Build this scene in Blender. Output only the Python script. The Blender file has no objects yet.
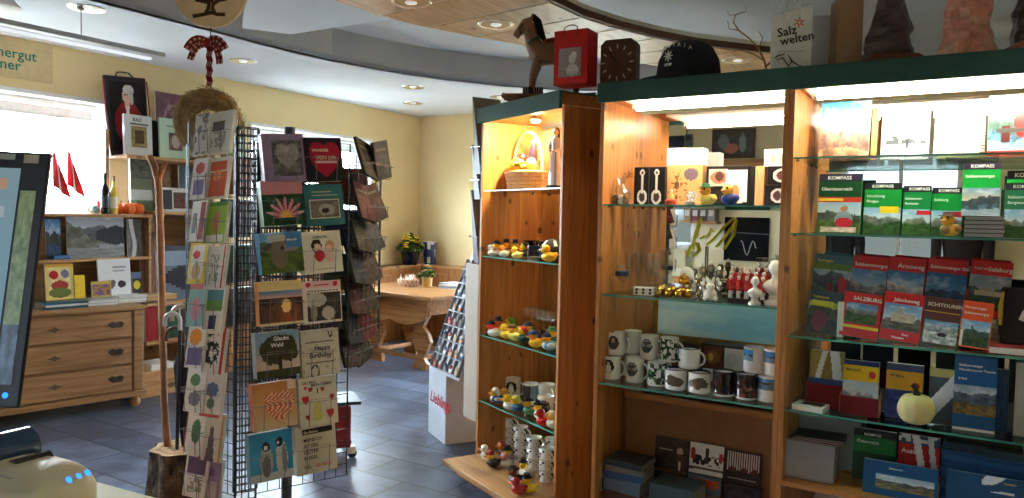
WORLD_STRENGTH, EXPOSURE = 84.0, 0.0
TUBE, SPOT = 105.0, 5000.0
import bpy, bmesh, math, random
from math import sin, cos, pi, radians, atan2, sqrt, floor
from mathutils import Vector, Matrix
rnd = random.Random(7)
SC = bpy.context.scene
COL = SC.collection
# ------------------------------------------------------------------ camera model (1024 x 498 frame)
FPX, PITCH, ROLL, EYE = 750.0, radians(2.4), radians(1.2), 1.55
_Fv = Vector((0, cos(PITCH), -sin(PITCH))); _U0 = Vector((0, sin(PITCH), cos(PITCH))); _R0 = Vector((1, 0, 0))
_Rv = _R0 * cos(ROLL) + _U0 * sin(ROLL); _Uv = _U0 * cos(ROLL) - _R0 * sin(ROLL)
EYEP = Vector((0, 0, EYE))
def ray(x, y): return _Fv * FPX + _Rv * (x - 512) + _Uv * (249 - y)
class Frame:
    """local axes: +X right, +Y away from the viewer (into the cabinet / wall), +Z up"""
    def __init__(self, ox, oy, ang):
        self.o = Vector((ox, oy, 0)); self.ang = ang
        self.a = Vector((cos(ang), sin(ang), 0)); self.b = Vector((-sin(ang), cos(ang), 0))
    def pt(self, s, t, z=0): return self.o + self.a * s + self.b * t + Vector((0, 0, z))
    def loc(self, p): q = p - self.o; return (q.dot(self.a), q.dot(self.b), q.z)
    def at_t(self, x, y, t):
        d = ray(x, y); k = (t - (EYEP - self.o).dot(self.b)) / d.dot(self.b); p = self.loc(EYEP + d * k); return p[0], p[2]
    def at_s(self, x, y, s):
        d = ray(x, y); k = (s - (EYEP - self.o).dot(self.a)) / d.dot(self.a); p = self.loc(EYEP + d * k); return p[1], p[2]
    def at_z(self, x, y, z):
        d = ray(x, y); k = (z - EYE) / d.z; p = self.loc(EYEP + d * k); return p[0], p[1]
    def sub(self, s, t, rot=0): p = self.pt(s, t); return Frame(p.x, p.y, self.ang + rot)
M_ANG = atan2(-0.526, 0.85)
FM = Frame(0.416, 3.67, M_ANG)                 # middle and right cabinets, and the whole rectangular room
FL = Frame(-0.20, 4.59, atan2(-0.848, 0.529))  # end cabinet
FW = Frame(0, 0, 0)
def lin(c):
    r = []
    for k in c[:3]:
        k = k / 255.0
        r.append(k / 12.92 if k <= 0.04045 else ((k + 0.055) / 1.055) ** 2.4)
    return (r[0], r[1], r[2], 1.0)
# ------------------------------------------------------------------ noise for printed pictures
def _h(i, j, k=0):
    n = (i * 374761393 + j * 668265263 + k * 2147483647 + 1013904223) & 0xffffffff
    n = ((n ^ (n >> 13)) * 1274126177) & 0xffffffff
    return ((n ^ (n >> 16)) & 0xffff) / 65535.0
def vn(x, y, k=0):
    i, j = floor(x), floor(y); fx, fy = x - i, y - j
    fx = fx * fx * (3 - 2 * fx); fy = fy * fy * (3 - 2 * fy)
    return ((_h(i, j, k) * (1 - fx) + _h(i + 1, j, k) * fx) * (1 - fy) + (_h(i, j + 1, k) * (1 - fx) + _h(i + 1, j + 1, k) * fx) * fy)
def fb(x, y, k=0): return vn(x, y, k) * .55 + vn(x * 2.1, y * 2.1, k + 1) * .3 + vn(x * 4.3, y * 4.3, k + 2) * .15
def mx(a, b, t): t = max(0, min(1, t)); return tuple(p + (q - p) * t for p, q in zip(a, b))
def land(k, sky=((70, 130, 200), (200, 220, 235)), rock=(120, 115, 115), snow=.4, low=(70, 100, 50), water=None, r=(.62, .4)):
    def f(u, v):
        h1 = r[0] + .42 * (fb(u * 3.2, .5, k) - .5) + .08 * (fb(u * 11, 3, k) - .5)
        h2 = r[1] + .3 * (fb(u * 2.5, 9, k + 5) - .5)
        if v > h1:
            c = mx(sky[1], sky[0], (v - .4) / .6); return mx(c, (250, 250, 250), 1.7 * (fb(u * 4, v * 7, k + 9) - .5))
        if v > h2:
            c = mx(rock, (40, 45, 55), (fb(u * 9, v * 8, k + 3) - .3) * 1.2)
            return mx(c, (240, 242, 248), snow * 2.2 * (1 - (h1 - v) / .25) * fb(u * 12, v * 12, k + 4)) if snow else c
        if water and v < h2 * .62: return mx(water, (235, 240, 245), (fb(u * 3, v * 16, k) - .5) * 1.4)
        return mx(low, mx(low, (20, 30, 15), .7), (fb(u * 8, v * 10, k + 7) - .3) * 1.5)
    return f
def flat(c, n=0, k=0):
    return (lambda u, v: c) if not n else (lambda u, v: tuple(max(0, min(255, q + n * (fb(u * 7, v * 7, k) - .5))) for q in c))
def comp(bg, *rs):
    """bg and (u0, u1, v0, v1, colour-or-function) panels on top"""
    B = bg if callable(bg) else flat(bg)
    def f(u, v):
        c = B(u, v)
        for (u0, u1, v0, v1, q) in rs:
            if u0 <= u <= u1 and v0 <= v <= v1:
                r = q((u - u0) / (u1 - u0), (v - v0) / (v1 - v0)) if callable(q) else q
                if r is not None: c = r
        return c
    return f
def blob(cx, cy, rx, ry, c):
    return lambda u, v: c if ((u - cx) / rx) ** 2 + ((v - cy) / ry) ** 2 < 1 else None
def heart(cx, cy, r, c):
    def f(u, v):
        x, y = (u - cx) / r, (v - cy) / r + .15
        q = (x * x + y * y - 1) ; 
        return (c(u, v) if callable(c) else c) if q ** 3 - x * x * y ** 3 < 0 else None
    return f
def lay(bg, *fs):
    B = bg if callable(bg) else flat(bg)
    def f(u, v):
        c = B(u, v)
        for q in fs:
            r = q(u, v)
            if r is not None: c = r
        return c
    return f
def rect(u0, u1, v0, v1, c):
    def f(u, v):
        if u0 <= u <= u1 and v0 <= v <= v1: return c((u - u0) / (u1 - u0), (v - v0) / (v1 - v0)) if callable(c) else c
    return f
def portrait(bgc, coat, k=1):
    return lay(flat(bgc, 30, k), blob(.5, .12, .42, .42, coat), rect(.42, .56, .4, .56, (225, 180, 150)), blob(.48, .66, .13, .17, (225, 185, 155)),
               blob(.54, .76, .16, .11, (215, 210, 205)), blob(.63, .62, .06, .14, (205, 200, 195)), rect(.44, .52, .3, .46, (235, 235, 230)))
# ------------------------------------------------------------------ mesh builder
class MB:
    def __init__(self): self.v = []; self.f = []; self.c = []; self.mi = []
    def add(self, vs, fs, col=(200, 200, 200), m=0, X=None):
        n = len(self.v)
        self.v += [tuple(X @ Vector(p)) if X else tuple(p) for p in vs]
        for i, q in enumerate(fs):
            self.f.append([n + a for a in q]); self.mi.append(m)
            self.c.append(col[i] if isinstance(col, list) else col)
        return self
    def box(self, x0, x1, y0, y1, z0, z1, col=(200, 200, 200), m=0, X=None):
        vs = [(x0, y0, z0), (x1, y0, z0), (x1, y1, z0), (x0, y1, z0), (x0, y0, z1), (x1, y0, z1), (x1, y1, z1), (x0, y1, z1)]
        return self.add(vs, [(0, 3, 2, 1), (4, 5, 6, 7), (0, 1, 5, 4), (1, 2, 6, 5), (2, 3, 7, 6), (3, 0, 4, 7)], col, m, X)
    def frustum(self, b, t, z0, z1, col=(200, 200, 200), m=0, X=None):
        """b, t = (x0, x1, y0, y1) rectangles"""
        vs = [(b[0], b[2], z0), (b[1], b[2], z0), (b[1], b[3], z0), (b[0], b[3], z0), (t[0], t[2], z1), (t[1], t[2], z1), (t[1], t[3], z1), (t[0], t[3], z1)]
        return self.add(vs, [(0, 3, 2, 1), (4, 5, 6, 7), (0, 1, 5, 4), (1, 2, 6, 5), (2, 3, 7, 6), (3, 0, 4, 7)], col, m, X)
    def lathe(self, prof, n=16, c=(0, 0, 0), col=(200, 200, 200), m=0, X=None, sx=1, sy=1, colf=None, cap=True):
        vs = []; fs = []; cs = []
        for (r, z) in prof:
            for i in range(n):
                a = 2 * pi * i / n; vs.append((c[0] + r * sx * cos(a), c[1] + r * sy * sin(a), c[2] + z))
        L = len(prof)
        for j in range(L - 1):
            for i in range(n):
                k = (i + 1) % n; fs.append((j * n + i, j * n + k, (j + 1) * n + k, (j + 1) * n + i))
                cs.append(colf((i + .5) / n, j) if colf else (col[j] if isinstance(col, list) else col))
        if prof[0][0] > 1e-5: fs.append(tuple(range(n - 1, -1, -1))); cs.append(colf(0, 0) if colf else (col[0] if isinstance(col, list) else col))
        if cap and prof[-1][0] > 1e-5: fs.append(tuple((L - 1) * n + i for i in range(n))); cs.append(colf(0, L - 2) if colf else (col[-1] if isinstance(col, list) else col))
        return self.add(vs, fs, cs, m, X)
    def ball(self, c, r, col=(200, 200, 200), n=12, k=8, m=0, X=None, noise=0, seed=0):
        r = (r, r, r) if not isinstance(r, (tuple, list)) else r
        vs = [(c[0], c[1], c[2] - r[2])]; fs = []
        for j in range(1, k):
            p = -pi / 2 + pi * j / k
            for i in range(n):
                a = 2 * pi * i / n; q = 1 + noise * (_h(i, j, seed) - .5)
                vs.append((c[0] + r[0] * cos(p) * cos(a) * q, c[1] + r[1] * cos(p) * sin(a) * q, c[2] + r[2] * sin(p) * q))
        vs.append((c[0], c[1], c[2] + r[2])); T = len(vs) - 1
        for i in range(n):
            q = (i + 1) % n; fs.append((0, 1 + q, 1 + i))
            for j in range(k - 2): fs.append((1 + j * n + i, 1 + j * n + q, 1 + (j + 1) * n + q, 1 + (j + 1) * n + i))
            fs.append((1 + (k - 2) * n + i, 1 + (k - 2) * n + q, T))
        return self.add(vs, fs, col, m, X)
    def tube(self, pts, r, n=6, col=(200, 200, 200), m=0, closed=False, X=None, cap=True):
        P = [Vector(p) for p in pts]; L = len(P); vs = []; fs = []
        R = r if isinstance(r, (list, tuple)) else [r] * L
        prev = None
        for i in range(L):
            if closed: d = P[(i + 1) % L] - P[i - 1]
            else: d = P[min(i + 1, L - 1)] - P[max(i - 1, 0)]
            d = d.normalized() if d.length > 1e-9 else Vector((0, 0, 1))
            if prev is None:
                u = d.cross(Vector((0, 0, 1)))
                if u.length < .05: u = d.cross(Vector((1, 0, 0)))
            else: u = prev - d * prev.dot(d)
            u.normalize(); prev = u; w = d.cross(u)
            for k in range(n):
                a = 2 * pi * (k + .5) / n; vs.append(tuple(P[i] + (u * cos(a) + w * sin(a)) * R[i]))
        for i in range(L if closed else L - 1):
            j = (i + 1) % L
            for k in range(n):
                q = (k + 1) % n; fs.append((i * n + k, i * n + q, j * n + q, j * n + k))
        if cap and not closed: fs.append(tuple(range(n - 1, -1, -1))); fs.append(tuple((L - 1) * n + k for k in range(n)))
        return self.add(vs, fs, col, m, X)
    def prism(self, poly, y0, y1, col=(200, 200, 200), m=0, X=None, plane='xz'):
        n = len(poly)
        if plane == 'xz': vs = [(x, y0, z) for x, z in poly] + [(x, y1, z) for x, z in poly]
        elif plane == 'yz': vs = [(y0, x, z) for x, z in poly] + [(y1, x, z) for x, z in poly]
        else: vs = [(x, z, y0) for x, z in poly] + [(x, z, y1) for x, z in poly]
        fs = [tuple(range(n)), tuple(range(2 * n - 1, n - 1, -1))] + [(i, n + i, n + (i + 1) % n, (i + 1) % n) for i in range(n)]
        return self.add(vs, fs, col, m, X)
    def paint(self, x0, x1, z0, z1, y, nx, nz, fn, m=0, X=None):
        vs = [(x0 + (x1 - x0) * i / nx, y, z0 + (z1 - z0) * j / nz) for j in range(nz + 1) for i in range(nx + 1)]
        fs = []; cs = []
        for j in range(nz):
            for i in range(nx):
                a = j * (nx + 1) + i; fs.append((a, a + 1, a + nx + 2, a + nx + 1)); cs.append(fn((i + .5) / nx, (j + .5) / nz))
        return self.add(vs, fs, cs, m, X)
    def build(self, name, mat, parent=None, smooth=None, bevel=0, kind=None):
        me = bpy.data.meshes.new(name); me.from_pydata(self.v, [], self.f); me.update()
        for q in (mat if isinstance(mat, (list, tuple)) else [mat]): me.materials.append(q)
        at = me.color_attributes.new('Col', 'FLOAT_COLOR', 'CORNER'); buf = []; cache = {}
        for p, c in zip(self.f, self.c):
            k = tuple(c)
            if k not in cache: cache[k] = lin(k)
            buf += list(cache[k]) * len(p)
        at.data.foreach_set('color', buf)
        me.polygons.foreach_set('material_index', self.mi)
        bm = bmesh.new(); bm.from_mesh(me); bmesh.ops.recalc_face_normals(bm, faces=bm.faces); bm.to_mesh(me); bm.free()
        if smooth:
            me.polygons.foreach_set('use_smooth', [True] * len(me.polygons)); me.set_sharp_from_angle(angle=radians(smooth if smooth > 1 else 40))
        o = bpy.data.objects.new(name, me); COL.objects.link(o)
        if parent: o.parent = parent
        if bevel:
            b = o.modifiers.new('Bevel', 'BEVEL'); b.width = bevel; b.segments = 2; b.limit_method = 'ANGLE'
        if kind: o['kind'] = kind
        return o
# ------------------------------------------------------------------ objects
def tag(o, label, cat, group=None, kind=None):
    o['label'] = label; o['category'] = cat
    if group: o['group'] = group
    if kind: o['kind'] = kind
    return o
def put(o, fr, s, t, z, rot=0, tilt=0, roll=0):
    o.location = fr.pt(s, t, z); o.rotation_euler = (-tilt, roll, fr.ang + rot); return o
def thing(name, label, cat, fr, s, t, z, rot=0, tilt=0, group=None, roll=0):
    o = bpy.data.objects.new(name, None); COL.objects.link(o); o.empty_display_size = .05
    put(o, fr, s, t, z, rot, tilt, roll); return tag(o, label, cat, group)
def structure(o, fr=None):
    o['kind'] = 'structure'
    if fr: o.location = fr.pt(0, 0, 0); o.rotation_euler = (0, 0, fr.ang)
    return o
def dup(root, label, fr, s, t, z, rot=0, tilt=0, group=None, roll=0):
    r = root.copy(); COL.objects.link(r); put(r, fr, s, t, z, rot, tilt, roll)
    r['label'] = label
    if group: r['group'] = group
    for ch in list(root.children):
        c = ch.copy(); COL.objects.link(c); c.parent = r
        for g in list(ch.children):
            d = g.copy(); COL.objects.link(d); d.parent = c
    return r
def letter(text, parent, x, y, z, size, mat, align='CENTER', rx=90, bold=.0, shear=0, name='lettering', ry=0, rz=0, ex=.0004):
    cu = bpy.data.curves.new(name, 'FONT'); cu.body = text; cu.size = size; cu.align_x = align; cu.offset = bold * size; cu.shear = shear; cu.extrude = ex; cu.resolution_u = 2
    cu.materials.append(mat)
    t = bpy.data.objects.new('tmp_text', cu); me = bpy.data.meshes.new_from_object(t); bpy.data.objects.remove(t); bpy.data.curves.remove(cu); me.name = name
    o = bpy.data.objects.new(name, me); COL.objects.link(o); o.parent = parent; o.location = (x, y, z); o.rotation_euler = (radians(rx), radians(ry), radians(rz)); return o
# ------------------------------------------------------------------ materials
MATS = {}
def _new(name):
    m = bpy.data.materials.new(name); m.use_nodes = True; nt = m.node_tree; nt.nodes.clear(); return m, nt
def finish(name, rough=.6, metal=0, spec=.5, var=.12, scale=18, bump=0, coat=0, sheen=0, bscale=120):
    """colour from the mesh, with a small procedural variation"""
    if name in MATS: return MATS[name]
    m, nt = _new(name); N = nt.nodes.new; L = nt.links.new
    out = N('ShaderNodeOutputMaterial'); b = N('ShaderNodeBsdfPrincipled'); L(b.outputs[0], out.inputs[0])
    a = N('ShaderNodeAttribute'); a.attribute_name = 'Col'; tc = N('ShaderNodeTexCoord'); no = N('ShaderNodeTexNoise'); no.inputs['Scale'].default_value = scale; no.inputs['Detail'].default_value = 3
    L(tc.outputs['Object'], no.inputs['Vector'])
    mr = N('ShaderNodeMapRange'); mr.inputs[1].default_value = .3; mr.inputs[2].default_value = .7; mr.inputs[3].default_value = 1 - var; mr.inputs[4].default_value = 1 + var * .5
    L(no.outputs['Fac'], mr.inputs[0])
    mu = N('ShaderNodeMix'); mu.data_type = 'RGBA'; mu.blend_type = 'MULTIPLY'; mu.inputs[0].default_value = 1
    L(a.outputs['Color'], mu.inputs[6]); L(mr.outputs[0], mu.inputs[7]); L(mu.outputs[2], b.inputs['Base Color'])
    b.inputs['Roughness'].default_value = rough; b.inputs['Metallic'].default_value = metal; b.inputs['Specular IOR Level'].default_value = spec
    if coat: b.inputs['Coat Weight'].default_value = coat; b.inputs['Coat Roughness'].default_value = .08
    if bump:
        n2 = N('ShaderNodeTexNoise'); n2.inputs['Scale'].default_value = bscale; L(tc.outputs['Object'], n2.inputs['Vector'])
        bp = N('ShaderNodeBump'); bp.inputs['Strength'].default_value = bump; bp.inputs['Distance'].default_value = .01; L(n2.outputs['Fac'], bp.inputs['Height']); L(bp.outputs[0], b.inputs['Normal'])
    MATS[name] = m; return m
def paintmat(name, col, rough=.6, metal=0, var=.06, scale=6, bump=0, spec=.5, emit=0, bscale=150):
    if name in MATS: return MATS[name]
    m, nt = _new(name); N = nt.nodes.new; L = nt.links.new
    out = N('ShaderNodeOutputMaterial'); b = N('ShaderNodeBsdfPrincipled'); L(b.outputs[0], out.inputs[0])
    tc = N('ShaderNodeTexCoord'); no = N('ShaderNodeTexNoise'); no.inputs['Scale'].default_value = scale; no.inputs['Detail'].default_value = 4; L(tc.outputs['Object'], no.inputs['Vector'])
    cr = N('ShaderNodeValToRGB'); c = lin(col); cr.color_ramp.elements[0].position = .3; cr.color_ramp.elements[1].position = .7
    cr.color_ramp.elements[0].color = tuple(k * (1 - var) for k in c[:3]) + (1,); cr.color_ramp.elements[1].color = tuple(min(1, k * (1 + var)) for k in c[:3]) + (1,)
    L(no.outputs['Fac'], cr.inputs[0]); L(cr.outputs[0], b.inputs['Base Color'])
    b.inputs['Roughness'].default_value = rough; b.inputs['Metallic'].default_value = metal; b.inputs['Specular IOR Level'].default_value = spec
    if emit: b.inputs['Emission Color'].default_value = c; b.inputs['Emission Strength'].default_value = emit
    if bump:
        n2 = N('ShaderNodeTexNoise'); n2.inputs['Scale'].default_value = bscale; L(tc.outputs['Object'], n2.inputs['Vector'])
        bp = N('ShaderNodeBump'); bp.inputs['Strength'].default_value = bump; bp.inputs['Distance'].default_value = .01; L(n2.outputs['Fac'], bp.inputs['Height']); L(bp.outputs[0], b.inputs['Normal'])
    MATS[name] = m; return m
def wood(name, light, dark, axis='z', knots=1.0, rough=.45, kcol=(90, 45, 18), kscale=5.0):
    if name in MATS: return MATS[name]
    m, nt = _new(name); N = nt.nodes.new; L = nt.links.new
    out = N('ShaderNodeOutputMaterial'); b = N('ShaderNodeBsdfPrincipled'); L(b.outputs[0], out.inputs[0])
    tc = N('ShaderNodeTexCoord'); mp = N('ShaderNodeMapping'); k = {'x': 0, 'y': 1, 'z': 2}[axis]
    sc = [14, 14, 14]; sc[k] = .9; mp.inputs['Scale'].default_value = sc; L(tc.outputs['Object'], mp.inputs[0])
    no = N('ShaderNodeTexNoise'); no.inputs['Scale'].default_value = 1.6; no.inputs['Detail'].default_value = 5; no.inputs['Distortion'].default_value = 1.2; L(mp.outputs[0], no.inputs['Vector'])
    cr = N('ShaderNodeValToRGB'); e = cr.color_ramp.elements; e[0].position = .32; e[0].color = lin(dark); e[1].position = .62; e[1].color = lin(light); L(no.outputs['Fac'], cr.inputs[0])
    col = cr.outputs[0]
    if knots:
        m2 = N('ShaderNodeMapping'); s2 = [1, 1, 1]; s2[k] = .62; m2.inputs['Scale'].default_value = s2; L(tc.outputs['Object'], m2.inputs[0])
        vo = N('ShaderNodeTexVoronoi'); vo.inputs['Scale'].default_value = kscale; L(m2.outputs[0], vo.inputs['Vector'])
        mr = N('ShaderNodeMapRange'); mr.inputs[1].default_value = .10 * knots; mr.inputs[2].default_value = .15 * knots; mr.inputs[3].default_value = .85; mr.inputs[4].default_value = 0; L(vo.outputs['Distance'], mr.inputs[0])
        mi = N('ShaderNodeMix'); mi.data_type = 'RGBA'; L(mr.outputs[0], mi.inputs[0]); L(col, mi.inputs[6]); mi.inputs[7].default_value = lin(kcol); col = mi.outputs[2]
    L(col, b.inputs['Base Color']); b.inputs['Roughness'].default_value = rough
    MATS[name] = m; return m
def glassy(name, tint=(236, 246, 242), gloss=.1, rough=.02, ior=1.45):
    """clear sheet: see-through with a view-angle (Fresnel) reflection"""
    if name in MATS: return MATS[name]
    m, nt = _new(name); N = nt.nodes.new; L = nt.links.new
    out = N('ShaderNodeOutputMaterial'); t = N('ShaderNodeBsdfTransparent'); t.inputs[0].default_value = lin(tint)
    g = N('ShaderNodeBsdfGlossy'); g.inputs['Roughness'].default_value = rough; fr = N('ShaderNodeLayerWeight'); fr.inputs[0].default_value = .5
    pw = N('ShaderNodeMath'); pw.operation = 'POWER'; pw.inputs[1].default_value = 3; L(fr.outputs['Facing'], pw.inputs[0]); sc = N('ShaderNodeMath'); sc.operation = 'MULTIPLY_ADD'; sc.inputs[1].default_value = gloss * 6; sc.inputs[2].default_value = .03 if gloss < .12 else .12; L(pw.outputs[0], sc.inputs[0])
    no = N('ShaderNodeTexNoise'); no.inputs['Scale'].default_value = 8; ma = N('ShaderNodeMath'); ma.operation = 'MULTIPLY_ADD'; ma.inputs[1].default_value = .02; L(no.outputs['Fac'], ma.inputs[0]); L(sc.outputs[0], ma.inputs[2])
    mi = N('ShaderNodeMixShader'); L(ma.outputs[0], mi.inputs[0]); L(t.outputs[0], mi.inputs[1]); L(g.outputs[0], mi.inputs[2]); L(mi.outputs[0], out.inputs[0])
    MATS[name] = m; return m
def emitter(name, col, strength):
    if name in MATS: return MATS[name]
    m, nt = _new(name); N = nt.nodes.new; L = nt.links.new
    out = N('ShaderNodeOutputMaterial'); e = N('ShaderNodeEmission'); e.inputs[0].default_value = lin(col); e.inputs[1].default_value = strength; L(e.outputs[0], out.inputs[0]); MATS[name] = m; return m
PAPER = finish('printed_paper', .45, var=.05, scale=30)
GLOSSP = finish('glossy_print', .3, var=.04, scale=30, spec=.28, coat=.06)
MATTE = finish('matte_paint', .75, var=.1)
PLAST = finish('toy_plastic', .28, var=.05, coat=.2)
CERAM = finish('glazed_ceramic', .15, var=.04, coat=.5)
CLOTH = finish('woven_cloth', .9, var=.2, scale=60, bump=.3, bscale=400)
METAL = finish('metal_finish', .25, metal=1, var=.1)
DARKW = finish('wire_lacquer', .5, metal=.3, var=.1)
DULL = finish('dull_print', .75, var=.06, spec=.25)
ROUGH = finish('rough_natural', .9, var=.3, scale=25, bump=.5, bscale=60)
PINE = wood('honey_pine', (202, 136, 72), (170, 102, 48), knots=1.05, kscale=9.5)
PINEX = wood('honey_pine_lengthwise', (202, 136, 72), (170, 102, 48), 'x')
PALEX = wood('pale_pine_lengthwise', (196, 150, 98), (160, 112, 66), 'x', rough=.5)
PALEZ = wood('pale_pine_upright', (200, 150, 95), (165, 115, 66), 'z', rough=.5)
OILED = wood('oiled_pine_table', (196, 140, 88), (150, 98, 54), 'x', rough=.3, knots=.6)
GLASS = glassy('shelf_glass', (238, 248, 244))
CLEAR = glassy('clear_glass', (246, 250, 250), gloss=.15, rough=.06)
INK = paintmat('black_ink', (20, 20, 24), .5); WHITEI = paintmat('white_ink', (245, 245, 245), .5); TEALI = paintmat('teal_lettering', (20, 120, 110), .6)
REDI = paintmat('red_ink', (190, 25, 40), .5); YELI = paintmat('yellow_ink', (240, 200, 50), .5); CREAMI = paintmat('cream_ink', (240, 228, 196), .5)
# ------------------------------------------------------------------ room shell (rectangular in the FM frame)
SL, SR, TB, TR, HC, HU = -4.75, 2.78, 4.5, -5.0, 2.85, 3.12
WALLM = paintmat('cream_plaster', (238, 216, 164), .85, var=.04, scale=2.5, bump=.12)
WALLP = paintmat('pale_cream_plaster', (226, 212, 172), .85, var=.04, scale=2.5, bump=.12)
CEILM = paintmat('white_ceiling_plaster', (208, 212, 220), .9, var=.03, scale=3)
CEILU = paintmat('grey_upper_ceiling', (192, 194, 198), .9, var=.04, scale=3)
STEPM = paintmat('grey_ceiling_step', (196, 194, 192), .9, var=.04, scale=3)
WHITEF = paintmat('white_window_paint', (238, 238, 236), .4, var=.02)
def slate():
    m, nt = _new('blue_grey_slate_tiles'); N = nt.nodes.new; L = nt.links.new
    out = N('ShaderNodeOutputMaterial'); b = N('ShaderNodeBsdfPrincipled'); L(b.outputs[0], out.inputs[0])
    tc = N('ShaderNodeTexCoord'); br = N('ShaderNodeTexBrick'); L(tc.outputs['Object'], br.inputs['Vector'])
    br.inputs['Scale'].default_value = 1; br.inputs['Brick Width'].default_value = .6; br.inputs['Row Height'].default_value = .3; br.inputs['Mortar Size'].default_value = .009; br.inputs['Mortar Smooth'].default_value = .1
    br.inputs['Color1'].default_value = lin((70, 80, 98)); br.inputs['Color2'].default_value = lin((94, 103, 122)); br.inputs['Mortar'].default_value = lin((48, 50, 56)); br.offset = .5
    no = N('ShaderNodeTexNoise'); no.inputs['Scale'].default_value = 4.5; no.inputs['Detail'].default_value = 7; no.inputs['Distortion'].default_value = .8; L(tc.outputs['Object'], no.inputs['Vector'])
    cr = N('ShaderNodeValToRGB'); e = cr.color_ramp.elements; e[0].position = .3; e[0].color = (.34, .35, .4, 1); e[1].position = .72; e[1].color = (1.5, 1.5, 1.5, 1); L(no.outputs['Fac'], cr.inputs[0])
    mu = N('ShaderNodeMix'); mu.data_type = 'RGBA'; mu.blend_type = 'MULTIPLY'; mu.inputs[0].default_value = 1; L(br.outputs['Color'], mu.inputs[6]); L(cr.outputs[0], mu.inputs[7]); L(mu.outputs[2], b.inputs['Base Color'])
    mr = N('ShaderNodeMapRange'); mr.inputs[3].default_value = .22; mr.inputs[4].default_value = .5; L(no.outputs['Fac'], mr.inputs[0]); L(mr.outputs[0], b.inputs['Roughness'])
    bp = N('ShaderNodeBump'); bp.inputs['Strength'].default_value = .35; bp.inputs['Distance'].default_value = .008; L(no.outputs['Fac'], bp.inputs['Height']); L(bp.outputs[0], b.inputs['Normal'])
    return m
structure(MB().box(SL - .3, SR + .2, TR - .2, TB + .2, -.1, 0).build('floor', slate()), FM)
TOPZ = 3.3
# left wall with two windows (holes), wall thickness .3
WZ0, WZ1 = 1.5, 2.47
W1 = (-2.6, .32); W2 = (1.76, 3.6)
lw = MB()
def seg(t0, t1, z0, z1): lw.box(SL - .3, SL, t0, t1, z0, z1)
seg(TR, W1[0], 0, TOPZ); seg(W1[0], W1[1], 0, WZ0); seg(W1[0], W1[1], WZ1, TOPZ); seg(W1[1], W2[0], 0, TOPZ); seg(W2[0], W2[1], 0, WZ0); seg(W2[0], W2[1], WZ1, TOPZ); seg(W2[1], TB + .2, 0, TOPZ)
structure(lw.build('wall_left', WALLM), FM)
W5 = (-2.8, -1.5, .12, 2.3)
structure(MB().box(SL, W5[0], TB, TB + .2, 0, TOPZ).box(W5[1], SR, TB, TB + .2, 0, TOPZ).box(W5[0], W5[1], TB, TB + .2, 0, W5[2]).box(W5[0], W5[1], TB, TB + .2, W5[3], TOPZ).build('wall_back', WALLM), FM)
structure(MB().box(SR, SR + .2, TR, TB + .2, 0, TOPZ).build('wall_right', WALLP), FM)
W3 = (.25, 1.42, 1.12, 2.35); W4 = (-2.0, -1.45, 1.2, 1.85)     # s0, s1, z0, z1 in the rear wall
rw = MB()
def rs(s0, s1, z0, z1): rw.box(s0, s1, TR - .25, TR, z0, z1)
rs(SL - .3, W4[0], 0, TOPZ); rs(W4[0], W4[1], 0, W4[2]); rs(W4[0], W4[1], W4[3], TOPZ); rs(W4[1], W3[0], 0, TOPZ); rs(W3[0], W3[1], 0, W3[2]); rs(W3[0], W3[1], W3[3], TOPZ); rs(W3[1], SR + .2, 0, TOPZ)
structure(rw.build('wall_rear', WALLP), FM)
def window_left(name, t0, t1, blind):
    w = MB()   # white reveal lining + frame, set in the thickness of the wall
    x0, x1 = SL - .29, SL + .004
    w.box(x0, x1, t0, t0 + .035, WZ0, WZ1).box(x0, x1, t1 - .035, t1, WZ0, WZ1).box(x0, x1, t0 + .035, t1 - .035, WZ1 - .035, WZ1).box(x0, SL + .03, t0 + .035, t1 - .035, WZ0, WZ0 + .03)
    o = structure(w.build(name, WHITEF, bevel=.004), FM)
    f = MB(); fx0, fx1 = SL - .27, SL - .21; n = max(1, round((t1 - t0) / 1.0))
    for i in range(n + 1):
        c = t0 + .035 + (t1 - t0 - .07) * i / n; q = .035 if 0 < i < n else .06
        f.box(fx0, fx1, max(c - q, t0 + .035), min(c + q, t1 - .035), WZ0 + .03, WZ1 - .035)
    f.box(fx0, fx1, t0 + .04, t1 - .04, WZ0 + .03, WZ0 + .09).box(fx0, fx1, t0 + .04, t1 - .04, WZ1 - .1, WZ1 - .035)
    f.build('window_frame', WHITEF, o)
    MB().box(SL - .245, SL - .24, t0 + .05, t1 - .05, WZ0 + .05, WZ1 - .06).build('pane', CLEAR, o)
    if blind:
        b = MB(); b.box(SL - .17, SL - .165, t0 + .06, t1 - .06, WZ1 - .16, WZ1 - .06, (236, 238, 240)); b.tube([(SL - .165, t0 + .05, WZ1 - .065), (SL - .165, t1 - .05, WZ1 - .065)], .028, 10, (240, 240, 240)); b.tube([(SL - .167, t0 + .06, WZ1 - .165), (SL - .167, t1 - .06, WZ1 - .165)], .01, 6, (230, 230, 230))
        b.build('roller_blind', MATTE, o)
    return o
window_left('window_1', *W1, True); window_left('window_2', *W2, True)
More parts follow.
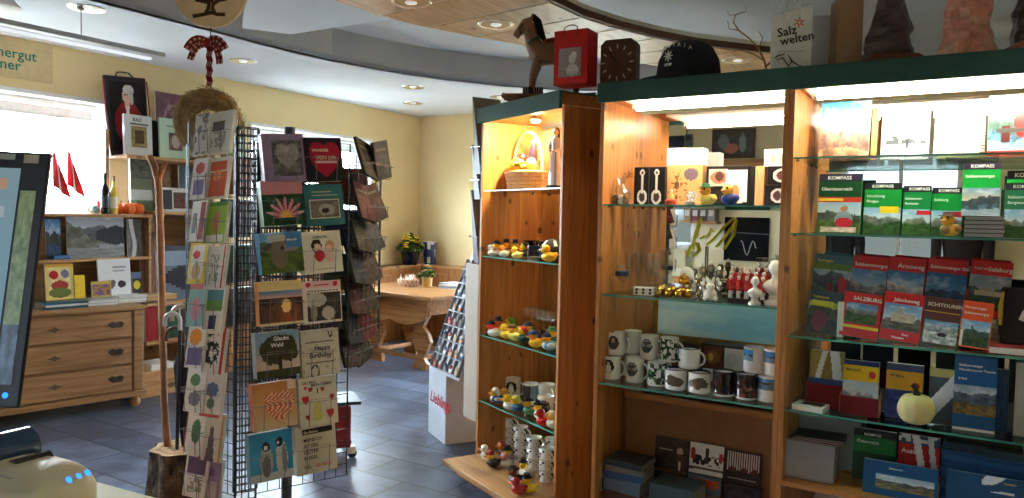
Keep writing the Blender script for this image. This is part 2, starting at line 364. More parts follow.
def window_rear(name, W):
    s0, s1, z0, z1 = W; y0, y1 = TR - .24, TR - .003 + .006
    w = MB().box(s0, s0 + .04, y0, y1, z0, z1).box(s1 - .04, s1, y0, y1, z0, z1).box(s0 + .04, s1 - .04, y0, y1, z1 - .04, z1).box(s0 + .04, s1 - .04, y0, y1, z0, z0 + .04)
    o = structure(w.build(name, WHITEF, bevel=.004), FM)
    f = MB(); f.box((s0 + s1) / 2 - .02, (s0 + s1) / 2 + .02, TR - .2, TR - .15, z0 + .04, z1 - .04) if s1 - s0 > .6 else f.box(s0 + .04, s1 - .04, TR - .2, TR - .15, z0 + .04, z0 + .08)
    f.build('window_frame', WHITEF, o)
    MB().box(s0 + .04, s1 - .04, TR - .18, TR - .175, z0 + .04, z1 - .04).build('pane', glassy('light_dimming_glass', (122, 124, 126)), o)  # tint added to hold back the daylight from the rear
w = MB()
for a, b in ((W5[0], W5[0] + .07), ((W5[0] + W5[1]) / 2 - .05, (W5[0] + W5[1]) / 2 + .05), (W5[1] - .07, W5[1])): w.box(a, b, TB + .05, TB + .12, W5[2], W5[3])
w.box(W5[0], W5[1], TB + .05, TB + .12, W5[2], W5[2] + .12).box(W5[0], W5[1], TB + .05, TB + .12, W5[3] - .08, W5[3])
o = structure(w.build('added_window', WHITEF, bevel=.004), FM); MB().box(W5[0] + .06, W5[1] - .06, TB + .08, TB + .085, W5[2] + .1, W5[3] - .06).build('pane', CLEAR, o)  # unseen opening added to light the corner, table and floor
window_rear('window_3', W3); window_rear('window_4', W4)
# ceiling: low perimeter soffit with a long curved edge, a dark step, an upper ceiling, a curved wooden canopy
LOWC = [(-3.14, TR), (-3.14, -.5), (-3.15, .3), (-3.16, .8), (-3.12, 1.29), (-2.95, 2.05), (-2.72, 2.52), (-2.44, 2.98), (-2.05, 3.4), (-1.5, 3.75), (-.8, 3.98), (0.2, 4.1), (SR, 4.15)]
bm = bmesh.new()
poly = [(SL - .1, TR)] + LOWC + [(SR, TB + .1), (SL - .1, TB + .1)]
f = bm.faces.new([bm.verts.new((x, y, HC)) for x, y in poly]); bm.normal_update()
ex = bmesh.ops.extrude_face_region(bm, geom=[f]); bmesh.ops.translate(bm, vec=(0, 0, .04), verts=[v for v in ex['geom'] if isinstance(v, bmesh.types.BMVert)])
bmesh.ops.recalc_face_normals(bm, faces=bm.faces)
me = bpy.data.meshes.new('ceiling'); bm.to_mesh(me); bm.free(); me.materials.append(CEILM); o = bpy.data.objects.new('ceiling', me); COL.objects.link(o); structure(o, FM)
st = MB()
for (a, b) in zip(LOWC[:-1], LOWC[1:]): st.add([(a[0], a[1], HC + .0), (b[0], b[1], HC), (b[0], b[1], HU + .02), (a[0], a[1], HU + .02), (a[0] - .05, a[1] + .02, HC), (b[0] - .05, b[1] + .02, HC), (b[0] - .05, b[1] + .02, HU + .02), (a[0] - .05, a[1] + .02, HU + .02)], [(0, 1, 2, 3), (4, 7, 6, 5), (0, 4, 5, 1), (3, 2, 6, 7)])
structure(st.build('ceiling_step', STEPM), FM)
structure(MB().box(SL - .3, SR + .2, TR - .2, TB + .2, HU, HU + .1).build('ceiling_upper', CEILU), FM)
structure(MB().prism([(-2.97, .26), (-2.79, .55), (-1.2, .58), (-.9, -.9), (-1.43, -.9)], 2.87, 2.93, plane='xy').build('ceiling_lit_patch', CEILM), FM)  # dropped panel shaped after a lit patch of the upper ceiling
FAR = [(-1.46, TR), (-1.46, -.1), (-1.45, .1), (-1.345, .467), (-1.123, .97), (-.782, 1.624), (-.316, 2.463), (.3, 3.3), (.95, 3.95)]
NEAR = [(-.44, TR), (-.44, .2), (-.437, .42), (-.415, .7), (-.282, 1.15), (-.042, 1.607), (.417, 2.178), (1.1, 2.9), (1.9, 3.55)]
def resample(P, n):
    d = [0]
    for a, b in zip(P[:-1], P[1:]): d.append(d[-1] + sqrt((a[0] - b[0]) ** 2 + (a[1] - b[1]) ** 2))
    r = []
    for i in range(n + 1):
        x = d[-1] * i / n; j = max(k for k in range(len(d)) if d[k] <= x + 1e-9); j = min(j, len(P) - 2); q = (x - d[j]) / (d[j + 1] - d[j])
        r.append((P[j][0] + (P[j + 1][0] - P[j][0]) * q, P[j][1] + (P[j + 1][1] - P[j][1]) * q))
    return r
NP = 27; fa, ne = resample(FAR, NP), resample(NEAR, NP)
cw = MB(); cj = MB()
for i in range(NP):
    g = .03
    def lp(P, i, k): return (P[i][0] + (P[i + 1][0] - P[i][0]) * k, P[i][1] + (P[i + 1][1] - P[i][1]) * k)
    q = [lp(fa, i, g), lp(fa, i, 1 - g), lp(ne, i, 1 - g), lp(ne, i, g)]
    cw.prism(q, 2.7165, 2.7202, plane='xy')
    cj.prism([fa[i], fa[i + 1], ne[i + 1], ne[i]], 2.7204, 2.80, (226, 220, 208), plane='xy')
can = structure(cj.build('ceiling_canopy', paintmat('canopy_joint_white', (232, 226, 214), .6)), FM)
cw.build('wood_panels', wood('canopy_pine', (216, 168, 114), (192, 138, 84), 'y', knots=.7, kscale=4, kcol=(140, 90, 52)), can)
ed = MB()
for P in (ne,):
    ed.tube([(x, y, 2.745) for x, y in P], .028, 4)
ed.build('edge_trim', paintmat('brown_trim', (96, 58, 34), .5), can)
# pine wainscot behind the corner bench
wp = wood('wainscot_pine', (186, 128, 74), (150, 96, 52), 'z', knots=.8)
def wainscot(name, x0, x1, y0, y1, along):
    L = (x1 - x0) if along == 'x' else (y1 - y0); n = max(2, round(L / .42)); w = MB(); cap = MB()
    w.box(x0, x1, y0, y1, 0, .89)
    for i in range(n):
        a = L * (i + .1) / n; b = L * (i + .9) / n
        if along == 'x': w.box(x0 + a, x0 + b, y0 - .015, y0 + .001, .48, .82)
        else: w.box(x1 - .001, x1 + .015, y0 + a, y0 + b, .48, .82)
    if along == 'x': cap.box(x0 - .02, x1, y0 - .02, y1, .89, .92)
    else: cap.box(x0, x1 + .02, y0, y1, .89, .92)
    o = structure(w.build(name, wp, bevel=.006), FM); structure(cap.build('trim_cap', PALEX if along == 'x' else wood('pale_pine_deep', (196, 150, 98), (160, 112, 66), 'y'), o)); return o
wainscot('trim_1', SL + .001, -3.25, TB - .25, TB - .001, 'x'); wainscot('trim_2', SL + .001, SL + .25, 1.3, TB - .2501, 'y')
# downlights
def downlight(label, x, y, z, ok=None):
    s, t = FM.at_z(x, y, z) if ok is None else ok
    r = thing('recessed_downlight', label, 'ceiling light', FM, s, t, z, group='ceiling downlights')
    r.scale = (1.3, 1.3, 1)
    MB().lathe([(.062, -.002), (.085, -.006), (.09, 0), (.06, .001)], 24, col=(225, 225, 228)).build('trim_ring', METAL, r, smooth=50)
    MB().lathe([(.061, .0), (.045, .001), (.001, .001)], 20, col=(120, 120, 120)).build('reflector', METAL, r, smooth=50)
    MB().ball((0, 0, -.001), (.028, .028, .012), n=12, k=6).build('bulb', paintmat('frosted_bulb', (250, 245, 230), .4, emit=.6), r, smooth=60)
for x, y, z, l in [(87, 8, HC, 'round downlight in the white soffit high above the portrait bag, leftmost of all'), (243, 61, HC, 'round downlight in the white soffit beside the red gingham bow'),
                   (413, 87, HC, 'round downlight in the white soffit above the far corner, nearer of the two there'), (413, 103, HC, 'round downlight in the white soffit above the far corner, farther of the two there'),
                   (500, 97, HC, 'round downlight in the white soffit just above the rocking horse base'), (411, 2, 2.72, 'round downlight in the wooden canopy at the top of the photo'),
                   (496, 24, 2.72, 'round downlight in the wooden canopy left of the rocking horse head'), (738, 60, 2.72, 'round downlight in the wooden canopy behind the dry twig')]: downlight(l, x, y, z)
# suspended linear lamp along the left wall
z = 2.62
p0 = FM.at_z(0, 29, z); p1 = FM.at_z(180, 62, z)
lam = thing('linear_lamp', 'long grey suspended lamp with white glowing underside along the left wall', 'lamp', FM, -3.4, -.1, z)
MB().box(-.06, .1, -2.6, -.02, 0, .032, (190, 192, 198)).build('housing', finish('grey_lacquer', .4), lam, bevel=.006)
MB().box(-.055, .0, -2.55, -.06, -.012, .0).build('diffuser', emitter('lamp_diffuser', (240, 246, 255), 1.0), lam)
for yy in (-.55, -1.9): MB().tube([(.0, yy, .032), (.0, yy, HC - z)], .003, 6, (90, 90, 90)).lathe([(.02, HC - z - .02), (.026, HC - z)], 12, (0, yy, 0), (120, 120, 120)).build('hanger', METAL, lam)
sp = thing('ceiling_speaker', 'white cone lamp fixed under the soffit at the top left corner', 'lamp', FM, *FM.at_z(2, 8, 2.78), 2.78)
MB().lathe([(.1, 0), (.11, .005), (.05, .07), (.02, .07)], 24, col=(225, 225, 222)).build('shade', MATTE, sp, smooth=40)
# wall lettering, top left
wl = MB().box(-.9, .12, -.008, 0, -.15, .14, (222, 200, 150)); FWALL = Frame(*FM.pt(SL, 0).xy, M_ANG + pi / 2)
s_, z_ = FM.at_s(36, 62, SL)[0], FM.at_s(36, 62, SL)[1]
pan = thing('wall_sign', 'cream wall panel with teal lettering above the left window', 'sign', FWALL, s_, 0, z_)
wl.build('panel', MATTE, pan)
letter('Salzkammergut', pan, 0, -.009, .0, .108, TEALI, 'RIGHT', bold=.01); letter('ner', pan, -.115, -.009, -.09, .108, TEALI, 'RIGHT', bold=.01)
# ------------------------------------------------------------------ display cabinets
UT, FB = 2.205, 2.112            # top, underside of the green fascia
GREEN = paintmat('dark_teal_lacquer', (50, 90, 86), .55, var=.08, spec=.3)
MIRROR = MATS.setdefault('mirror_glass', None) or paintmat('mirror_silver', (226, 230, 228), .0, metal=1, var=.0)
MW, MD, LWD, LD = .88, .46, .857, .44
def cabinet(name, label, fr, s0, s1, depth, shelves, base_z, mirror_z, lp=True, rp=True, tubeat=None, back_top=None, tl=.1):
    r = thing(name, label, 'display cabinet', fr, s0, 0, 0, group=None); W = s1 - s0; th = .022
    if lp: MB().box(0, th, .0, depth, 0, FB - .002 + .02).build('side_panel', PINE, r, bevel=.002)
    if rp: MB().box(W - th, W, .0, depth, 0, FB - .002 + .02).build('side_panel', PINE, r, bevel=.002)
    MB().box(th, W - th, depth - .012, depth, mirror_z, FB).build('mirror_back', MIRROR, r)
    if mirror_z > base_z: MB().box(th, W - th, depth - .02, depth, base_z, mirror_z - .001).build('back_panel', PINEX, r)
    MB().box(0, W, -.012, depth, FB + .02, UT - .002 - .01).build('top_board', PINEX, r)
    f = MB().box(-.004 if lp else 0, W, -.035, -.013, FB, UT).box(-.004 if lp else 0, W, -.013, depth, UT - .012, UT); f.build('fascia', GREEN, r, bevel=.003)
    for i, z in enumerate(shelves):
        g = MB().box(th + .001, W - th - .001, .012, depth - .014, z - .008, z).build('glass_shelf', GLASS, r)
        MB().box(th + .001, W - th - .001, .008, .0119, z - .008, z).build('shelf_edge', paintmat('green_glass_edge', (74, 150, 135), .15, var=.1), g)
        for x in (th, W - th):
            for y in (.06, depth - .08):
                q = 1 if x < W / 2 else -1
                MB().box(min(x, x + q * .012), max(x, x + q * .012), y, y + .012, z - .016, z - .0081, (150, 150, 150)).build('shelf_pin', METAL, g)
    return r
cabM = cabinet('display_cabinet', 'pine display cabinet of mugs and glasses with mirrored back, in the middle', FM, 0, MW, MD, (1.626, 1.185, .748), .12, .12)
cabR = cabinet('display_cabinet', 'pine display cabinet full of hiking guides and maps, at the right', FM, MW + .001, MW + .95, MD, (1.832, 1.51, 1.07, .75), .12, .12)
cabL = cabinet('display_cabinet', 'narrow pine display cabinet of rubber ducks, at the end of the row', FL, 0, LWD, LD, (1.712, 1.315, .83, .425), .12, .12)
for c, W, D in ((cabM, MW, MD), (cabR, .949, MD)):
    MB().box(.022, W - .022, 0.0, D, 0.0, .118).build('plinth', PINEX, c)
MB().box(.045, LWD - .002, -.25, LD - .02, .075, .1).build('base_board', PALEX, cabL, bevel=.004); MB().box(.06, LWD - .03, -.16, LD - .02, 0, .074).build('plinth', PINEX, cabL)
# lower shelf board of the right cabinet
MB().box(.0225, .949 - .0225, .0, MD - .02, .42, .44).build('base_board', PINEX, cabR)
def fluor(fr_cab, x0, x1, y, z, label):
    t = MB().tube([(x0, y, z), (x1, y, z)], .013, 12); t.build('light_tube', emitter('fluorescent_tube', (255, 240, 214), TUBE), fr_cab, smooth=50)
    for x in (x0 - .02, x1):
        MB().tube([(x, y, z), (x + .02, y, z)], .0135, 12, (225, 215, 200)).box(x + .006, x + .014, y - .008, y + .008, z + .012, FB + .012, (225, 215, 200)).build('tube_holder', MATTE, fr_cab)
    MB().box(x0 - .05, x1 + .03, .0, .3, FB + .008, FB + .0195, (240, 240, 236)).build('glare_reflector', MATTE, fr_cab)  # white board added under the top to imitate the tube's glare
fluor(cabM, .16, .85, .07, 2.09, ''); fluor(cabR, .10, .92, .07, 2.09, '')
MB().lathe([(.03, 0), (.034, .0), (.034, .022), (.001, .022)], 16, (.38, .14, FB - .002), (210, 210, 210)).build('spotlight_ring', METAL, cabL, smooth=40)
MB().ball((.38, .14, FB - .004), (.024, .024, .01), n=12, k=6).build('spotlight_bulb', emitter('halogen_bulb', (255, 222, 170), SPOT), cabL, smooth=60)
# ------------------------------------------------------------------ makers shared by the shelves
YEL, ORG, BLK, WHT, REDC = (246, 200, 30), (232, 110, 28), (24, 22, 24), (238, 236, 230), (200, 28, 30)
def S(fr, x, y, t): return fr.at_t(x, y, t)[0]
def duck(label, fr, s, t, z, h, body=YEL, head=None, hat=None, hc=BLK, rot=0, beak=ORG, belly=None, group=None, roll=0):
    r = thing('rubber_duck', label, 'rubber duck', fr, s, t, z, rot, group=group, roll=roll); head = head or YEL; b = MB()
    b.ball((0, .06 * h, .27 * h), (.33 * h, .42 * h, .27 * h), body, 14, 9); b.ball((0, .42 * h, .4 * h), (.14 * h, .16 * h, .12 * h), body, 10, 6)
    for q in (-1, 1): b.ball((q * .3 * h, .1 * h, .32 * h), (.08 * h, .24 * h, .14 * h), belly or body, 10, 6)
    if belly: b.ball((0, -.16 * h, .27 * h), (.24 * h, .24 * h, .2 * h), belly, 10, 6)
    b.build('body', PLAST, r, smooth=70)
    MB().ball((0, -.13 * h, .67 * h), (.255 * h, .255 * h, .25 * h), head, 14, 9).build('head', PLAST, r, smooth=70)
    MB().ball((0, -.4 * h, .63 * h), (.14 * h, .12 * h, .035 * h), beak, 10, 6).ball((0, -.38 * h, .585 * h), (.11 * h, .1 * h, .03 * h), beak, 10, 6).build('beak', PLAST, r, smooth=70)
    for q in (-1, 1): MB().ball((q * .12 * h, -.325 * h, .75 * h), (.05 * h, .04 * h, .06 * h), BLK, 8, 6).build('eye', PLAST, r, smooth=70)
    if hat:
        m = MB()
        if hat == 'top': m.lathe([(.27 * h, .84 * h), (.27 * h, .87 * h), (.17 * h, .875 * h), (.18 * h, 1.08 * h), (0.001, 1.085 * h)], 16, (0, -.11 * h, 0), hc)
        elif hat == 'cap': m.lathe([(.24 * h, .76 * h), (.255 * h, .8 * h), (.2 * h, .93 * h), (.1 * h, .99 * h), (.001, 1.0 * h)], 16, (0, -.11 * h, 0), hc); m.ball((0, -.36 * h, .8 * h), (.17 * h, .14 * h, .02 * h), hc, 10, 6)
        elif hat == 'hair': m.ball((0, -.06 * h, .76 * h), (.27 * h, .24 * h, .22 * h), hc, 12, 8, noise=.2, seed=3); m.ball((0, .1 * h, .62 * h), (.2 * h, .16 * h, .2 * h), hc, 10, 6, noise=.2, seed=4)
        elif hat == 'brim': m.lathe([(.36 * h, .83 * h), (.37 * h, .85 * h), (.2 * h, .87 * h), (.18 * h, .99 * h), (.001, 1.01 * h)], 16, (0, -.11 * h, 0), hc)
        m.build('hat', MATTE, r, smooth=50)
    return r
def mugmesh(r0, h, fn, n=52):
    prof = [(r0 * .86, 0), (r0 * .98, .004), (r0, .012)] + [(r0, .012 + (h - .016) * i / 18) for i in range(1, 19)] + [(r0 * .985, h), (r0 * .93, h - .002), (r0 * .9, h - .01), (r0 * .88, .01), (.001, .008)]
    def cf(u, j):
        if 2 <= j < 21: return fn(u, (j - 1.5) / 19)
        return fn(-1, 1) if j in (20, 21, 22) else (240, 238, 232)
    return MB().lathe(prof, n, colf=cf)
def mug(label, fr, s, t, z, fn, r0=.042, h=.108, rot=0, group=None, hcol=(240, 238, 232), handle=0, name='mug'):
    """the picture looks to local -Y (u = .75); handle = angle from +X"""
    r = thing(name, label, 'mug', fr, s, t, z, rot, group=group)
    mugmesh(r0, h, fn).build('cup', CERAM, r, smooth=50)
    pts = []
    for i in range(9):
        a = -pi / 2 + pi * i / 8; q = (r0 - .004 + .030 * cos(a)); pts.append((q * cos(handle), q * sin(handle), h * .5 + h * .32 * sin(a)))
    MB().tube(pts, .0052, 8, hcol).build('handle', CERAM, r, smooth=60); return r
def mug_oval(bgc, pic, ring=(60, 60, 60), cu=.72, w=.1):
    def f(u, v):
        if u < 0: return bgc
        q = ((u - cu) / w) ** 2 + ((v - .52) / .33) ** 2
        if q < .8: return pic((u - cu) / w * .5 + .5, (v - .52) / .33 * .5 + .5)
        return ring if q < 1 else bgc
    return f
def mug_pattern(bgc, c2, k, sc=14):
    return lambda u, v: bgc if u < 0 or v > .94 else (c2 if vn(u * sc * 2, v * sc * .55, k) > .56 else (bgc if vn(u * sc * 2, v * sc * .5, k + 4) < .7 else (90, 130, 80)))
def mug_band(bgc, pic, v0=.2, v1=.85, u0=.55, u1=.98, rim=None):
    def f(u, v):
        if rim and v > .93: return rim
        if u < 0: return rim or bgc
        return pic((u - u0) / (u1 - u0), (v - v0) / (v1 - v0)) if u0 < u < u1 and v0 < v < v1 else bgc
    return f
def book(label, fr, s, t, z, w, h, th, fn, rot=0, tilt=.12, spine=(60, 60, 60), res=(34, 46), name='guide_book', cat='book', group=None, titles=(), gloss=True, pages=(232, 228, 214), roll=0, back=None):
    """front cover looks to -Y, bottom edge centred on the origin; titles = (text, u, v, size / h, ink, align)"""
    r = thing(name, label, cat, fr, s, t, z, rot, tilt, group=group, roll=roll); x = w / 2
    c = MB(); c.paint(-x, x, 0, h, 0, res[0], res[1], fn); e = .0018
    c.add([(-x, 0, 0), (-x, th, 0), (-x, th, h), (-x, 0, h)], [(0, 1, 2, 3)], spine).add([(-x, th, 0), (x, th, 0), (x, th, h), (-x, th, h)], [(0, 1, 2, 3)], back or spine)
    c.add([(x, 0, 0), (x, e, 0), (x, e, h), (x, 0, h)], [(0, 1, 2, 3)], spine).add([(-x, 0, h), (x, 0, h), (x, e, h), (-x, e, h)], [(0, 1, 2, 3)], spine).add([(-x, 0, 0), (x, 0, 0), (x, e, 0), (-x, e, 0)], [(0, 1, 2, 3)], spine)
    c.build('cover', GLOSSP if gloss else PAPER, r)
    if th > .004: MB().box(-x + .001, x - .002, e, th - .0005, .002, h - .002, pages).build('page_block', PAPER, r)
    for (tx, u, v, sz, ink, al) in titles: letter(tx, r, -x + u * w, -.0012, v * h, sz * h, ink, al, bold=.012)
    return r
def card(label, fr, s, t, z, w, h, th, fn, rot=0, tilt=.1, name='greeting_card', cat='greeting card', group=None, edge=(235, 232, 225), res=(14, 20), roll=0, mat_=None):
    m = MB(); x = w / 2; m.paint(-x, x, 0, h, 0, res[0], res[1], fn)
    m.add([(-x, 0, 0), (-x, th, 0), (-x, th, h), (-x, 0, h), (x, 0, 0), (x, th, 0), (x, th, h), (x, 0, h)], [(0, 1, 2, 3), (4, 5, 6, 7), (0, 4, 5, 1), (3, 2, 6, 7), (1, 5, 6, 2)], edge)
    o = m.build(name, mat_ or GLOSSP); put(o, fr, s, t, z, rot, tilt, roll); return tag(o, label, cat, group)
def flatbook(label, fr, s, t, z, w, d, th, col, rot=0, name='book', cat='book', group=None, pages=(228, 224, 212), fn=None):
    r = thing(name, label, cat, fr, s, t, z, rot, group=group); e = .002
    c = MB().box(-w / 2, w / 2, -d / 2, d / 2, 0, e, col).box(-w / 2, w / 2, d / 2 - e, d / 2, e, th - e, col)
    if fn:
        X = Matrix.Rotation(radians(-90), 4, 'X'); c.box(-w / 2, w / 2, -d / 2, d / 2, th - e, th - .0002, col); c.paint(-w / 2, w / 2, -d / 2, d / 2, -th, 18, 14, fn, X=X)
    else: c.box(-w / 2, w / 2, -d / 2, d / 2, th - e, th, col)
    c.build('cover', GLOSSP, r); MB().box(-w / 2 + .002, w / 2 - .002, -d / 2 + .0015, d / 2 - e, e, th - e, pages).build('page_block', PAPER, r); return r
# ------------------------------------------------------------------ on top of the cabinets
TZ = UT + .001
def topspot(x, y, t=.1): return S(FM, x, y, t)
# rocking horse on the end cabinet, seen from its side, head to the left
hs, ht = FL.at_z(528, 95, UT)
rh = thing('rocking_horse', 'brown wooden rocking horse figure facing left beside the red gift bag', 'toy horse', FL, .47, .10, TZ, -FL.ang - radians(8)); rh.scale = (1.28, 1.28, 1.28)
HB, HD = (150, 112, 88), (92, 62, 48)
b = MB()
b.tube([(-.03, 0, .17), (.0, 0, .2), (.05, 0, .21), (.12, 0, .205), (.17, 0, .2)], [.03, .052, .055, .052, .04], 12, HB)      # trunk
b.tube([(.0, 0, .2), (-.03, 0, .25), (-.045, 0, .30), (-.05, 0, .335)], [.045, .036, .028, .026], 10, HB)                     # neck
b.tube([(-.035, 0, .345), (-.065, 0, .335), (-.095, 0, .30), (-.11, 0, .28)], [.024, .027, .019, .015], 10, HB)             # head
for y in (-.022, .022):
    b.tube([(-.005, y, .18), (-.028, y, .11), (-.035, y, .05)], [.022, .015, .011], 8, HB); b.tube([(.155, y, .19), (.175, y, .12), (.165, y, .05)], [.028, .016, .011], 8, HB)
    b.tube([(-.038, y * .6, .355), (-.033, y * .7, .378)], [.009, .002], 6, HB)
b.build('body', finish('worn_wood_paint', .55, var=.25), rh, smooth=70)
m = MB(); m.tube([(-.035, 0, .37), (-.012, 0, .345), (.0, 0, .30), (.02, 0, .262)], [.012, .018, .018, .01], 8, (40, 32, 30)); m.build('mane', ROUGH, rh, smooth=60)
m = MB(); m.tube([(.175, 0, .22), (.215, 0, .2), (.22, 0, .12)], [.01, .018, .004], 8, (40, 32, 30)); m.build('tail', ROUGH, rh, smooth=60)
for y in (-.022, .022):
    for x, z in ((-.036, .028), (.163, .028)): MB().tube([(x, y, z), (x - .002, y, z + .03)], [.014, .012], 8, BLK).build('hoof', PLAST, rh, smooth=50)
MB().ball((.06, 0, .255), (.05, .05, .018), (120, 40, 34), 12, 6).build('saddle', MATTE, rh, smooth=60)
m = MB(); m.tube([(-.052, -.028, .245), (-.028, -.036, .262), (-.0, -.036, .27)], .006, 6, (60, 110, 96)); m.tube([(-.074, -.026, .33), (-.09, -.02, .31), (-.085, -.022, .29)], .004, 6, (60, 40, 34)); m.build('bridle', MATTE, rh)
m = MB()
for y in (-.035, .035): m.tube([(-.16, y, .022), (-.12, y, .012), (0, y, .012), (.12, y, .012), (.25, y, .022)], .0125, 6, (128, 84, 62))
m.box(-.15, .24, -.05, .05, .016, .027, (140, 92, 70)); m.build('rocker_base', finish('worn_wood_paint', .55), rh, bevel=.003)
# dark ribbed box behind the horse
rb = thing('ribbed_box', 'small black and white ribbed box behind the wooden horse', 'box', FL, .22, .22, TZ, -FL.ang)
m = MB().box(-.06, .06, -.04, .04, 0, .12, (210, 208, 205))
for i in range(9): m.box(-.055 + i * .0135, -.047 + i * .0135, -.044, -.0395, .004, .118, (40, 42, 44))
m.build('box_body', MATTE, rb)
# red gift bag with the bust window
zt = TZ
def paperbag(name, label, fr, s, t, z, w, d, h, col, rot, win=None, handle=None, side=None, dh=0):
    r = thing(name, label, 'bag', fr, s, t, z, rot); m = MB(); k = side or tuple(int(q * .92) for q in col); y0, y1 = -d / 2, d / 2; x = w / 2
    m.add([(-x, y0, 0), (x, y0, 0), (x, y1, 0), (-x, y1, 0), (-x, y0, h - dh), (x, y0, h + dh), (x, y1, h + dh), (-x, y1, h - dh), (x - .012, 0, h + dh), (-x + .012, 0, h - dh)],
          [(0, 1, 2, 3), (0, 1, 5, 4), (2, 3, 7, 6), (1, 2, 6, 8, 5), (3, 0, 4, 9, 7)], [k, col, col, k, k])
    o = m.build('bag_body', PAPER, r); so = o.modifiers.new('Solid', 'SOLIDIFY'); so.thickness = .0015
    if handle:
        for y in (y0, y1):
            MB().tube([(-w * .2, y, h - .03), (-w * .19, y, h + handle * .6), (-w * .08, y, h + handle), (w * .08, y, h + handle), (w * .19, y, h + handle * .6), (w * .2, y, h - .03)], .003, 6, win or col).build('handle', CLOTH, r, smooth=60)
    return r
sx_ = FM.loc(EYEP + ray(575, 87) * (3.74 / ray(575, 87).y))
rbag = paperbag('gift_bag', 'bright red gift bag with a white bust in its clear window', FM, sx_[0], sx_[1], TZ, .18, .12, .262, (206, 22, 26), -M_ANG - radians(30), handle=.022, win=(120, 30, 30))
MB().paint(-.062, .058, .035,   .175, -.0615, 20, 22, lay(flat((168, 152, 158), 20), blob(.62, .22, .28, .2, (225, 225, 228)), blob(.6, .62, .15, .2, (232, 232, 235)), rect(.5, .72, .3, .52, (222, 222, 226)), rect(.4, .85, .05, .16, (205, 205, 210)), blob(.66, .72, .16, .14, (240, 240, 240)))).build('window_print', GLOSSP, rbag)
# brown clock
ck = thing('clock', 'brown wooden clock with cut corners and cream hour marks beside the dark cap', 'clock', FM, S(FM, 617, 80, .09), .09, TZ, radians(4)); ck.scale = (1.1, 1, 1.17)
c8 = lambda x, z, q: [(-x + q, 0), (x - q, 0), (x, q), (x, z - q), (x - q, z), (-x + q, z), (-x, z - q), (-x, q)]
MB().prism(c8(.083, .198, .022), 0, .075, (92, 56, 40)).build('case', finish('dark_veneer', .4, var=.25), ck, bevel=.004)
MB().prism([(x * .93, z * .93 + .007) for x, z in c8(.083, .198, .022)], -.004, .0, (104, 62, 46)).build('dial', finish('dark_veneer', .4), ck)
for i in range(12):
    a = i * pi / 6; r0, r1 = .058, .076; q = .004
    X = Matrix.Translation((0, 0, .099)) @ Matrix.Rotation(a, 4, 'Y'); MB().box(-q * .6, q * .6, -.0065, -.0042, r0 * 1.0, r1, (232, 222, 200), X=X).build('hour_mark', MATTE, ck)
for a, L, n in ((radians(-50), .045, 'hour_hand'), (radians(-40), .066, 'minute_hand')): MB().box(-.0022, .0022, -.009, -.0075, -.008, L, (40, 22, 18), X=Matrix.Translation((0, 0, .099)) @ Matrix.Rotation(a, 4, 'Y')).build(n, MATTE, ck)
# navy cap
cp = thing('cap', 'navy baseball cap with white edelweiss emblem on top of the middle cabinet', 'cap', FM, S(FM, 682, 72, .14), .14, TZ, radians(4)); cp.scale = (1.5, 1.45, 1.5)
NV = (22, 24, 38)
m = MB(); m.lathe([(.098, 0), (.1, .03), (.094, .07), (.075, .105), (.045, .125), (.012, .133), (.001, .133)], 28, (.02, 0, 0), NV, sy=.95); m.build('crown', CLOTH, cp, smooth=60)
vs = []; n = 14
for k, (rr, zz) in enumerate(((.094, .02), (.135, .004), (.165, -.0))):
    for i in range(n + 1):
        a = radians(248) + radians(78) * (i / n - .5) * (1 if k == 0 else .85); vs.append((.02 + rr * cos(a) * 1.0, rr * sin(a) * .95, max(0, zz - abs(i / n - .5) * .02) + .003))
fs = [(k * (n + 1) + i, k * (n + 1) + i + 1, (k + 1) * (n + 1) + i + 1, (k + 1) * (n + 1) + i) for k in range(2) for i in range(n)]
o = MB().add(vs, fs, NV).build('visor', CLOTH, cp, smooth=60); o.modifiers.new('Solid', 'SOLIDIFY').thickness = .004
MB().ball((.02, 0, .134), (.008, .008, .004), NV, 8, 5).build('button', CLOTH, cp, smooth=60)
e = bpy.data.objects.new('emblem_place', None)
em = MB(); X = Matrix.Translation((.02, 0, 0)) @ Matrix.Rotation(radians(-24), 4, 'Z')
for i in range(8):
    a = i * pi / 4; em.tube([(0, -.1005, .07), (.017 * cos(a), -.099, .07 + .017 * sin(a))], [.003, .0016], 5, (225, 225, 225), X=X)
em.ball((0, -.101, .07), (.005, .003, .005), (230, 210, 120), 8, 5, X=X)
for i, ch in enumerate('AUSTRIA'): pass
em.build('emblem', MATTE, cp)
for i, ch in enumerate('AUSTRIA'):
    q = (i - 3) / 3.0; a = radians(-14) + q * radians(30)
    o = letter(ch, cp, .02 + .0985 * sin(a), -.0985 * .95 * cos(a), .086 + .012 * (1 - q * q), .017, CREAMI if i != 5 else WHITEI, bold=.02, rz=math.degrees(a), ex=.001, rx=78)
o = letter('07 09', cp, .02 + .1 * sin(radians(-24)), -.0975 * cos(radians(-24)), .04, .012, WHITEI, rz=-24, ex=.001)
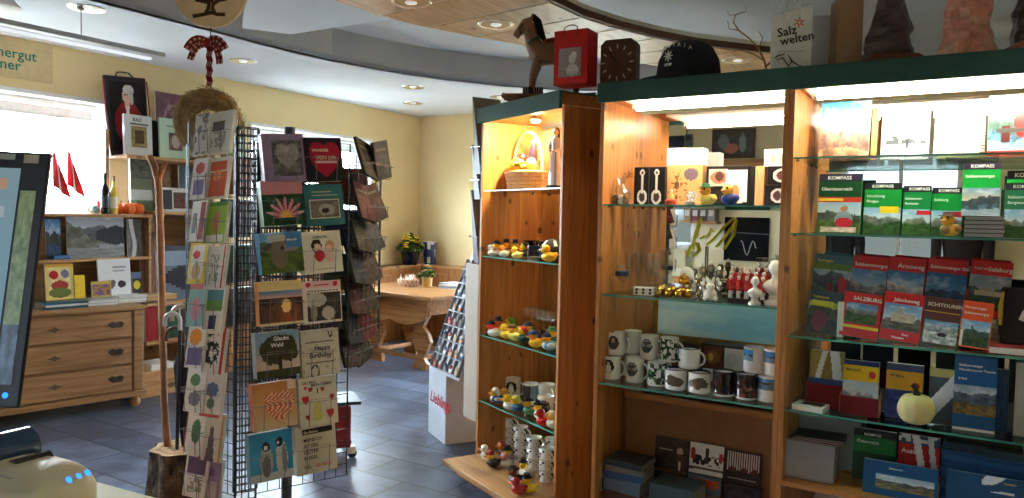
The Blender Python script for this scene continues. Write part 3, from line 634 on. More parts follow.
# dry twig
tw = thing('twig', 'dry curly twig lying between the cap and the white carrier bag', 'twig', FM, S(FM, 766, 66, .02), .02, TZ, -M_ANG)
kf = 3.15 / 750
def px(x, y, d=0): return ((x - 770) * kf, d, (69 - y) * kf)
m = MB(); TC = (150, 112, 66)
m.tube([px(771, 68.5), px(768, 58), px(762, 46), px(752, 36), px(741, 28), px(735, 20), px(737, 12), px(748, 8), px(747, 4)], [.005, .0045, .004, .0035, .0035, .003, .0028, .002, .0015], 6, TC)
m.tube([px(770, 64), px(780, 54, -.02), (px(789, 52, -.03)), px(793, 60, -.04), px(801, 66, -.05), px(806, 61, -.05)], [.004, .004, .0038, .0035, .003, .002], 6, (110, 76, 46))
m.tube([px(793, 60, -.04), px(789, 66, -.05), px(782, 58, -.06), px(776, 60, -.06)], [.003, .003, .003, .002], 6, (110, 76, 46))
m.tube([px(768, 58), px(759, 50, .03), px(745, 45, .05), px(738, 47, .06)], [.003, .003, .002, .0015], 6, TC); m.tube([px(741, 28), px(732, 25, .02), px(731, 16, .03)], [.003, .002, .0015], 5, TC)
m.tube([px(762, 46), px(764, 36, -.02), px(759, 30, -.03)], [.0025, .002, .001], 5, TC); m.tube([px(737, 12), px(731, 12, .01), px(728, 8)], [.002, .0015, .001], 5, TC)
m.build('branch', ROUGH, tw, smooth=60)
# white carrier bag with lettering, a plain grey one behind it, a brown one
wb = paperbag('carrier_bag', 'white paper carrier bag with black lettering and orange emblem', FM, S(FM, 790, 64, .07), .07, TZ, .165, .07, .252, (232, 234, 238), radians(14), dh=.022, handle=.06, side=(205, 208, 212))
letter('Salz', wb, -.055, -.0365, .142, .052, INK, 'LEFT', bold=.015, ry=-9); letter('welten', wb, -.042, -.0365, .106, .05, INK, 'LEFT', bold=.015, ry=-9)
m = MB()
for a in range(6):
    q = a * pi / 3; m.tube([(.03 + .006 * cos(q), -.0365, .2 + .006 * sin(q)), (.03 + .022 * cos(q + .5), -.0365, .2 + .022 * sin(q + .5))], [.0035, .002], 5, (226, 110, 50))
m.box(-.055, .055, -.0366, -.036, .078, .0795, (120, 120, 120)); m.build('emblem', MATTE, wb)
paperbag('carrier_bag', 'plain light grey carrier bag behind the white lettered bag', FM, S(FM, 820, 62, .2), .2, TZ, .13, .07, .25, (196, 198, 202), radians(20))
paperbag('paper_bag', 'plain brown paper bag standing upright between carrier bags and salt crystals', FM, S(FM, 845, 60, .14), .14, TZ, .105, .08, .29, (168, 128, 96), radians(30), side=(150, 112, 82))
# salt crystals on wooden bases
def crystal(label, x, y, t, w, d, h, cols, base, seed, basecol=(120, 60, 40), top=.45, bw=None):
    r = thing('salt_lamp', label, 'salt lamp', FM, S(FM, x, y, t), t, TZ, radians(25)); bh = .035 if base else .006; bw = bw or w * 1.12
    if base: MB().prism([(-bw / 2, 0), (bw / 2, 0), (bw / 2 - .004, bh * .7), (bw / 2 - .025, bh), (-bw / 2 + .025, bh), (-bw / 2 + .004, bh * .7)], -d * .6, d * .6, basecol).build('base', finish('terracotta_stain', .5, var=.15), r, bevel=.004)
    m = MB(); n, k = 14, 10; vs = []; fs = []; cs = []
    for j in range(k + 1):
        v = j / k; q = (1 - (1 - top) * v ** 1.6) * (1 if j < k else .6)
        for i in range(n):
            a = 2 * pi * i / n; z = bh + h * v; g = q * (1 + .3 * (_h(i // 2, j // 2, seed) - .5) + .14 * (_h(i, j, seed + 1) - .5)); vs.append((w / 2 * g * cos(a), d / 2 * g * sin(a), z + (.02 * (_h(i, 3, seed) - .5) if j == k else 0)))
    for j in range(k):
        for i in range(n):
            fs.append((j * n + i, j * n + (i + 1) % n, (j + 1) * n + (i + 1) % n, (j + 1) * n + i)); cs.append(mx(cols[0], cols[1], fb(i * .9, j * .8, seed)))
    fs += [tuple(range(n - 1, -1, -1)), tuple(k * n + i for i in range(n))]; cs += [cols[0], cols[1]]
    m.add(vs, fs, cs); o = m.build('crystal', finish('salt_rock', .35, var=.3, scale=30, bump=.6, bscale=50), r)
crystal('dark brown salt crystal on a red brown wooden base, beside the brown paper bag', 889, 54, .12, .19, .15, .27, ((50, 36, 38), (96, 72, 70)), True, 5, (116, 52, 38), .35)
crystal('large pink salt crystal standing between the two dark crystals', 966, 50, .12, .19, .15, .3, ((206, 120, 100), (240, 190, 172)), False, 11, top=.7)
crystal('dark salt crystal on terracotta base at the right edge of the photo', 1034, 46, .12, .17, .15, .25, ((48, 38, 40), (84, 68, 70)), True, 23, (186, 100, 70), .6, bw=.2)
# ------------------------------------------------------------------ right cabinet: calendars, hiking guides, maps
def RS(x, y, t): return S(FM, x, y, t)
RZ = (1.833, 1.511, 1.071, .751)
def rbook(label, x0, x1, yt, yb, t, z, fn, th=.012, tilt=.13, rot=0, maker=book, hh=None, **k):
    """x0, x1, yt, yb: extent in the photo, used for the width and height of the cover"""
    ym = (yt + yb) / 2; s0, za = FM.at_t(x0, ym, t); s1, zb = FM.at_t(x1, ym, t); xm = (x0 + x1) / 2
    h = hh or (FM.at_t(xm, yt, t)[1] - FM.at_t(xm, yb, t)[1]) / cos(tilt); return maker(label, FM, (s0 + s1) / 2, t, z, s1 - s0 - .003, h, th, fn, rot=rot, tilt=tilt, **k)
# --- top shelf: calendars
RB = land(3, ((60, 140, 220), (190, 220, 245)), (176, 120, 96), .2, (190, 140, 110), r=(.5, .22))
c = rbook('mountain wall calendar with blue sky leaning at the left of the top glass shelf', 819, 870, 96, 156, .26, RZ[0], RB, .008, .16, name='calendar', cat='calendar', titles=[('Salz', .08, .82, .13, WHITEI, 'LEFT')], spine=(220, 220, 220), res=(40, 40))
rbook('white calendar with snow covered trees under a narrow wooden strip', 881, 930, 99, 156, .27, RZ[0], comp((238, 240, 243), (.0, 1, .0, .3, flat((225, 230, 238), 25, 2)), (.1, .95, .28, .42, lambda u, v: (70, 80, 84) if fb(u * 9, v * 3, 8) > .35 + v * .35 else (238, 240, 243)), (.52, .58, .2, .34, (40, 50, 60))), .008, .16, name='calendar', cat='calendar', spine=(230, 230, 230), res=(40, 40))
rbook('pale calendar with a misty lake and dark binding strip beside the spiral calendar', 934, 986, 97, 156, .27, RZ[0], comp((240, 240, 240), (0, .1, .3, 1, flat((110, 120, 120), 90, 7)), (.1, 1, .08, .42, lambda u, v: mx((206, 178, 150), (240, 240, 240), v + .4 * fb(u * 5, v * 5, 4))), (0, 1, 0, .08, (150, 160, 130))), .008, .16, name='calendar', cat='calendar', spine=(230, 230, 230), res=(40, 40))
c = rbook('spiral bound calendar with lake, red band and a figure on a jetty, topmost shelf corner', 988, 1034, 90, 153, .22, RZ[0], lay(land(17, ((170, 200, 220), (240, 240, 240)), (70, 120, 100), 0, (90, 140, 180), (110, 160, 190)), rect(0, 1, 0, .1, (200, 50, 40)), rect(.3, .5, .22, .5, (70, 30, 30)), blob(.75, .55, .16, .25, (200, 40, 40)), rect(.2, .95, .38, .46, (60, 60, 60)), rect(.35, 1, .7, .82, (235, 230, 90))), .01, .16, name='calendar', cat='calendar', spine=(235, 235, 235), res=(36, 44))
sp = MB()
for i in range(16): sp.tube([(-.092 + .008 * cos(a), .004 + .008 * sin(a), .02 + i * .0135) for a in [k * pi / 4 for k in range(8)]], .0014, 4, (60, 60, 60), closed=True)
sp.build('spiral', METAL, c)
tag(put(MB().box(-.012, .012, 0, .012, 0, .235, (196, 130, 90)).build('wooden_strip', PINE, bevel=.002), FM, RS(874, 130, .27), .272, RZ[0], 0, .16), 'narrow wooden strip standing between the mountain calendar and the snow calendar', 'strip')
# --- second shelf: green guides
def kompass(k, g0=(28, 130, 60), top=(34, 30, 44), pic=None, red=None, yel=None):
    pic = pic or land(k, ((120, 170, 215), (215, 225, 235)), (110, 120, 110), .25, (60, 100, 50))
    rs_ = [(0, 1, 0, .52, pic), (0, 1, .52, .88, g0), (0, 1, .88, 1, top)]
    if red: rs_.append((*red, (196, 40, 44)))
    if yel: rs_.append((*yel, (240, 214, 40)))
    return comp(g0, *rs_)
KT = lambda a, b=None, sz=.07: [('KOMPASS', .2, .905, .085, WHITEI, 'LEFT'), (a, .07, .72, sz, WHITEI, 'LEFT')] + ([(b, .07, .62, sz, WHITEI, 'LEFT')] if b else [])
GG = 'green hiking guides'
hiker = lay(land(31, ((150, 190, 220), (230, 235, 240)), (90, 110, 100), 0, (96, 130, 70)), blob(.62, .45, .2, .3, (150, 170, 190)), blob(.62, .8, .09, .1, (190, 130, 100)), blob(.62, .35, .2, .16, (190, 40, 60)), rect(.1, .9, .04, .2, flat((225, 210, 200), 120, 4)))
def guide(label, x0, x1, yt, yb, t, fn, titles, **k): return rbook(label, x0, x1, yt, yb, t, k.pop('z', RZ[1]), fn, k.pop('th', .014), k.pop('tilt', .12), titles=titles, spine=k.pop('spine', (30, 100, 52)), **k)
guide('large dark green guide with seated hiker picnic photo, leftmost on the second shelf', 817, 861, 174, 234, .16, comp(kompass(31, (24, 76, 44), (50, 44, 66), hiker), (0, 1, .52, .6, (196, 60, 44)), (0, .6, .54, .58, (230, 200, 70))), KT('Oberösterreich', None, .075), th=.022)
guide('green guide with yellow patch over a rocky summit, second from the left on its shelf', 863, 901, 182, 234, .19, kompass(32, (24, 140, 60), (40, 36, 46), None, None, (.45, .95, .42, .54)), KT('Hochkönig', 'Pinzgau'))
guide('green guide with red patch over a river valley, beside the yellow patch guide', 902, 931, 184, 234, .20, kompass(33, (22, 130, 70), (40, 36, 46), None, (.5, 1, .42, .5)), KT('Salzkammer-', 'Dachstein', .06))
guide('green guide standing behind the duck with the brown hat', 931, 963, 185, 234, .22, kompass(34, (24, 150, 66), (40, 36, 46), None, (.6, 1, .4, .5)), KT('Salzburg', None, .075))
stk = None
for i in range(5):
    flatbook(['grey paged guide at the bottom of the stack under the lake guide', 'grey paged guide second from below in the stack under the lake guide', 'grey paged guide in the middle of the stack under the lake guide', 'grey paged guide fourth from below in the stack under the lake guide', 'grey paged guide topmost of the stack, directly under the lake guide'][i],
             FM, RS(984, 225, .2) , .2, RZ[1] + i * .0166, .135, .17, .0162, (60, 66, 70), rot=radians((-1, 1.5, 0, -1.5, .5)[i]), name='guide_book', group='stack of guides under the lake guide', pages=(172, 174, 176))
guide('bright green lake guide displayed upright on top of a stack of guides', 962, 1001, 160, 214, .155, kompass(35, (30, 160, 70), (60, 44, 70), land(36, ((120, 160, 200), (240, 200, 160)), (70, 84, 96), .1, (90, 120, 150), (150, 170, 190))), KT('Salzkammergut', None, .075), z=RZ[1] + .084, tilt=.14)
guide('green guide half hidden at the right end, in front of its twin', 1004, 1044, 184, 240, .12, kompass(37, (40, 120, 90), (50, 50, 60)), KT('Salzkammer-', 'Bergtour', .07), th=.03)
guide('bright green guide peeking out behind the half hidden guide, right end of the second shelf', 1006, 1044, 163, 234, .24, kompass(38, (30, 160, 66), (44, 36, 50)), KT('Salzkammer', None, .075), hh=.27)
duck('small yellow duck with brown hat standing in front of the green guides', FM, RS(949, 232, .1), .1, RZ[1], .098, (214, 160, 60), (236, 186, 40), 'brim', (92, 60, 40), rot=radians(-30), belly=(150, 110, 60))
# --- third shelf: red guides in two rows; the rear row stands on a clear riser
riser = MB().box(.0, .8, .0, .004, 0, .11).box(0, .8, .0, .1, .106, .11).build('book_riser', CLEAR); tag(put(riser, FM, MW + .05, .25, RZ[2]), 'clear riser holding up the rear row of red guides on the third shelf', 'riser')
def red(k, c=(206, 36, 40), lo=0, pic=None): return comp(c, (0, 1, lo, .74, pic or land(k, ((70, 130, 200), (200, 220, 235)), (130, 130, 130), .35, (70, 110, 60))))
tz = RZ[2] + .115
def rear(label, x0, x1, yt, fn, titles, th=.012, sp=(180, 30, 34), **k): return rbook(label, x0, x1, yt, yt + 56, .29, tz, fn, th, .14, titles=titles, spine=sp, hh=.228, roll=.06, **k)
rear('blue green cycling guide with red riders, rear row left on the third shelf', 810, 851, 253, lay(land(41, ((90, 150, 200), (190, 215, 230)), (90, 100, 110), .1, (110, 120, 110)), rect(0, 1, .82, 1, (70, 110, 130)), rect(0, 1, .7, .82, (96, 130, 50)), blob(.75, .42, .1, .16, (190, 40, 40)), blob(.45, .32, .08, .12, (150, 40, 50)), blob(.62, .3, .07, .12, (50, 50, 60))), [('Radregion', .08, .85, .07, YELI, 'LEFT')], sp=(70, 110, 130))
rear('red guide with grey limestone peak, rear row beside the cycling guide', 848, 884, 262, red(42), [('Salzkammergut', .06, .8, .095, WHITEI, 'LEFT')])
rear('red guide with snowy ridge photo, rear row centre left', 884, 922, 264, red(43, pic=land(44, ((60, 120, 200), (170, 205, 235)), (170, 175, 185), .6, (60, 90, 110), (40, 90, 130))), [('Arnoweg', .25, .8, .12, WHITEI, 'LEFT')])
rear('red guide with deep blue lake photo, rear row centre right', 923, 964, 267, red(45, pic=land(46, ((40, 100, 170), (90, 150, 200)), (30, 80, 130), 0, (30, 80, 140), (20, 80, 150), r=(.6, .5))), [('Salzkammergut Ost', .06, .82, .08, WHITEI, 'LEFT')])
rear('red guide with fortress town photo, rear row at the right end', 966, 1009, 269, red(47, lo=.1, pic=lay(land(48, ((120, 150, 170), (190, 200, 205)), (90, 110, 90), 0, (60, 90, 60)), rect(.15, .8, .42, .56, (200, 190, 160)), rect(.3, .6, .56, .66, (180, 170, 150)))), [('Rund um', .08, .84, .06, WHITEI, 'LEFT'), ('Salzburg', .42, .82, .11, WHITEI, 'LEFT')])
def front(label, x0, x1, yt, yb, fn, titles, th=.012, sp=(170, 30, 34), t=.1, **k): return rbook(label, x0, x1, yt, yb, t, RZ[2] + .006, fn, th, .17, titles=titles, spine=sp, roll=.08, **k)
front('green and yellow cycling booklet with white edge, front row left', 805, 837, 293, 336, lay(land(51, ((110, 140, 80), (150, 170, 90)), (80, 90, 70), 0, (60, 70, 60)), rect(0, 1, .75, 1, (60, 80, 90)), rect(.1, .8, .62, .75, (180, 180, 50)), blob(.4, .3, .25, .25, (110, 60, 70))), [('Radtouren', .1, .82, .08, YELI, 'LEFT')], .016, (70, 80, 70))
tag(put(MB().box(-.012, .012, 0, .05, 0, .15, (236, 236, 232)).build('booklet_box', PAPER, bevel=.001), FM, RS(840, 318, .1), .1, RZ[2], 0, .1), 'narrow white booklet box edge beside the cycling booklet', 'box')
front('red guide with a green mountain pasture and yellow stripe, front row', 839, 878, 295, 339, comp((200, 34, 38), (.08, .92, .3, .76, land(52, ((70, 120, 190), (180, 210, 230)), (110, 120, 110), .3, (70, 110, 50), r=(.75, .5))), (0, 1, .2, .27, (236, 200, 50))), [('SALZBURG', .25, .83, .12, WHITEI, 'LEFT')])
front('red guide with a castle on a rock, front row centre', 879, 920, 296, 344, comp((204, 34, 38), (.04, .96, .22, .76, lay(land(53, ((90, 140, 200), (200, 215, 230)), (150, 140, 130), 0, (110, 110, 100), r=(.45, .4)), rect(.2, .85, .3, .62, flat((190, 176, 160), 60, 3)), rect(.35, .5, .6, .85, (170, 160, 150))))), [('Jakobsweg', .25, .81, .11, WHITEI, 'LEFT'), ('Tirol', .55, .12, .06, WHITEI, 'LEFT'), ('Wandern', .3, .05, .06, WHITEI, 'LEFT')])
front('brown guide with a skier on a white slope, front row right', 920, 957, 301, 348, comp((92, 50, 46), (.05, 1, .02, .5, lay(land(54, ((90, 140, 190), (200, 215, 230)), (150, 160, 170), .6, (225, 228, 232), r=(.8, .62)), blob(.55, .4, .14, .1, (40, 40, 50)))), (0, 1, .68, .7, (200, 150, 60))), [('SCHITOUREN', .08, .8, .105, CREAMI, 'LEFT')], sp=(80, 44, 40))
front('small orange guide with a lakeside spire photo, at the right end of the front row', 958, 990, 304, 350, comp((226, 84, 44), (.04, .96, .03, .58, lay(land(55, ((110, 160, 210), (210, 220, 230)), (70, 110, 100), 0, (70, 100, 60)), rect(.35, .42, .25, .8, (90, 90, 90)), rect(0, .1, 0, .6, (220, 220, 220))))), [('Wanderungen', .06, .84, .07, WHITEI, 'LEFT'), ('Salzkammergut', .06, .72, .075, WHITEI, 'LEFT')], sp=(200, 70, 40))
x_ = RS(1016, 320, .14)
jk = thing('leather_folder', 'dark folder with white tag standing at the right end of the third shelf', 'folder', FM, x_ + .01, .14, RZ[2] + .03, 0, .1)
MB().box(-.06, .05, 0, .03, 0, .22, (34, 32, 38)).build('folder', CLOTH, jk, bevel=.006); MB().box(-.035, .02, -.002, -.0005, .09, .13, (226, 224, 220), X=Matrix.Rotation(.35, 4, 'Y')).build('tag', PAPER, jk)
MB().tube([(-.055, -.006, .2), (-.062, -.008, .14), (-.06, -.006, .07)], [.004, .009, .006], 8, (190, 160, 60)).build('strap', CLOTH, jk, smooth=60)
flatbook('thin red and white book lying under the dark folder', FM, x_ + .0, .14, RZ[2], .17, .19, .028, (150, 44, 44), name='book', pages=(225, 220, 210))
# --- fourth shelf: maps in red boxes, pumpkin, blue guide
def mapbox(label, x0, x1, yt, ytop, yb, t, fn, titles, lab2):
    s0 = RS(x0, yb, t); s1 = RS(x1, yb, t); w = s1 - s0; z = RZ[3]; hb = FM.at_t((x0 + x1) / 2, yt, t)[1] - z
    r = thing('map_box', lab2, 'box', FM, (s0 + s1) / 2, t, z)
    MB().box(-w / 2, w / 2, 0, .003, 0, hb, (122, 22, 26)).box(-w / 2, w / 2, .08, .083, 0, hb * 1.3, (122, 22, 26)).box(-w / 2, w / 2, .003, .08, 0, .003, (110, 20, 24)).build('box_tray', MATTE, r)
    for q in (-1, 1): MB().prism([(0, 0), (.083, 0), (.083, hb * 1.3), (0, hb)], q * w / 2 - .002, q * w / 2 + .002, (170, 110, 90), plane='yz').build('side_wall', MATTE, r)
    h = FM.at_t((x0 + x1) / 2, ytop, t + .03)[1] - z - .008
    book(label, FM, (s0 + s1) / 2, t + .02, z + .005, w - .012, h, .04, fn, tilt=.06, titles=titles, spine=(70, 80, 110), res=(32, 44), name='folded_map', cat='map')
glare = lambda u, v: mx((150, 130, 50), (240, 244, 248), 1.0 if abs(u - .25 - v * .2) < .08 or abs(u - .85 + v * .12) < .14 else .2 * fb(u * 6, v * 6, 5))  # shine of the plastic cover painted as pale streaks
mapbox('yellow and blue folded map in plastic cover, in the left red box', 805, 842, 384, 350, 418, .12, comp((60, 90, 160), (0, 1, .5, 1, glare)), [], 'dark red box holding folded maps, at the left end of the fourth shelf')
mapbox('folded map with yellow band and red dot, in the second red box', 839, 878, 397, 360, 421, .08, lay(comp((200, 205, 210), (0, 1, .9, 1, (40, 60, 130)), (0, 1, .62, .9, (244, 206, 30)), (0, 1, 0, .62, land(61, ((180, 200, 220), (220, 226, 235)), (150, 150, 170), .5, (130, 130, 140)))), blob(.82, .75, .1, .07, (210, 40, 40))), [('Bad Ischl', .08, .8, .07, INK, 'LEFT')], 'dark red box holding folded maps, right of the other red box')
rbook('folded map with yellow band, standing without a box left of the pumpkin', 885, 923, 366, 420, .14, RZ[3], lay(comp((50, 60, 120), (0, 1, .88, 1, (60, 70, 110)), (0, 1, .52, .88, (220, 170, 40)), (0, 1, 0, .52, flat((50, 70, 150), 60, 2))), blob(.82, .62, .1, .06, (190, 40, 40))), .05, .06, titles=[('Wolfgang', .1, .76, .06, INK, 'LEFT')], spine=(30, 30, 34), name='folded_map', cat='map')
rbook('folded map with bright reflection painted on its plastic sleeve, behind the pumpkin', 928, 957, 369, 424, .13, RZ[3], lambda u, v: (240, 244, 248) if abs(v - .55 - (u - .6) * .6) < .2 and u > .1 else mx((90, 70, 60), (60, 110, 130), fb(u * 5, v * 5, 3)) if v < .85 else (200, 190, 120), .02, .1, spine=(90, 90, 90), name='folded_map', cat='map')  # white band across the print is a painted reflection
bl = comp((28, 92, 150), (0, 1, .22, .6, land(63, ((150, 170, 185), (205, 205, 200)), (90, 110, 130), .1, (150, 120, 70), r=(.75, .45))), (0, 1, 0, .04, (225, 225, 225)))
rbook('tall blue guide with a village meadow photo, right of the pumpkin', 953, 997, 357, 431, .09, RZ[3], bl, .03, .1, titles=[('Salzkammergut', .1, .86, .045, WHITEI, 'LEFT'), ('Wandertouren Tennen', .1, .8, .045, WHITEI, 'LEFT'), ('& Rad', .1, .68, .04, WHITEI, 'LEFT')], spine=(24, 80, 136), res=(40, 56))
rbook('dark blue guide standing partly behind the tall blue guide', 986, 1009, 366, 428, .15, RZ[3], flat((26, 70, 112), 30, 4), .04, .05, spine=(20, 60, 100))
rbook('pale grey brochure standing at the right end of the fourth shelf', 1014, 1050, 366, 440, .12, RZ[3], flat((176, 182, 172), 30, 4), .01, .03, spine=(170, 174, 168))
flatbook('thin book with black and white cover lying at the left end of the fourth shelf', FM, RS(810, 410, .055) , .075, RZ[3], .13, .12, .022, (196, 196, 198), name='book', rot=radians(-6), fn=comp((210, 210, 210), (.2, .9, .3, .8, (40, 40, 44))))
pk = thing('pumpkin', 'small cream white pumpkin on the fourth shelf of the right cabinet', 'pumpkin', FM, RS(916, 410, .055), .055, RZ[3])
n, k = 40, 14; vs = []; fs = []
for j in range(k + 1):
    p = -pi / 2 + pi * j / k
    for i in range(n):
        a = 2 * pi * i / n; q = .069 * (1 - .07 * abs(cos(a * 5)) ** .5 if 0 < j < k else 1) * (cos(p) + .02); vs.append((q * cos(a), q * sin(a), .067 + .067 * sin(p) - .012 * max(0, (abs(sin(p)) - .85)) / .15 * (1 if sin(p) > 0 else -.6)))
for j in range(k):
    for i in range(n): fs.append((j * n + i, j * n + (i + 1) % n, (j + 1) * n + (i + 1) % n, (j + 1) * n + i))
MB().add(vs, fs, (226, 210, 148)).build('fruit', finish('waxy_skin', .4, var=.12, scale=14), pk, smooth=70)
MB().tube([(0, 0, .118), (-.002, 0, .138), (-.012, -.004, .158), (-.018, -.004, .163)], [.016, .01, .009, .011], 8, (66, 60, 44)).build('stem', ROUGH, pk, smooth=60)
# --- bottom: boxes, maps and stacks of blue guides on the low board
LZ = .441
def low(label, x0, x1, yt, t, fn, th=.02, tilt=.1, hh=None, **k):
    h = (FM.at_t((x0 + x1) / 2, yt, t)[1] - LZ) / cos(tilt); return rbook(label, x0, x1, yt, yt + 50, t, LZ, fn, th, tilt, hh=h, **k)
tag(put(MB().prism([(-.13, 0), (.13, 0), (.13, .27), (-.13, .30)], 0, .006, (150, 152, 156)).build('grey_folder', PAPER), FM, RS(829, 440, .3), .3, LZ, radians(8), .1), 'plain grey card folder standing at the back under the fourth shelf', 'folder')
tag(put(MB().box(-.11, .11, 0, .14, 0, .17, (168, 170, 172)).build('carton', PAPER, bevel=.003), FM, RS(806, 470, .06), .065, LZ), 'plain pale carton at the lower left of the right cabinet', 'carton')
for i in range(3): flatbook(['brown red booklet lying on the pale carton, lowest of three', 'brown red booklet lying on the pale carton, middle of three', 'dark booklet lying on the pale carton, topmost of three'][i], FM, RS(815, 455, .1) + .01 * i, .12, LZ + .171 + i * .008, .2, .15, .0075, ((96, 44, 40), (110, 60, 50), (50, 44, 54))[i], rot=radians(i * 5 - 4), name='booklet', group='booklets on the pale carton', pages=(180, 160, 150))
low('folded map with dark top and green title band, lower row left', 852, 896, 431, .22, comp((30, 130, 60), (0, 1, .84, 1, (34, 30, 44)), (0, 1, 0, .55, (40, 80, 50))), .03, name='folded_map', cat='map', titles=[('KOMPASS', .25, .87, .07, WHITEI, 'LEFT'), ('Österreich', .08, .72, .09, WHITEI, 'LEFT')])
low('red folded map with glints painted on its plastic sleeve, lower row beside the green banded map', 897, 940, 437, .2, lambda u, v: (238, 240, 244) if abs(u - .5 - (v - .7) * -.3) < .09 or abs(u - .82 - (v - .7) * -.2) < .07 or (v > .86 and vn(u * 9, v * 9, 2) > .5) else ((190, 40, 40) if v < .82 else (60, 80, 110)), .03, name='folded_map', cat='map', titles=[('Austria', .08, .66, .12, WHITEI, 'LEFT')], spine=(120, 30, 30))  # sleeve highlights painted as white streaks in the print
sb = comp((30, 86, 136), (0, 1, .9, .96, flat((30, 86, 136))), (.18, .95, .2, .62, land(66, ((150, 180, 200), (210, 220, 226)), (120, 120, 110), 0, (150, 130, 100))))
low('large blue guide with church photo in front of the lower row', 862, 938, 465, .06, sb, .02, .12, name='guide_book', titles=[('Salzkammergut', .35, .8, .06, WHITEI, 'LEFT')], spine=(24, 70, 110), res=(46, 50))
low('large blue guide with painted reflections at the bottom right corner', 945, 1030, 477, .05, lambda u, v: (226, 230, 236) if v > .6 and vn(u * 5 - v * 3, v * 2, 9) > .66 else (36, 78, 120), .02, .12, name='guide_book', titles=[('WANDERN', .7, .85, .05, YELI, 'LEFT')], spine=(24, 70, 110), res=(46, 50))  # pale patches on the cover are reflections put into the colour
for j, (x, n, z0, gl) in enumerate(((963, 6, .0, 'left stack of blue guides'), (1006, 6, -.01, 'right stack of blue guides'))):
    zt = FM.at_t(x, 448 + j * 8, .2)[1]; base = .03; hN = (zt - LZ) / (n + 5)
    for i in range(n + 5):
        o = flatbook('thin blue guide in the %s on the low board' % gl, FM, RS(x, 470, .2), .2, LZ + i * hN, .155, .13, hN - .0006, (28, 66, 112) if i % 3 else (40, 84, 130), rot=pi + radians((i * 37 % 5 - 2) * .8), group=gl, pages=(150, 156, 160))
# ------------------------------------------------------------------ middle cabinet
MZ = (1.627, 1.186, .749)
def msp(x, y, t): return S(FM, x, y, t)
ivory = (238, 236, 228)
# --- bottom: board with CDs
bd = thing('display_board', 'brown cardboard display board holding compact discs, under the mugs', 'display board', FM, .445, .33, .441 - .32)
MB().box(-.41, .41, 0, .012, 0, .50, (150, 106, 66)).build('board', finish('brown_card', .7), bd, bevel=.002)
MB().box(-.41, .41, -.02, .02, .50, .525, (110, 72, 42)).build('top_ledge', PINEX, bd)
def cd(label, x, yt, fn, t=.29, tilt=.12):
    z = FM.at_t(x, yt, t)[1] - .125; z -= .03; r = thing('compact_disc', label, 'compact disc', FM, msp(x, yt + 18, t), t, z, 0, tilt); r.scale = (1.27, 1, 1.24)
    MB().box(-.071, .071, .0005, .0105, 0, .125, (40, 40, 44)).build('jewel_case', GLOSSP, r, bevel=.001)
    MB().paint(-.064, .07, .002, .123, -.0005, 30, 28, fn).build('booklet', GLOSSP, r); return r
dkmtn = lambda k: flat((62, 54, 52), 50, k)
cd('compact disc in dark brown with an arch, lower left of the board', 670, 474, lay(dkmtn(3), blob(.5, .3, .4, .5, (110, 90, 60)), blob(.5, .25, .34, .44, (60, 44, 36))), .27)
cd('compact disc with orange lettering on blue, lower middle of the board', 702, 476, comp((110, 130, 150), (.08, .92, .6, .9, lambda u, v: (220, 90, 40) if fb(u * 9, v * 3, 2) > .42 else (110, 130, 150)), (0, 1, 0, .45, flat((140, 120, 100), 60, 3))), .27)
cd('plain dark compact disc, lower right of the board', 741, 486, flat((58, 58, 62), 40, 5), .27)
cd('dark brown compact disc with a musician holding a flute, upper left of the board', 671, 439, lay(dkmtn(1), blob(.72, .62, .1, .12, (200, 160, 140)), rect(.64, .82, .2, .52, (90, 60, 60)), rect(.7, .76, .0, .3, (220, 210, 200)), rect(.1, .5, .6, .64, (190, 180, 150))))
cd('white compact disc with dark dancing letters, upper middle of the board', 705, 444, lay((226, 226, 228), rect(.1, .9, .3, .6, lambda u, v: (30, 32, 40) if vn(u * 11, v * 3, 8) > .5 else None), rect(.46, .56, .4, .85, (50, 50, 60)), blob(.1, .62, .08, .2, (170, 50, 60)), blob(.92, .6, .07, .16, (170, 60, 60)), rect(0, 1, .12, .2, lambda u, v: (90, 90, 95) if v > u * .5 else None)))
cd('dark compact disc with a gleaming pipe organ, upper right of the board', 741, 452, lay(flat((50, 44, 44), 30, 2), rect(.08, .95, .35, .95, lambda u, v: (205, 205, 210) if (int(u * 26) % 2 == 0 and v > .25 * abs(sin(u * 9))) else (96, 50, 50)), rect(.1, .9, .1, .14, (150, 150, 150))))
card('small dark portrait postcard leaning left of the compact discs', FM, msp(634, 470, .26), .26, FM.at_t(634, 480, .26)[1], .11, .1, .004, lay(flat((50, 40, 34), 40, 3), blob(.5, .62, .12, .2, (190, 150, 120)), blob(.5, .2, .3, .3, (60, 30, 30)), rect(.05, .2, .5, .9, (180, 150, 120))), name='postcard', cat='postcard')
zb = .121
for i in range(5): flatbook(['thin brown book at the bottom of the pile by the framed sign', 'grey blue book second from below in the pile by the framed sign', 'thick blue book third in the pile by the framed sign', 'thin book fourth from below in the pile by the framed sign', 'dark book with pale lettering on top of the pile by the framed sign'][i], FM, .15, .13, zb + (0, .09, .15, .19, .215)[i], .2, .18, (.089, .059, .039, .024, .028)[i], ((90, 60, 44), (96, 110, 120), (60, 84, 120), (120, 110, 100), (60, 62, 66))[i], rot=pi + radians((3, -4, 2, 6, -2)[i]), pages=(150, 144, 130), group='pile of books in the bottom of the middle cabinet')
flatbook('grey green book lying in front of the compact discs', FM, .40, .13, .122, .22, .18, .17, (70, 84, 88), rot=pi, pages=(150, 150, 140))
sg = thing('wall_sign', 'small white framed sign with dark pictures on the inner cabinet side', 'sign', FM, .0225, .12, FM.at_s(604, 478, .022)[1] - .055, radians(90))
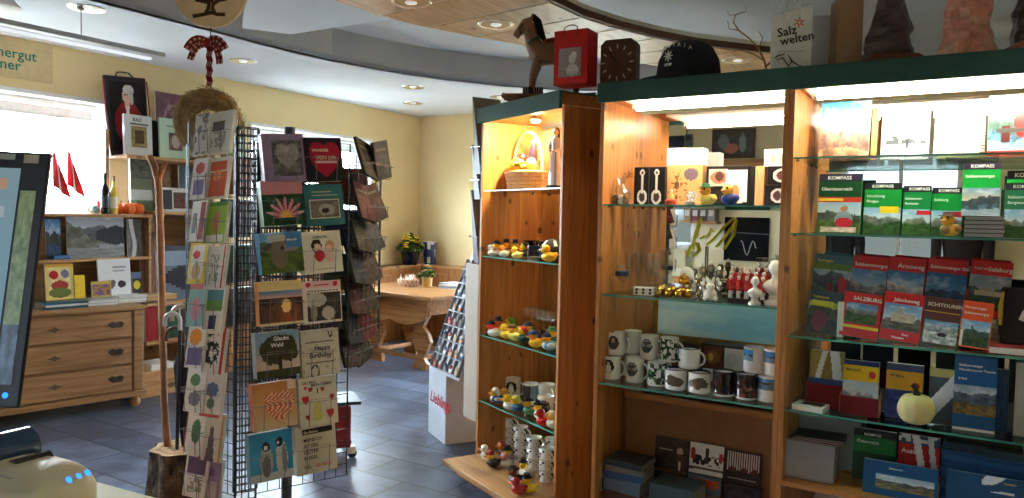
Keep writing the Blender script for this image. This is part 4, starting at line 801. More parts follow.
MB().box(-.055, .055, -.004, 0, 0, .14, (216, 212, 200)).build('frame', MATTE, sg); MB().paint(-.046, .046, .01, .13, -.0045, 24, 24, lambda u, v: (200, 196, 184) if abs(v - .5) < .06 else ((40, 38, 36) if vn(u * 9, v * 9, 4) > .35 else (170, 160, 150))).build('print', PAPER, sg)
# --- third shelf: mugs in two tiers
ctr = lambda x, t: msp(x, 370, t)
castle = lambda u, v: (60, 70, 80) if v < .35 else ((90, 74, 60) if abs(u - .5) < .25 + .15 * sin(v * 20) and v < .8 else (150, 170, 190))
lady = lambda u, v: (206, 196, 180) if (u - .5) ** 2 + (v - .72) ** 2 < .02 else ((230, 228, 222) if abs(u - .5) < .28 * (1 - v) + .08 and v < .66 else (50, 56, 60))
man = lambda u, v: (206, 170, 140) if (u - .5) ** 2 + (v - .68) ** 2 < .03 else ((70, 80, 70) if abs(u - .5) < .32 and v < .5 else (86, 70, 50))
paint_dark = lambda k: (lambda u, v: mx((26, 24, 34), (190, 80, 50) if vn(u * 3, 1, k) > .5 else (60, 70, 100), max(0, fb(u * 5, v * 4, k) * 1.7 - .75 + (.35 - v) * .6)))
lakepic = lambda u, v: (70, 130, 190) if v > .62 else ((50, 70, 60) if v > .42 + .2 * sin(u * 7) ** 2 else (110, 140, 160))
bunch = lambda k: (lambda u, v: (90, 80, 64) if (u - .5) ** 2 / .2 + (v - .4) ** 2 / .16 < .9 * fb(u * 6, v * 6, k) + .1 else None)
def mb2(bgc, pic, rim):
    return lambda u, v: rim if (v > .93 or u < 0) else (((pic((u - .55) / .4, v) if .55 < u < .95 else None)) or bgc)
R_, H_ = .046, .117
front_mugs = [(612, .13, mug_oval(ivory, lady), 'white mug with oval lady picture, lower row far left', 0, 0), (635, .13, mug_oval(ivory, castle, (40, 50, 70)), 'white mug with oval castle picture in a dark ring, lower row second from left', 0, 0),
              (657, .12, mug_pattern(ivory, (44, 62, 50), 3), 'green leaf patterned mug in the lower row', 0, 0)]
for x, t, fn, l, hd, _ in front_mugs: mug(l, FM, ctr(x, t), t, MZ[2], fn, R_, H_, rot=radians(10), handle=radians(-15))
wide = [(676, .1, mb2((240, 240, 236), bunch(3), (40, 48, 60)), 'wide white enamel mug with dark rim and duck drawing, lower row', .052, .1), (700, .1, mb2((240, 240, 236), bunch(7), (40, 48, 60)), 'wide white enamel mug with dark rim and hedgehog drawing, lower row', .052, .1),
        (724, .11, mug_band((40, 36, 40), paint_dark(3), 0, .95, .5, 1, (60, 60, 70)), 'dark mug with painted crowd scene in red, lower row left of its twin', .05, .117), (747, .11, mug_band((40, 36, 40), paint_dark(8), 0, .95, .5, 1, (60, 60, 70)), 'dark mug with painted crowd scene in blue, lower row right of its twin', .05, .117),
        (769, .12, mug_band(ivory, lakepic, .42, .9, .5, 1), 'white mug with blue lake band at the right end of the lower row', .046, .117)]
for x, t, fn, l, r0, h in wide: mug(l, FM, ctr(x, t), t, MZ[2], fn, r0, h, rot=radians(10), handle=radians(70))
up = MZ[2] + .1175
for x, t, fn, l in [(616, .15, mug_oval(ivory, man), 'white mug with oval gentleman picture stacked on the far left mug'), (649, .165, mug_oval(ivory, castle, (40, 50, 70)), 'white mug with oval castle picture in the upper row'), (669, .16, mug_pattern(ivory, (44, 62, 50), 8), 'green leaf patterned mug in the upper row')]:
    mug(l, FM, ctr(x, t), t, up, fn, R_, H_, rot=radians(10), handle=radians(-15))
for x in (640, 663): pass
mug('plain white mug half hidden behind the gentleman mug', FM, ctr(632, .25), .25, up, lambda u, v: ivory, R_, H_, handle=radians(-10)); mug('plain white mug supporting the half hidden mug in the rear row', FM, ctr(632, .25), .25, MZ[2], lambda u, v: ivory, R_, H_, handle=radians(60))
mug('white mug in the rear lower row carrying the upper castle mug', FM, ctr(649, .165) + .03, .235, MZ[2], lambda u, v: ivory, R_, H_, handle=radians(60))
mug('white enamel mug with dark rim standing on the wide duck mug', FM, ctr(689, .14), .14, MZ[2] + .1012, mug_band((240, 240, 236), lambda u, v: (120, 110, 110) if (u - .2) ** 2 + (v - .3) ** 2 < .05 else (240, 240, 236), .1, .8, .4, 1, (40, 48, 60)), .051, .098, handle=radians(-5))
mug('white mug with small blue picture standing above the dark mugs', FM, ctr(754, .15), .15, up, mug_band((226, 224, 222), lakepic, .4, .88, .5, .76), .048, H_, handle=radians(80)); mug('white mug with blue band cut off by the cabinet post in the upper row', FM, ctr(774, .15), .15, up, mug_band(ivory, lakepic, .4, .88, .5, 1), .046, H_, handle=radians(60))
for i, (x, l) in enumerate([(717, 'dark gift box with brown and white mug pictures behind the mugs')]):
    g = thing('gift_box', l, 'box', FM, ctr(724, .3), .3, MZ[2], 0); MB().box(-.115, .115, 0, .09, 0, .2, (40, 36, 36)).build('carton', PAPER, g, bevel=.002)
    MB().paint(-.11, .11, .006, .194, -.0006, 40, 34, lay((44, 40, 40), rect(.02, .46, .42, .96, lay((110, 60, 40), blob(.5, .5, .36, .34, (150, 96, 60)), blob(.4, .5, .12, .2, (220, 190, 90)))), rect(.5, .98, .42, .96, (226, 226, 222)), blob(.66, .68, .13, .2, (206, 206, 204)), rect(.02, .46, .05, .38, (230, 228, 222)), blob(.72, .2, .18, .16, (140, 90, 70)))).build('print', GLOSSP, g)
# mirror reflection painted as a propped blue panel behind the mugs
sk = thing('framed_picture', 'light blue panel in a gilded frame imitating a mirror reflection behind the mugs', 'picture', FM, .5, .405, MZ[2] + .001, 0, .02)  # not a real picture, stands in for the mirror reflection
MB().paint(-.33, .33, .21, .41, -.002, 30, 16, lambda u, v: mx((130, 208, 248), (222, 244, 254), fb(u * 3, v * 4, 4) + (.5 - u) * .8)).box(-.33, .33, 0, .004, .2, .415, (150, 200, 220)).build('reflection_panel', PAPER, sk)
m = MB(); m.box(-.36, .36, -.012, .006, .175, .21, (150, 116, 54)).box(-.36, .36, -.012, .006, .412, .43, (150, 116, 54)).box(-.36, -.33, -.012, .006, .21, .412, (150, 116, 54)).box(.33, .36, -.012, .006, .21, .412, (150, 116, 54)).box(-.36, .36, -.004, .006, 0, .175, (112, 84, 40)); m.build('frame', finish('reflection_frame_gilding', .4, metal=.4, var=.3), sk, bevel=.003)  # frame of the panel that imitates the mirror reflection
# --- second shelf: glasses, gold jars, silver figures, red soldiers, white busts
def goblet(label, x, t, kind, h, group=None, emblem=None):
    r = thing('drinking_glass', label, 'glass', FM, msp(x, 280, t), t, MZ[1], group=group)
    if kind == 'flute': pr = [(.001, 0), (.03, .001), (.029, .003), (.004, .008), (.0035, h * .36), (.012, h * .44), (.021, h * .62), (.023, h)]
    elif kind == 'round': pr = [(.001, 0), (.03, .001), (.029, .003), (.005, .01), (.0045, h * .38), (.02, h * .45), (.034, h * .62), (.033, h * .8), (.029, h)]
    else: pr = [(.001, 0), (.024, .0), (.026, h)]
    MB().lathe(pr, 20, col=(250, 250, 250), cap=False).build('bowl_and_stem', CLEAR, r, smooth=40)
    if emblem: MB().lathe([(.0347, h * .6), (.0352, h * .68), (.0342, h * .78)], 20, colf=lambda u, j: (50, 60, 90)).build('emblem', GLOSSP, r, smooth=50)
    return r
goblet('round beer glass with dark emblem, leftmost on the second shelf', 622, .13, 'round', .14, emblem=True)
for x, t, l in [(629, .2, 'tall champagne flute behind the emblem glass'), (649, .15, 'tall champagne flute above the white porcelain box'), (656, .19, 'tall champagne flute right of the white porcelain box'), (638, .26, 'tall champagne flute in the rear beside the mirror')]: goblet(l, x, t, 'flute', .2)
goblet('small clear glass leaning against the gold jars', 660, .12, 'tumbler', .11)
pb = thing('porcelain_box', 'low white porcelain box with dark dots in front of the champagne flutes', 'box', FM, msp(644, 290, .1), .1, MZ[1], radians(15))
MB().box(-.05, .05, -.028, .028, 0, .042, (236, 232, 226)).build('body', CERAM, pb, bevel=.006); m = MB()
for i in range(3):
    for j in range(2): m.ball((-.032 + i * .032, -.0285, .013 + j * .016), (.007, .002, .007), (40, 36, 40), 8, 5)
for i in range(3): m.ball((-.032 + i * .032, 0, .042), (.008, .008, .002), (40, 36, 40), 8, 5)
m.build('dot_decor', GLOSSP, pb)
GOLD = (214, 164, 64)
def gjar(label, x, t, z, r0=.021): 
    g = thing('golden_jar', label, 'jar', FM, msp(x, 288, t), t, z, group=None)
    MB().lathe([(r0 * .8, 0), (r0, .006), (r0, .026), (r0 * .85, .032)], 16, col=GOLD).build('jar_body', METAL, g, smooth=50); MB().lathe([(r0 * .95, .032), (r0 * 1.02, .035), (r0 * .7, .043), (r0 * .2, .046), (r0 * .22, .054), (.001, .056)], 16, col=(232, 186, 88)).build('lid', METAL, g, smooth=50); return g
for x, t, z, l in [(660, .13, 0, 'golden jar at the left front of the golden jars'), (669, .11, 0, 'golden jar at the front, second from the left'), (679, .11, 0, 'golden jar at the front, third from the left'), (688, .13, 0, 'golden jar at the right front of the golden jars'),
                   (664, .2, 0, 'golden jar at the left back of the golden jars'), (674, .19, 0, 'golden jar carrying the tall golden pile'), (683, .2, 0, 'golden jar at the right back of the golden jars')]: gjar(l, x, t, MZ[1] + z)
for i, (l) in enumerate(['golden jar second in the tall golden pile', 'golden jar on top of the tall golden pile']): gjar(l, 684, .165, MZ[1] + .002 + (i) * .057, .025)
ws = thing('glass_disc', 'round white glass disc standing behind the golden jars', 'ornament', FM, msp(687, 275, .26), .26, MZ[1]); MB().ball((0, 0, .1), (.036, .008, .04), (236, 234, 230), 16, 10).lathe([(.03, 0), (.03, .006), (.006, .01), (.006, .062)], 12, col=(220, 220, 220)).build('disc', CERAM, ws, smooth=60)
SILV = (206, 204, 200)
def silver(label, x, t, z, k, h):
    g = thing('silver_figure', label, 'figurine', FM, msp(x, 275, t), t, z, group=None)
    m = MB(); r0 = .017
    m.lathe([(r0, 0), (r0 * 1.05, .004), (r0 * .4, .012), (r0 * .5, h * .4), (r0 * 1.0, h * .6), (r0 * .95, h * .85), (r0 * .7, h), (.001, h)], 14, col=SILV)
    m.build('cup', METAL, g, smooth=50); MB().ball((0, 0, h + .008), (.009, .009, .011), (230, 228, 224), 10, 6).build('knob', CERAM, g, smooth=60)
    MB().tube([(r0 * .9, 0, h * .85), (r0 * 1.7, 0, h * .8), (r0 * 1.8, 0, h * .55), (r0 * .8, 0, h * .45)], .002, 6, SILV).build('handle', METAL, g, smooth=60)
rws = [('front', .1, 0), ('second', .17, .0), ('third', .24, 0), ('raised rear', .3, .075)]
st_ = tag(put(MB().box(-.13, .13, 0, .09, 0, .004).box(-.13, -.126, 0, .09, .004, .074).box(.126, .13, 0, .09, .004, .074).box(-.13, .13, 0, .09, .07, .074).build('glass_riser', CLEAR), FM, msp(713, 270, .27), .27, MZ[1]), 'small clear riser carrying the rear silver cups', 'riser')
for ri, (rn, t, dz) in enumerate(rws):
    for i, pos in enumerate(('leftmost', 'second', 'third', 'fourth')):
        x = (694, 703, 711, 719)[i] + (0, 1, -1, 0)[ri]
        if ri == 0 and i > 1: continue
        silver('small silver lidded cup, %s in the %s row of cups' % (pos, rn), x, t, MZ[1] + dz, i, .055 + .012 * ((i + ri) % 3))
def soldier(label, x, t, z):
    g = thing('soldier_figure', label, 'figurine', FM, msp(x, 275, t), t, z, group='red coated figures on the dark tray')
    m = MB(); m.lathe([(.010, 0), (.011, .004), (.010, .032), (.012, .036)], 10, col=(236, 234, 230)); m.lathe([(.016, .034), (.0145, .05), (.012, .072), (.006, .078), (.005, .083)], 10, col=(186, 26, 26))
    for q in (-1, 1): m.tube([(q * .012, 0, .072), (q * .018, -.004, .056), (q * .012, -.012, .046)], .0045, 6, (186, 26, 26))
    m.ball((0, 0, .091), (.0085, .0085, .0095), (226, 186, 160), 10, 7); m.build('body', PLAST, g, smooth=60)
    MB().ball((0, .003, .096), (.0095, .009, .0075), (232, 230, 224), 10, 6).ball((0, .011, .088), (.005, .004, .007), (232, 230, 224), 8, 5).build('wig', PLAST, g, smooth=60); m = MB()
    for k in range(3): m.ball((0, -.0155 + k * .0008, .046 + k * .009), .0016, (230, 190, 80), 6, 4)
    m.build('buttons', PLAST, g); return g
tr = thing('display_tray', 'dark stepped tray under the red coated figures', 'tray', FM, msp(747, 290, .14), .14, MZ[1]); MB().box(-.075, .085, -.045, -.005, 0, .018, (46, 32, 28)).box(-.075, .085, -.0045, .045, 0, .036, (46, 32, 28)).box(-.075, .085, .0455, .1, 0, .054, (46, 32, 28)).build('steps', finish('dark_veneer', .4), tr, bevel=.002)
s0 = None
for ri, (t, dz) in enumerate(((.11, .018), (.16, .036), (.21, .054))):
    for i in range(5): soldier('red coated white wigged figure, %s from left in the %s tray row' % (('first', 'second', 'third', 'fourth', 'fifth')[i], ('front', 'middle', 'rear')[ri]), 731 + i * 8 + ri * 2 - (0, 1, 1)[ri], t, MZ[1] + dz)
def bust(label, x, t, z, h, col=(240, 238, 234), base=True):
    g = thing('bust', label, 'bust', FM, msp(x, 290, t), t, z, radians(20)); k = h / .16; m = MB()
    m.lathe([(.036 * k, 0), (.036 * k, .012 * k), (.022 * k, .02 * k), (.02 * k, .035 * k)], 18, col=col).build('pedestal', CERAM, g, smooth=40)
    m = MB(); m.lathe([(.018 * k, .035 * k), (.03 * k, .046 * k), (.042 * k, .062 * k), (.043 * k, .072 * k), (.032 * k, .085 * k), (.015 * k, .092 * k), (.0115 * k, .1 * k), (.0125 * k, .107 * k), (.0185 * k, .116 * k), (.0205 * k, .13 * k), (.0195 * k, .143 * k), (.012 * k, .154 * k), (.001, .157 * k)], 20, col=col, sy=.72)
    m.tube([(0, -.014 * k, .138 * k), (0, -.0195 * k, .128 * k), (0, -.0145 * k, .125 * k)], [.002 * k, .0045 * k, .002 * k], 6, col).ball((0, -.0135 * k, .117 * k), (.007 * k, .003 * k, .002 * k), col, 8, 4)
    for q in (-1, 1): m.ball((q * .02 * k, .001, .129 * k), (.003 * k, .005 * k, .007 * k), col, 8, 5); m.tube([(q * .012 * k, -.022 * k, .088 * k), (q * .003 * k, -.031 * k, .06 * k)], [.005 * k, .003 * k], 6, col)
    m.build('head_and_shoulders', CERAM, g, smooth=70)
    m = MB()
    for q in (-1, 1): m.ball((q * .0185 * k, .008 * k, .131 * k), (.006 * k, .01 * k, .014 * k), col, 10, 6)
    m.ball((0, .006 * k, .148 * k), (.019 * k, .015 * k, .012 * k), col, 12, 7).ball((0, .019 * k, .112 * k), (.006 * k, .006 * k, .018 * k), col, 8, 6); m.build('hair', CERAM, g, smooth=70); return g
bust('white porcelain bust on a round pedestal, nearer of the two at the right', 755, .07, MZ[1], .125); bust('taller white porcelain bust next to the cabinet post', 775, .11, MZ[1], .2)
bn = thing('porcelain_rabbit', 'white porcelain rabbit figure in front of the silver cups', 'figurine', FM, msp(710, 295, .07), .07, MZ[1], radians(20)); m = MB()
m.ball((0, 0, .03), (.032, .03, .03), ivory, 14, 9).ball((0, -.01, .066), (.021, .021, .02), ivory, 12, 8).ball((-.022, -.02, .012), (.013, .016, .011), ivory, 10, 6).ball((.022, -.02, .012), (.013, .016, .011), ivory, 10, 6)
for q in (-1, 1): m.tube([(q * .008, -.005, .08), (q * .013, .0, .1), (q * .018, .002, .112)], [.006, .008, .003], 8, ivory)
m.build('body', CERAM, bn, smooth=70); m = MB()
for q in (-1, 1): m.ball((q * .009, -.029, .07), .003, (40, 36, 36), 6, 4)
m.build('eyes', PLAST, bn)
cb = thing('cellophane_bag', 'clear cellophane bag of sweets standing behind the tall bust', 'bag', FM, msp(768, 265, .26), .26, MZ[1])
n = 12; m = MB(); m.lathe([(.05, 0), (.055, .05), (.048, .1), (.02, .135), (.05, .19), (.055, .2)], n, colf=lambda u, j: (235, 240, 244), sy=.6); m.build('wrapping', CLEAR, cb); m = MB()
for i in range(9): m.ball(((i % 3 - 1) * .026, (i // 3 - 1) * .012, .02 + .026 * (i // 3)), .0125, ((220, 225, 235), (190, 170, 200), (230, 230, 230))[i % 3], 8, 6)
m.build('sweets', PLAST, cb, kind='stuff')
# yellow wire lettering on the shelf
yw = thing('yellow_sign', 'bright yellow cursive wire lettering standing behind the silver cups', 'sign', FM, msp(712, 262, .432), .432, MZ[1]); kk = 3.95 / 750
def yp(x, y): return ((x - 712) * kk * 1.05, 0, (297 - y) * kk)
m = MB(); m.tube([yp(688, 262), yp(691, 252), yp(697, 249), yp(699, 256), yp(694, 262)] , .006, 8, (246, 240, 60))
m.build('letter', PLAST, yw, smooth=60); MB().tube([yp(695, 256), yp(693, 250), yp(695, 240), yp(699, 228), yp(700, 224), yp(697, 232), yp(696, 244)], .004, 8, (250, 244, 40)).build('letter', PLAST, yw, smooth=60)
MB().tube([yp(706, 250), yp(711, 246), yp(722, 232), yp(731, 223), yp(732, 226), yp(724, 240), yp(715, 252)], .004, 8, (250, 244, 40)).build('letter', PLAST, yw, smooth=60); MB().tube([yp(700, 245), yp(705, 241), yp(706, 244), yp(710, 234), yp(713, 238)], .0034, 8, (250, 244, 40)).build('letter', PLAST, yw, smooth=60)
MB().tube([yp(732, 226), yp(730, 240), yp(722, 254)], .0038, 8, (250, 244, 40)).tube([yp(706, 252), (yp(706, 252)[0], 0, .0)], .004, 6, (120, 120, 60)).box(-.1, .08, -.02, .02, 0, .004, (120, 120, 60)).build('stand', PLAST, yw, smooth=40)
# --- top shelf: gift boxes, ducks, sweets
def gbox(label, x0, x1, ybot_z, ytop, t, d, col, fn, z=MZ[0], res=(30, 28), name='gift_box'):
    s0, s1 = msp(x0, 185, t), msp(x1, 185, t); h = FM.at_t((x0 + x1) / 2, ytop, t)[1] - z; w = s1 - s0
    g = thing(name, label, 'box', FM, (s0 + s1) / 2, t, z); MB().box(-w / 2, w / 2, 0, d, 0, h, col).build('carton', PAPER, g, bevel=.0015)
    if fn: MB().paint(-w / 2 + .003, w / 2 - .003, .003, h - .003, -.0006, res[0], res[1], fn).build('print', GLOSSP, g)
    return h
spoons = lay((30, 28, 30), rect(.48, .5, 0, 1, (90, 90, 90)), *[f for c in (.26, .74) for f in (blob(c, .2, .17, .2, (226, 222, 216)), blob(c, .2, .1, .13, (70, 60, 56)), rect(c - .04, c + .04, .3, .85, (226, 222, 216)), blob(c, .86, .08, .09, (226, 222, 216)), blob(c, .86, .035, .04, (90, 70, 60)))])
gbox('dark gift box showing two white decorated spoons, left on the top shelf', 634, 665, 0, 167, .2, .03, (30, 28, 30), spoons, res=(40, 44))
h1 = gbox('natural wooden coloured gift box with printed ornaments in the middle of the top shelf', 666, 702, 0, 165, .26, .1, (214, 160, 100), lay((222, 170, 110), blob(.7, .78, .2, .16, (120, 100, 110)), blob(.3, .5, .06, .12, (110, 80, 60)), rect(.1, .6, .1, .9, lambda u, v: (150, 96, 50) if vn(u * 14, v * 14, 3) > .74 else None), blob(.75, .25, .14, .12, (190, 190, 190))))
wf = lambda k: lay((246, 246, 244), blob(.5, .5, .3, .3, (235, 232, 225)), rect(.1, .9, .2, .6, lambda u, v: (216, 190, 160) if vn(u * 8, v * 6, k) > .72 else None))
for x0, x1, l, d in ((666, 684, 'white carton on top of the wooden coloured box, left one', .0), (685, 703, 'white carton on top of the wooden coloured box, right one', .01)): gbox(l, x0, x1, 0, 148, .27 + d, .07, (244, 244, 242), wf(3), z=MZ[0] + h1 + .001)
mugbox = lay((34, 30, 30), rect(.06, .5, .5, .95, (220, 190, 170)), blob(.28, .72, .2, .16, (170, 110, 90)), blob(.3, .75, .1, .12, (90, 60, 50)), rect(.46, .96, .1, .9, (242, 242, 240)), rect(.5, .85, .05, .6, lay((236, 230, 222), blob(.5, .5, .3, .4, (210, 150, 100)))), blob(.3, .22, .18, .16, (60, 50, 50)))
h2 = gbox('black gift box with mug photos and torn white paper on the top shelf', 706, 750, 0, 166, .27, .09, (34, 30, 30), mugbox, res=(40, 34))
h3 = gbox('black mug box with white mug photo, lower of the two by the post', 765, 800, 0, 185, .24, .1, (34, 30, 30), lay((34, 30, 30), blob(.38, .5, .22, .36, (236, 232, 228)), blob(.36, .5, .12, .24, (90, 60, 70)), blob(.85, .5, .2, .36, (226, 226, 226))))
h4 = gbox('black mug box with white mug photo, upper of the two by the post', 767, 800, 0, 166, .24, .1, (34, 30, 30), lay((34, 30, 30), blob(.4, .5, .24, .38, (236, 232, 228)), blob(.42, .5, .14, .26, (100, 60, 60)), rect(.8, 1, .1, .9, (220, 220, 220))), z=MZ[0] + h3 + .001)
gbox('pale wooden coloured box edge beside the black mug boxes', 755, 764, 0, 166, .25, .09, (216, 160, 110), flat((220, 170, 120), 40, 3))
gbox('white angel carton on top of the black mug boxes', 763, 790, 0, 149, .26, .07, (246, 246, 244), lay((248, 248, 246), blob(.35, .4, .09, .3, (230, 190, 150)), blob(.65, .4, .09, .3, (230, 200, 160))), z=MZ[0] + h3 + h4 + .002)
duck('yellow duck with light yellow body and green hat beside the blue duck', FM, msp(707, 200, .11), .11, MZ[0], .1, (240, 226, 110), (250, 190, 40), 'brim', (60, 130, 90), rot=radians(-25))
duck('duck with dark blue body and yellow head on the top shelf', FM, msp(729, 200, .1), .1, MZ[0], .105, (24, 60, 150), (250, 196, 80), None, rot=radians(-20), belly=(30, 70, 160))
sn = thing('snow_globe', 'small clear glass ball with grey base left of the two ducks', 'ornament', FM, msp(690, 198, .12), .12, MZ[0]); MB().lathe([(.024, 0), (.024, .014), (.016, .02)], 16, col=(150, 150, 150)).build('base', PLAST, sn, smooth=40); MB().ball((0, 0, .044), (.025, .025, .025), (240, 240, 240), 14, 10).build('globe', CLEAR, sn, smooth=70); MB().ball((0, 0, .036), (.01, .01, .014), (220, 216, 210), 8, 6).build('figure', PLAST, sn, smooth=60)
an = thing('candle_holder', 'small figurine with red base and golden star beside the spoon box', 'figurine', FM, msp(671, 198, .12), .12, MZ[0]); MB().lathe([(.026, 0), (.028, .02), (.02, .026), (.001, .027)], 14, col=(206, 70, 40)).build('base', PLAST, an, smooth=40); MB().lathe([(.014, .027), (.017, .04), (.008, .055), (.004, .06)], 12, col=(236, 200, 120)).ball((0, 0, .066), .0095, (240, 220, 190), 10, 7).build('body', PLAST, an, smooth=60)
sw = thing('cellophane_bag', 'clear cellophane bag with dark chocolate balls, left end of the top shelf', 'bag', FM, msp(621, 198, .12), .12, MZ[0]); MB().lathe([(.04, 0), (.05, .03), (.045, .06), (.012, .1), (.03, .125), (.034, .13)], 14, colf=lambda u, j: (240, 240, 240), sy=.7).build('wrapping', CLEAR, sw); m = MB()
for i in range(12): m.ball(((i % 3 - 1) * .026, (i // 3 % 2 - .5) * .024, .014 + .022 * (i // 6)), .0125, ((60, 40, 34), (226, 220, 214), (150, 110, 70))[i * 7 % 3], 8, 6)
m.build('sweets', PLAST, sw, kind='stuff')
ri = thing('bow', 'brown ribbon bow tied on the bag of chocolate balls', 'ribbon', FM, msp(626, 180, .1), .125, MZ[0] + .131); MB().tube([(0, 0, .004), (-.02, 0, .022), (-.026, 0, .006), (0, 0, .004), (.02, 0, .024), (.026, 0, .008), (0, 0, .004)], .003, 6, (150, 104, 50)).build('ribbon', CLOTH, ri, smooth=60)
# ------------------------------------------------------------------ end cabinet: basket, statue, rubber ducks, mugs, cups
LZs = (1.713, 1.316, .831, .426, .101)
def lsp(x, y, t): return S(FL, x, y, t)
bk = thing('fruit_basket', 'wicker basket with a tall arched handle on the top shelf of the end cabinet', 'basket', FL, lsp(527, 180, .2), .2, LZs[0]); bk.scale = (1.22, 1.12, 1.18)
bx, by, bh = .135, .1, .085; m = MB(); n = 36
for j in range(9):
    z = .006 + j * bh / 8.6; k = .84 + .16 * j / 8
    m.tube([((bx + (.004 if i % 2 == j % 2 else -.003)) * k * cos(2 * pi * i / n), (by + (.004 if i % 2 == j % 2 else -.003)) * k * sin(2 * pi * i / n), z) for i in range(n)], .0055, 5, (206, 158, 96) if j % 2 else (190, 140, 80), closed=True)
for i in range(18): a = 2 * pi * i / 18; m.tube([(bx * .84 * cos(a), by * .84 * sin(a), .002), (bx * cos(a), by * sin(a), bh + .004)], .003, 4, (180, 130, 74))
m.lathe([(.001, .002), (bx * .84, .002), (bx * .84, .008), (.001, .008)], 24, sy=by / bx, col=(180, 130, 74)).build('wicker_bowl', finish('wicker_cane', .6, var=.25), bk)
m = MB(); m.tube([(bx * 1.02 * cos(2 * pi * i / 36), by * 1.02 * sin(2 * pi * i / 36), bh + .004) for i in range(36)], .008, 6, (214, 168, 108), closed=True).build('rim', finish('wicker_cane'), bk, smooth=50)
MB().tube([(bx * cos(pi * i / 20), -.0, bh - .03 + .24 * sin(pi * i / 20) ** .8) for i in range(21)], .008, 8, (226, 186, 126)).build('handle', finish('wicker_cane'), bk, smooth=60)
def fruit(name, label, x, y, z, r, col, fn=None, cat='fruit', rot=0):
    p = bk.location; f = thing(name, label, cat, FL, lsp(527, 180, .2) + x * 1.2, .2 + y * 1.1, LZs[0] + z * 1.15 + .032, rot); f.scale = (1.2, 1.2, 1.2)
    if name == 'apple': MB().lathe([(.001, -r * .8), (r * .5, -r * .86), (r * .95, -r * .3), (r, .1 * r), (r * .75, r * .75), (r * .3, r * .86), (.001, r * .7)], 16, col=col).build('fruit', PLAST, f, smooth=60); MB().tube([(0, 0, r * .7), (.003, 0, r * 1.15)], .0025, 5, (80, 56, 30)).build('stem', MATTE, f)
    elif name == 'grapes':
        m = MB()
        for i in range(26): a = i * 2.4; q = .034 * (1 - i / 34); m.ball((q * cos(a) * 1.3, q * sin(a), -.006 + .0012 * i + (i % 3) * .004), .0105, mx((206, 190, 80), (170, 160, 60), _h(i, 3)), 8, 6)
        m.build('berries', PLAST, f, smooth=60, kind='stuff'); MB().tube([(0, 0, .02), (.004, 0, .05)], .003, 5, (110, 84, 44)).build('stem', MATTE, f)
    elif name == 'aubergine': MB().tube([(0, 0, -.03), (0, 0, 0), (.004, 0, .04), (.01, 0, .08), (.014, 0, .1)], [.012, .025, .023, .016, .006], 12, col).build('fruit', PLAST, f, smooth=60); MB().tube([(.012, 0, .092), (.016, 0, .115)], [.017, .005], 8, (90, 130, 70)).build('stem', MATTE, f, smooth=50)
    else: MB().ball((0, 0, 0), (r, r, r * 1.15), col, 14, 9).ball((0, 0, r * 1.15), (r * .25, r * .25, r * .12), (90, 110, 50), 8, 5).build('fruit', PLAST, f, smooth=60)
fruit('apple', 'bright red apple lying on the fruit in the wicker basket', -.01, -.03, .135, .034, (206, 30, 24))
fruit('orange', 'orange at the left edge of the wicker basket', -.09, -.03, .1, .03, (236, 130, 30)); fruit('lemon', 'yellow lemon at the left front of the wicker basket', -.06, -.055, .1, .026, (240, 210, 60))
fruit('grapes', 'bunch of pale yellow grapes hanging over the front of the basket', .01, -.07, .1, .01, None); fruit('aubergine', 'dark aubergine standing up at the back of the basket', .045, .0, .12, .02, (44, 30, 46))
fruit('pear', 'pale pear at the right of the wicker basket', .075, -.03, .105, .028, (226, 206, 110)); fruit('peach', 'yellow peach in the middle of the wicker basket', -.02, .03, .105, .032, (240, 190, 80)); fruit('plum', 'dark red plum between orange and apple in the basket', -.05, .0, .115, .024, (120, 30, 40))
stt = thing('statue', 'tall white and blue robed woman figurine with dark hair beside the fruit basket', 'figurine', FL, lsp(555, 186, .09) - .0, .09, LZs[0], radians(20)); stt.scale = (1.25, 1.25, 1.28)
m = MB(); m.lathe([(.034, .012), (.036, .03), (.03, .09), (.021, .145), (.017, .165), (.022, .185), (.024, .2), (.016, .212), (.007, .217), (.007, .224)], 20, colf=lambda u, j: ((226, 228, 232) if int(u * 20) % 4 else (150, 170, 206)) if j < 4 else (222, 220, 222), sy=.75)
for q in (-1, 1): m.tube([(q * .022, 0, .2), (q * .029, -.006, .17), (q * .012, -.026, .155)], [.008, .008, .006], 8, (222, 220, 222))
m.ball((0, -.002, .238), (.0125, .0135, .016), (226, 186, 160), 12, 8).ball((0, -.016, .237), (.002, .003, .003), (220, 176, 150), 6, 4).ball((.006, -.03, .157), (.006, .006, .005), (226, 186, 160), 8, 5).ball((-.006, -.03, .157), (.006, .006, .005), (226, 186, 160), 8, 5)
m.build('body', CERAM, stt, smooth=70); MB().ball((0, .004, .244), (.0145, .014, .014), (60, 40, 30), 12, 8).ball((0, .012, .226), (.012, .009, .022), (60, 40, 30), 10, 7).build('hair', MATTE, stt, smooth=60)
MB().lathe([(.04, 0), (.042, .004), (.038, .012)], 20, col=(60, 60, 66), sy=.9).build('base', CERAM, stt, smooth=40)
def ld(label, x, t, zi, h=.09, body=YEL, head=None, hat=None, hc=BLK, rot=-20, belly=None): return duck(label, FL, lsp(x, (215, 250, 335, 410, 470)[zi], min(t, (x - 489) / 127)), min(t, (x - 489) / 127), LZs[zi], h, body, head, hat, hc, radians(rot) , belly=belly)
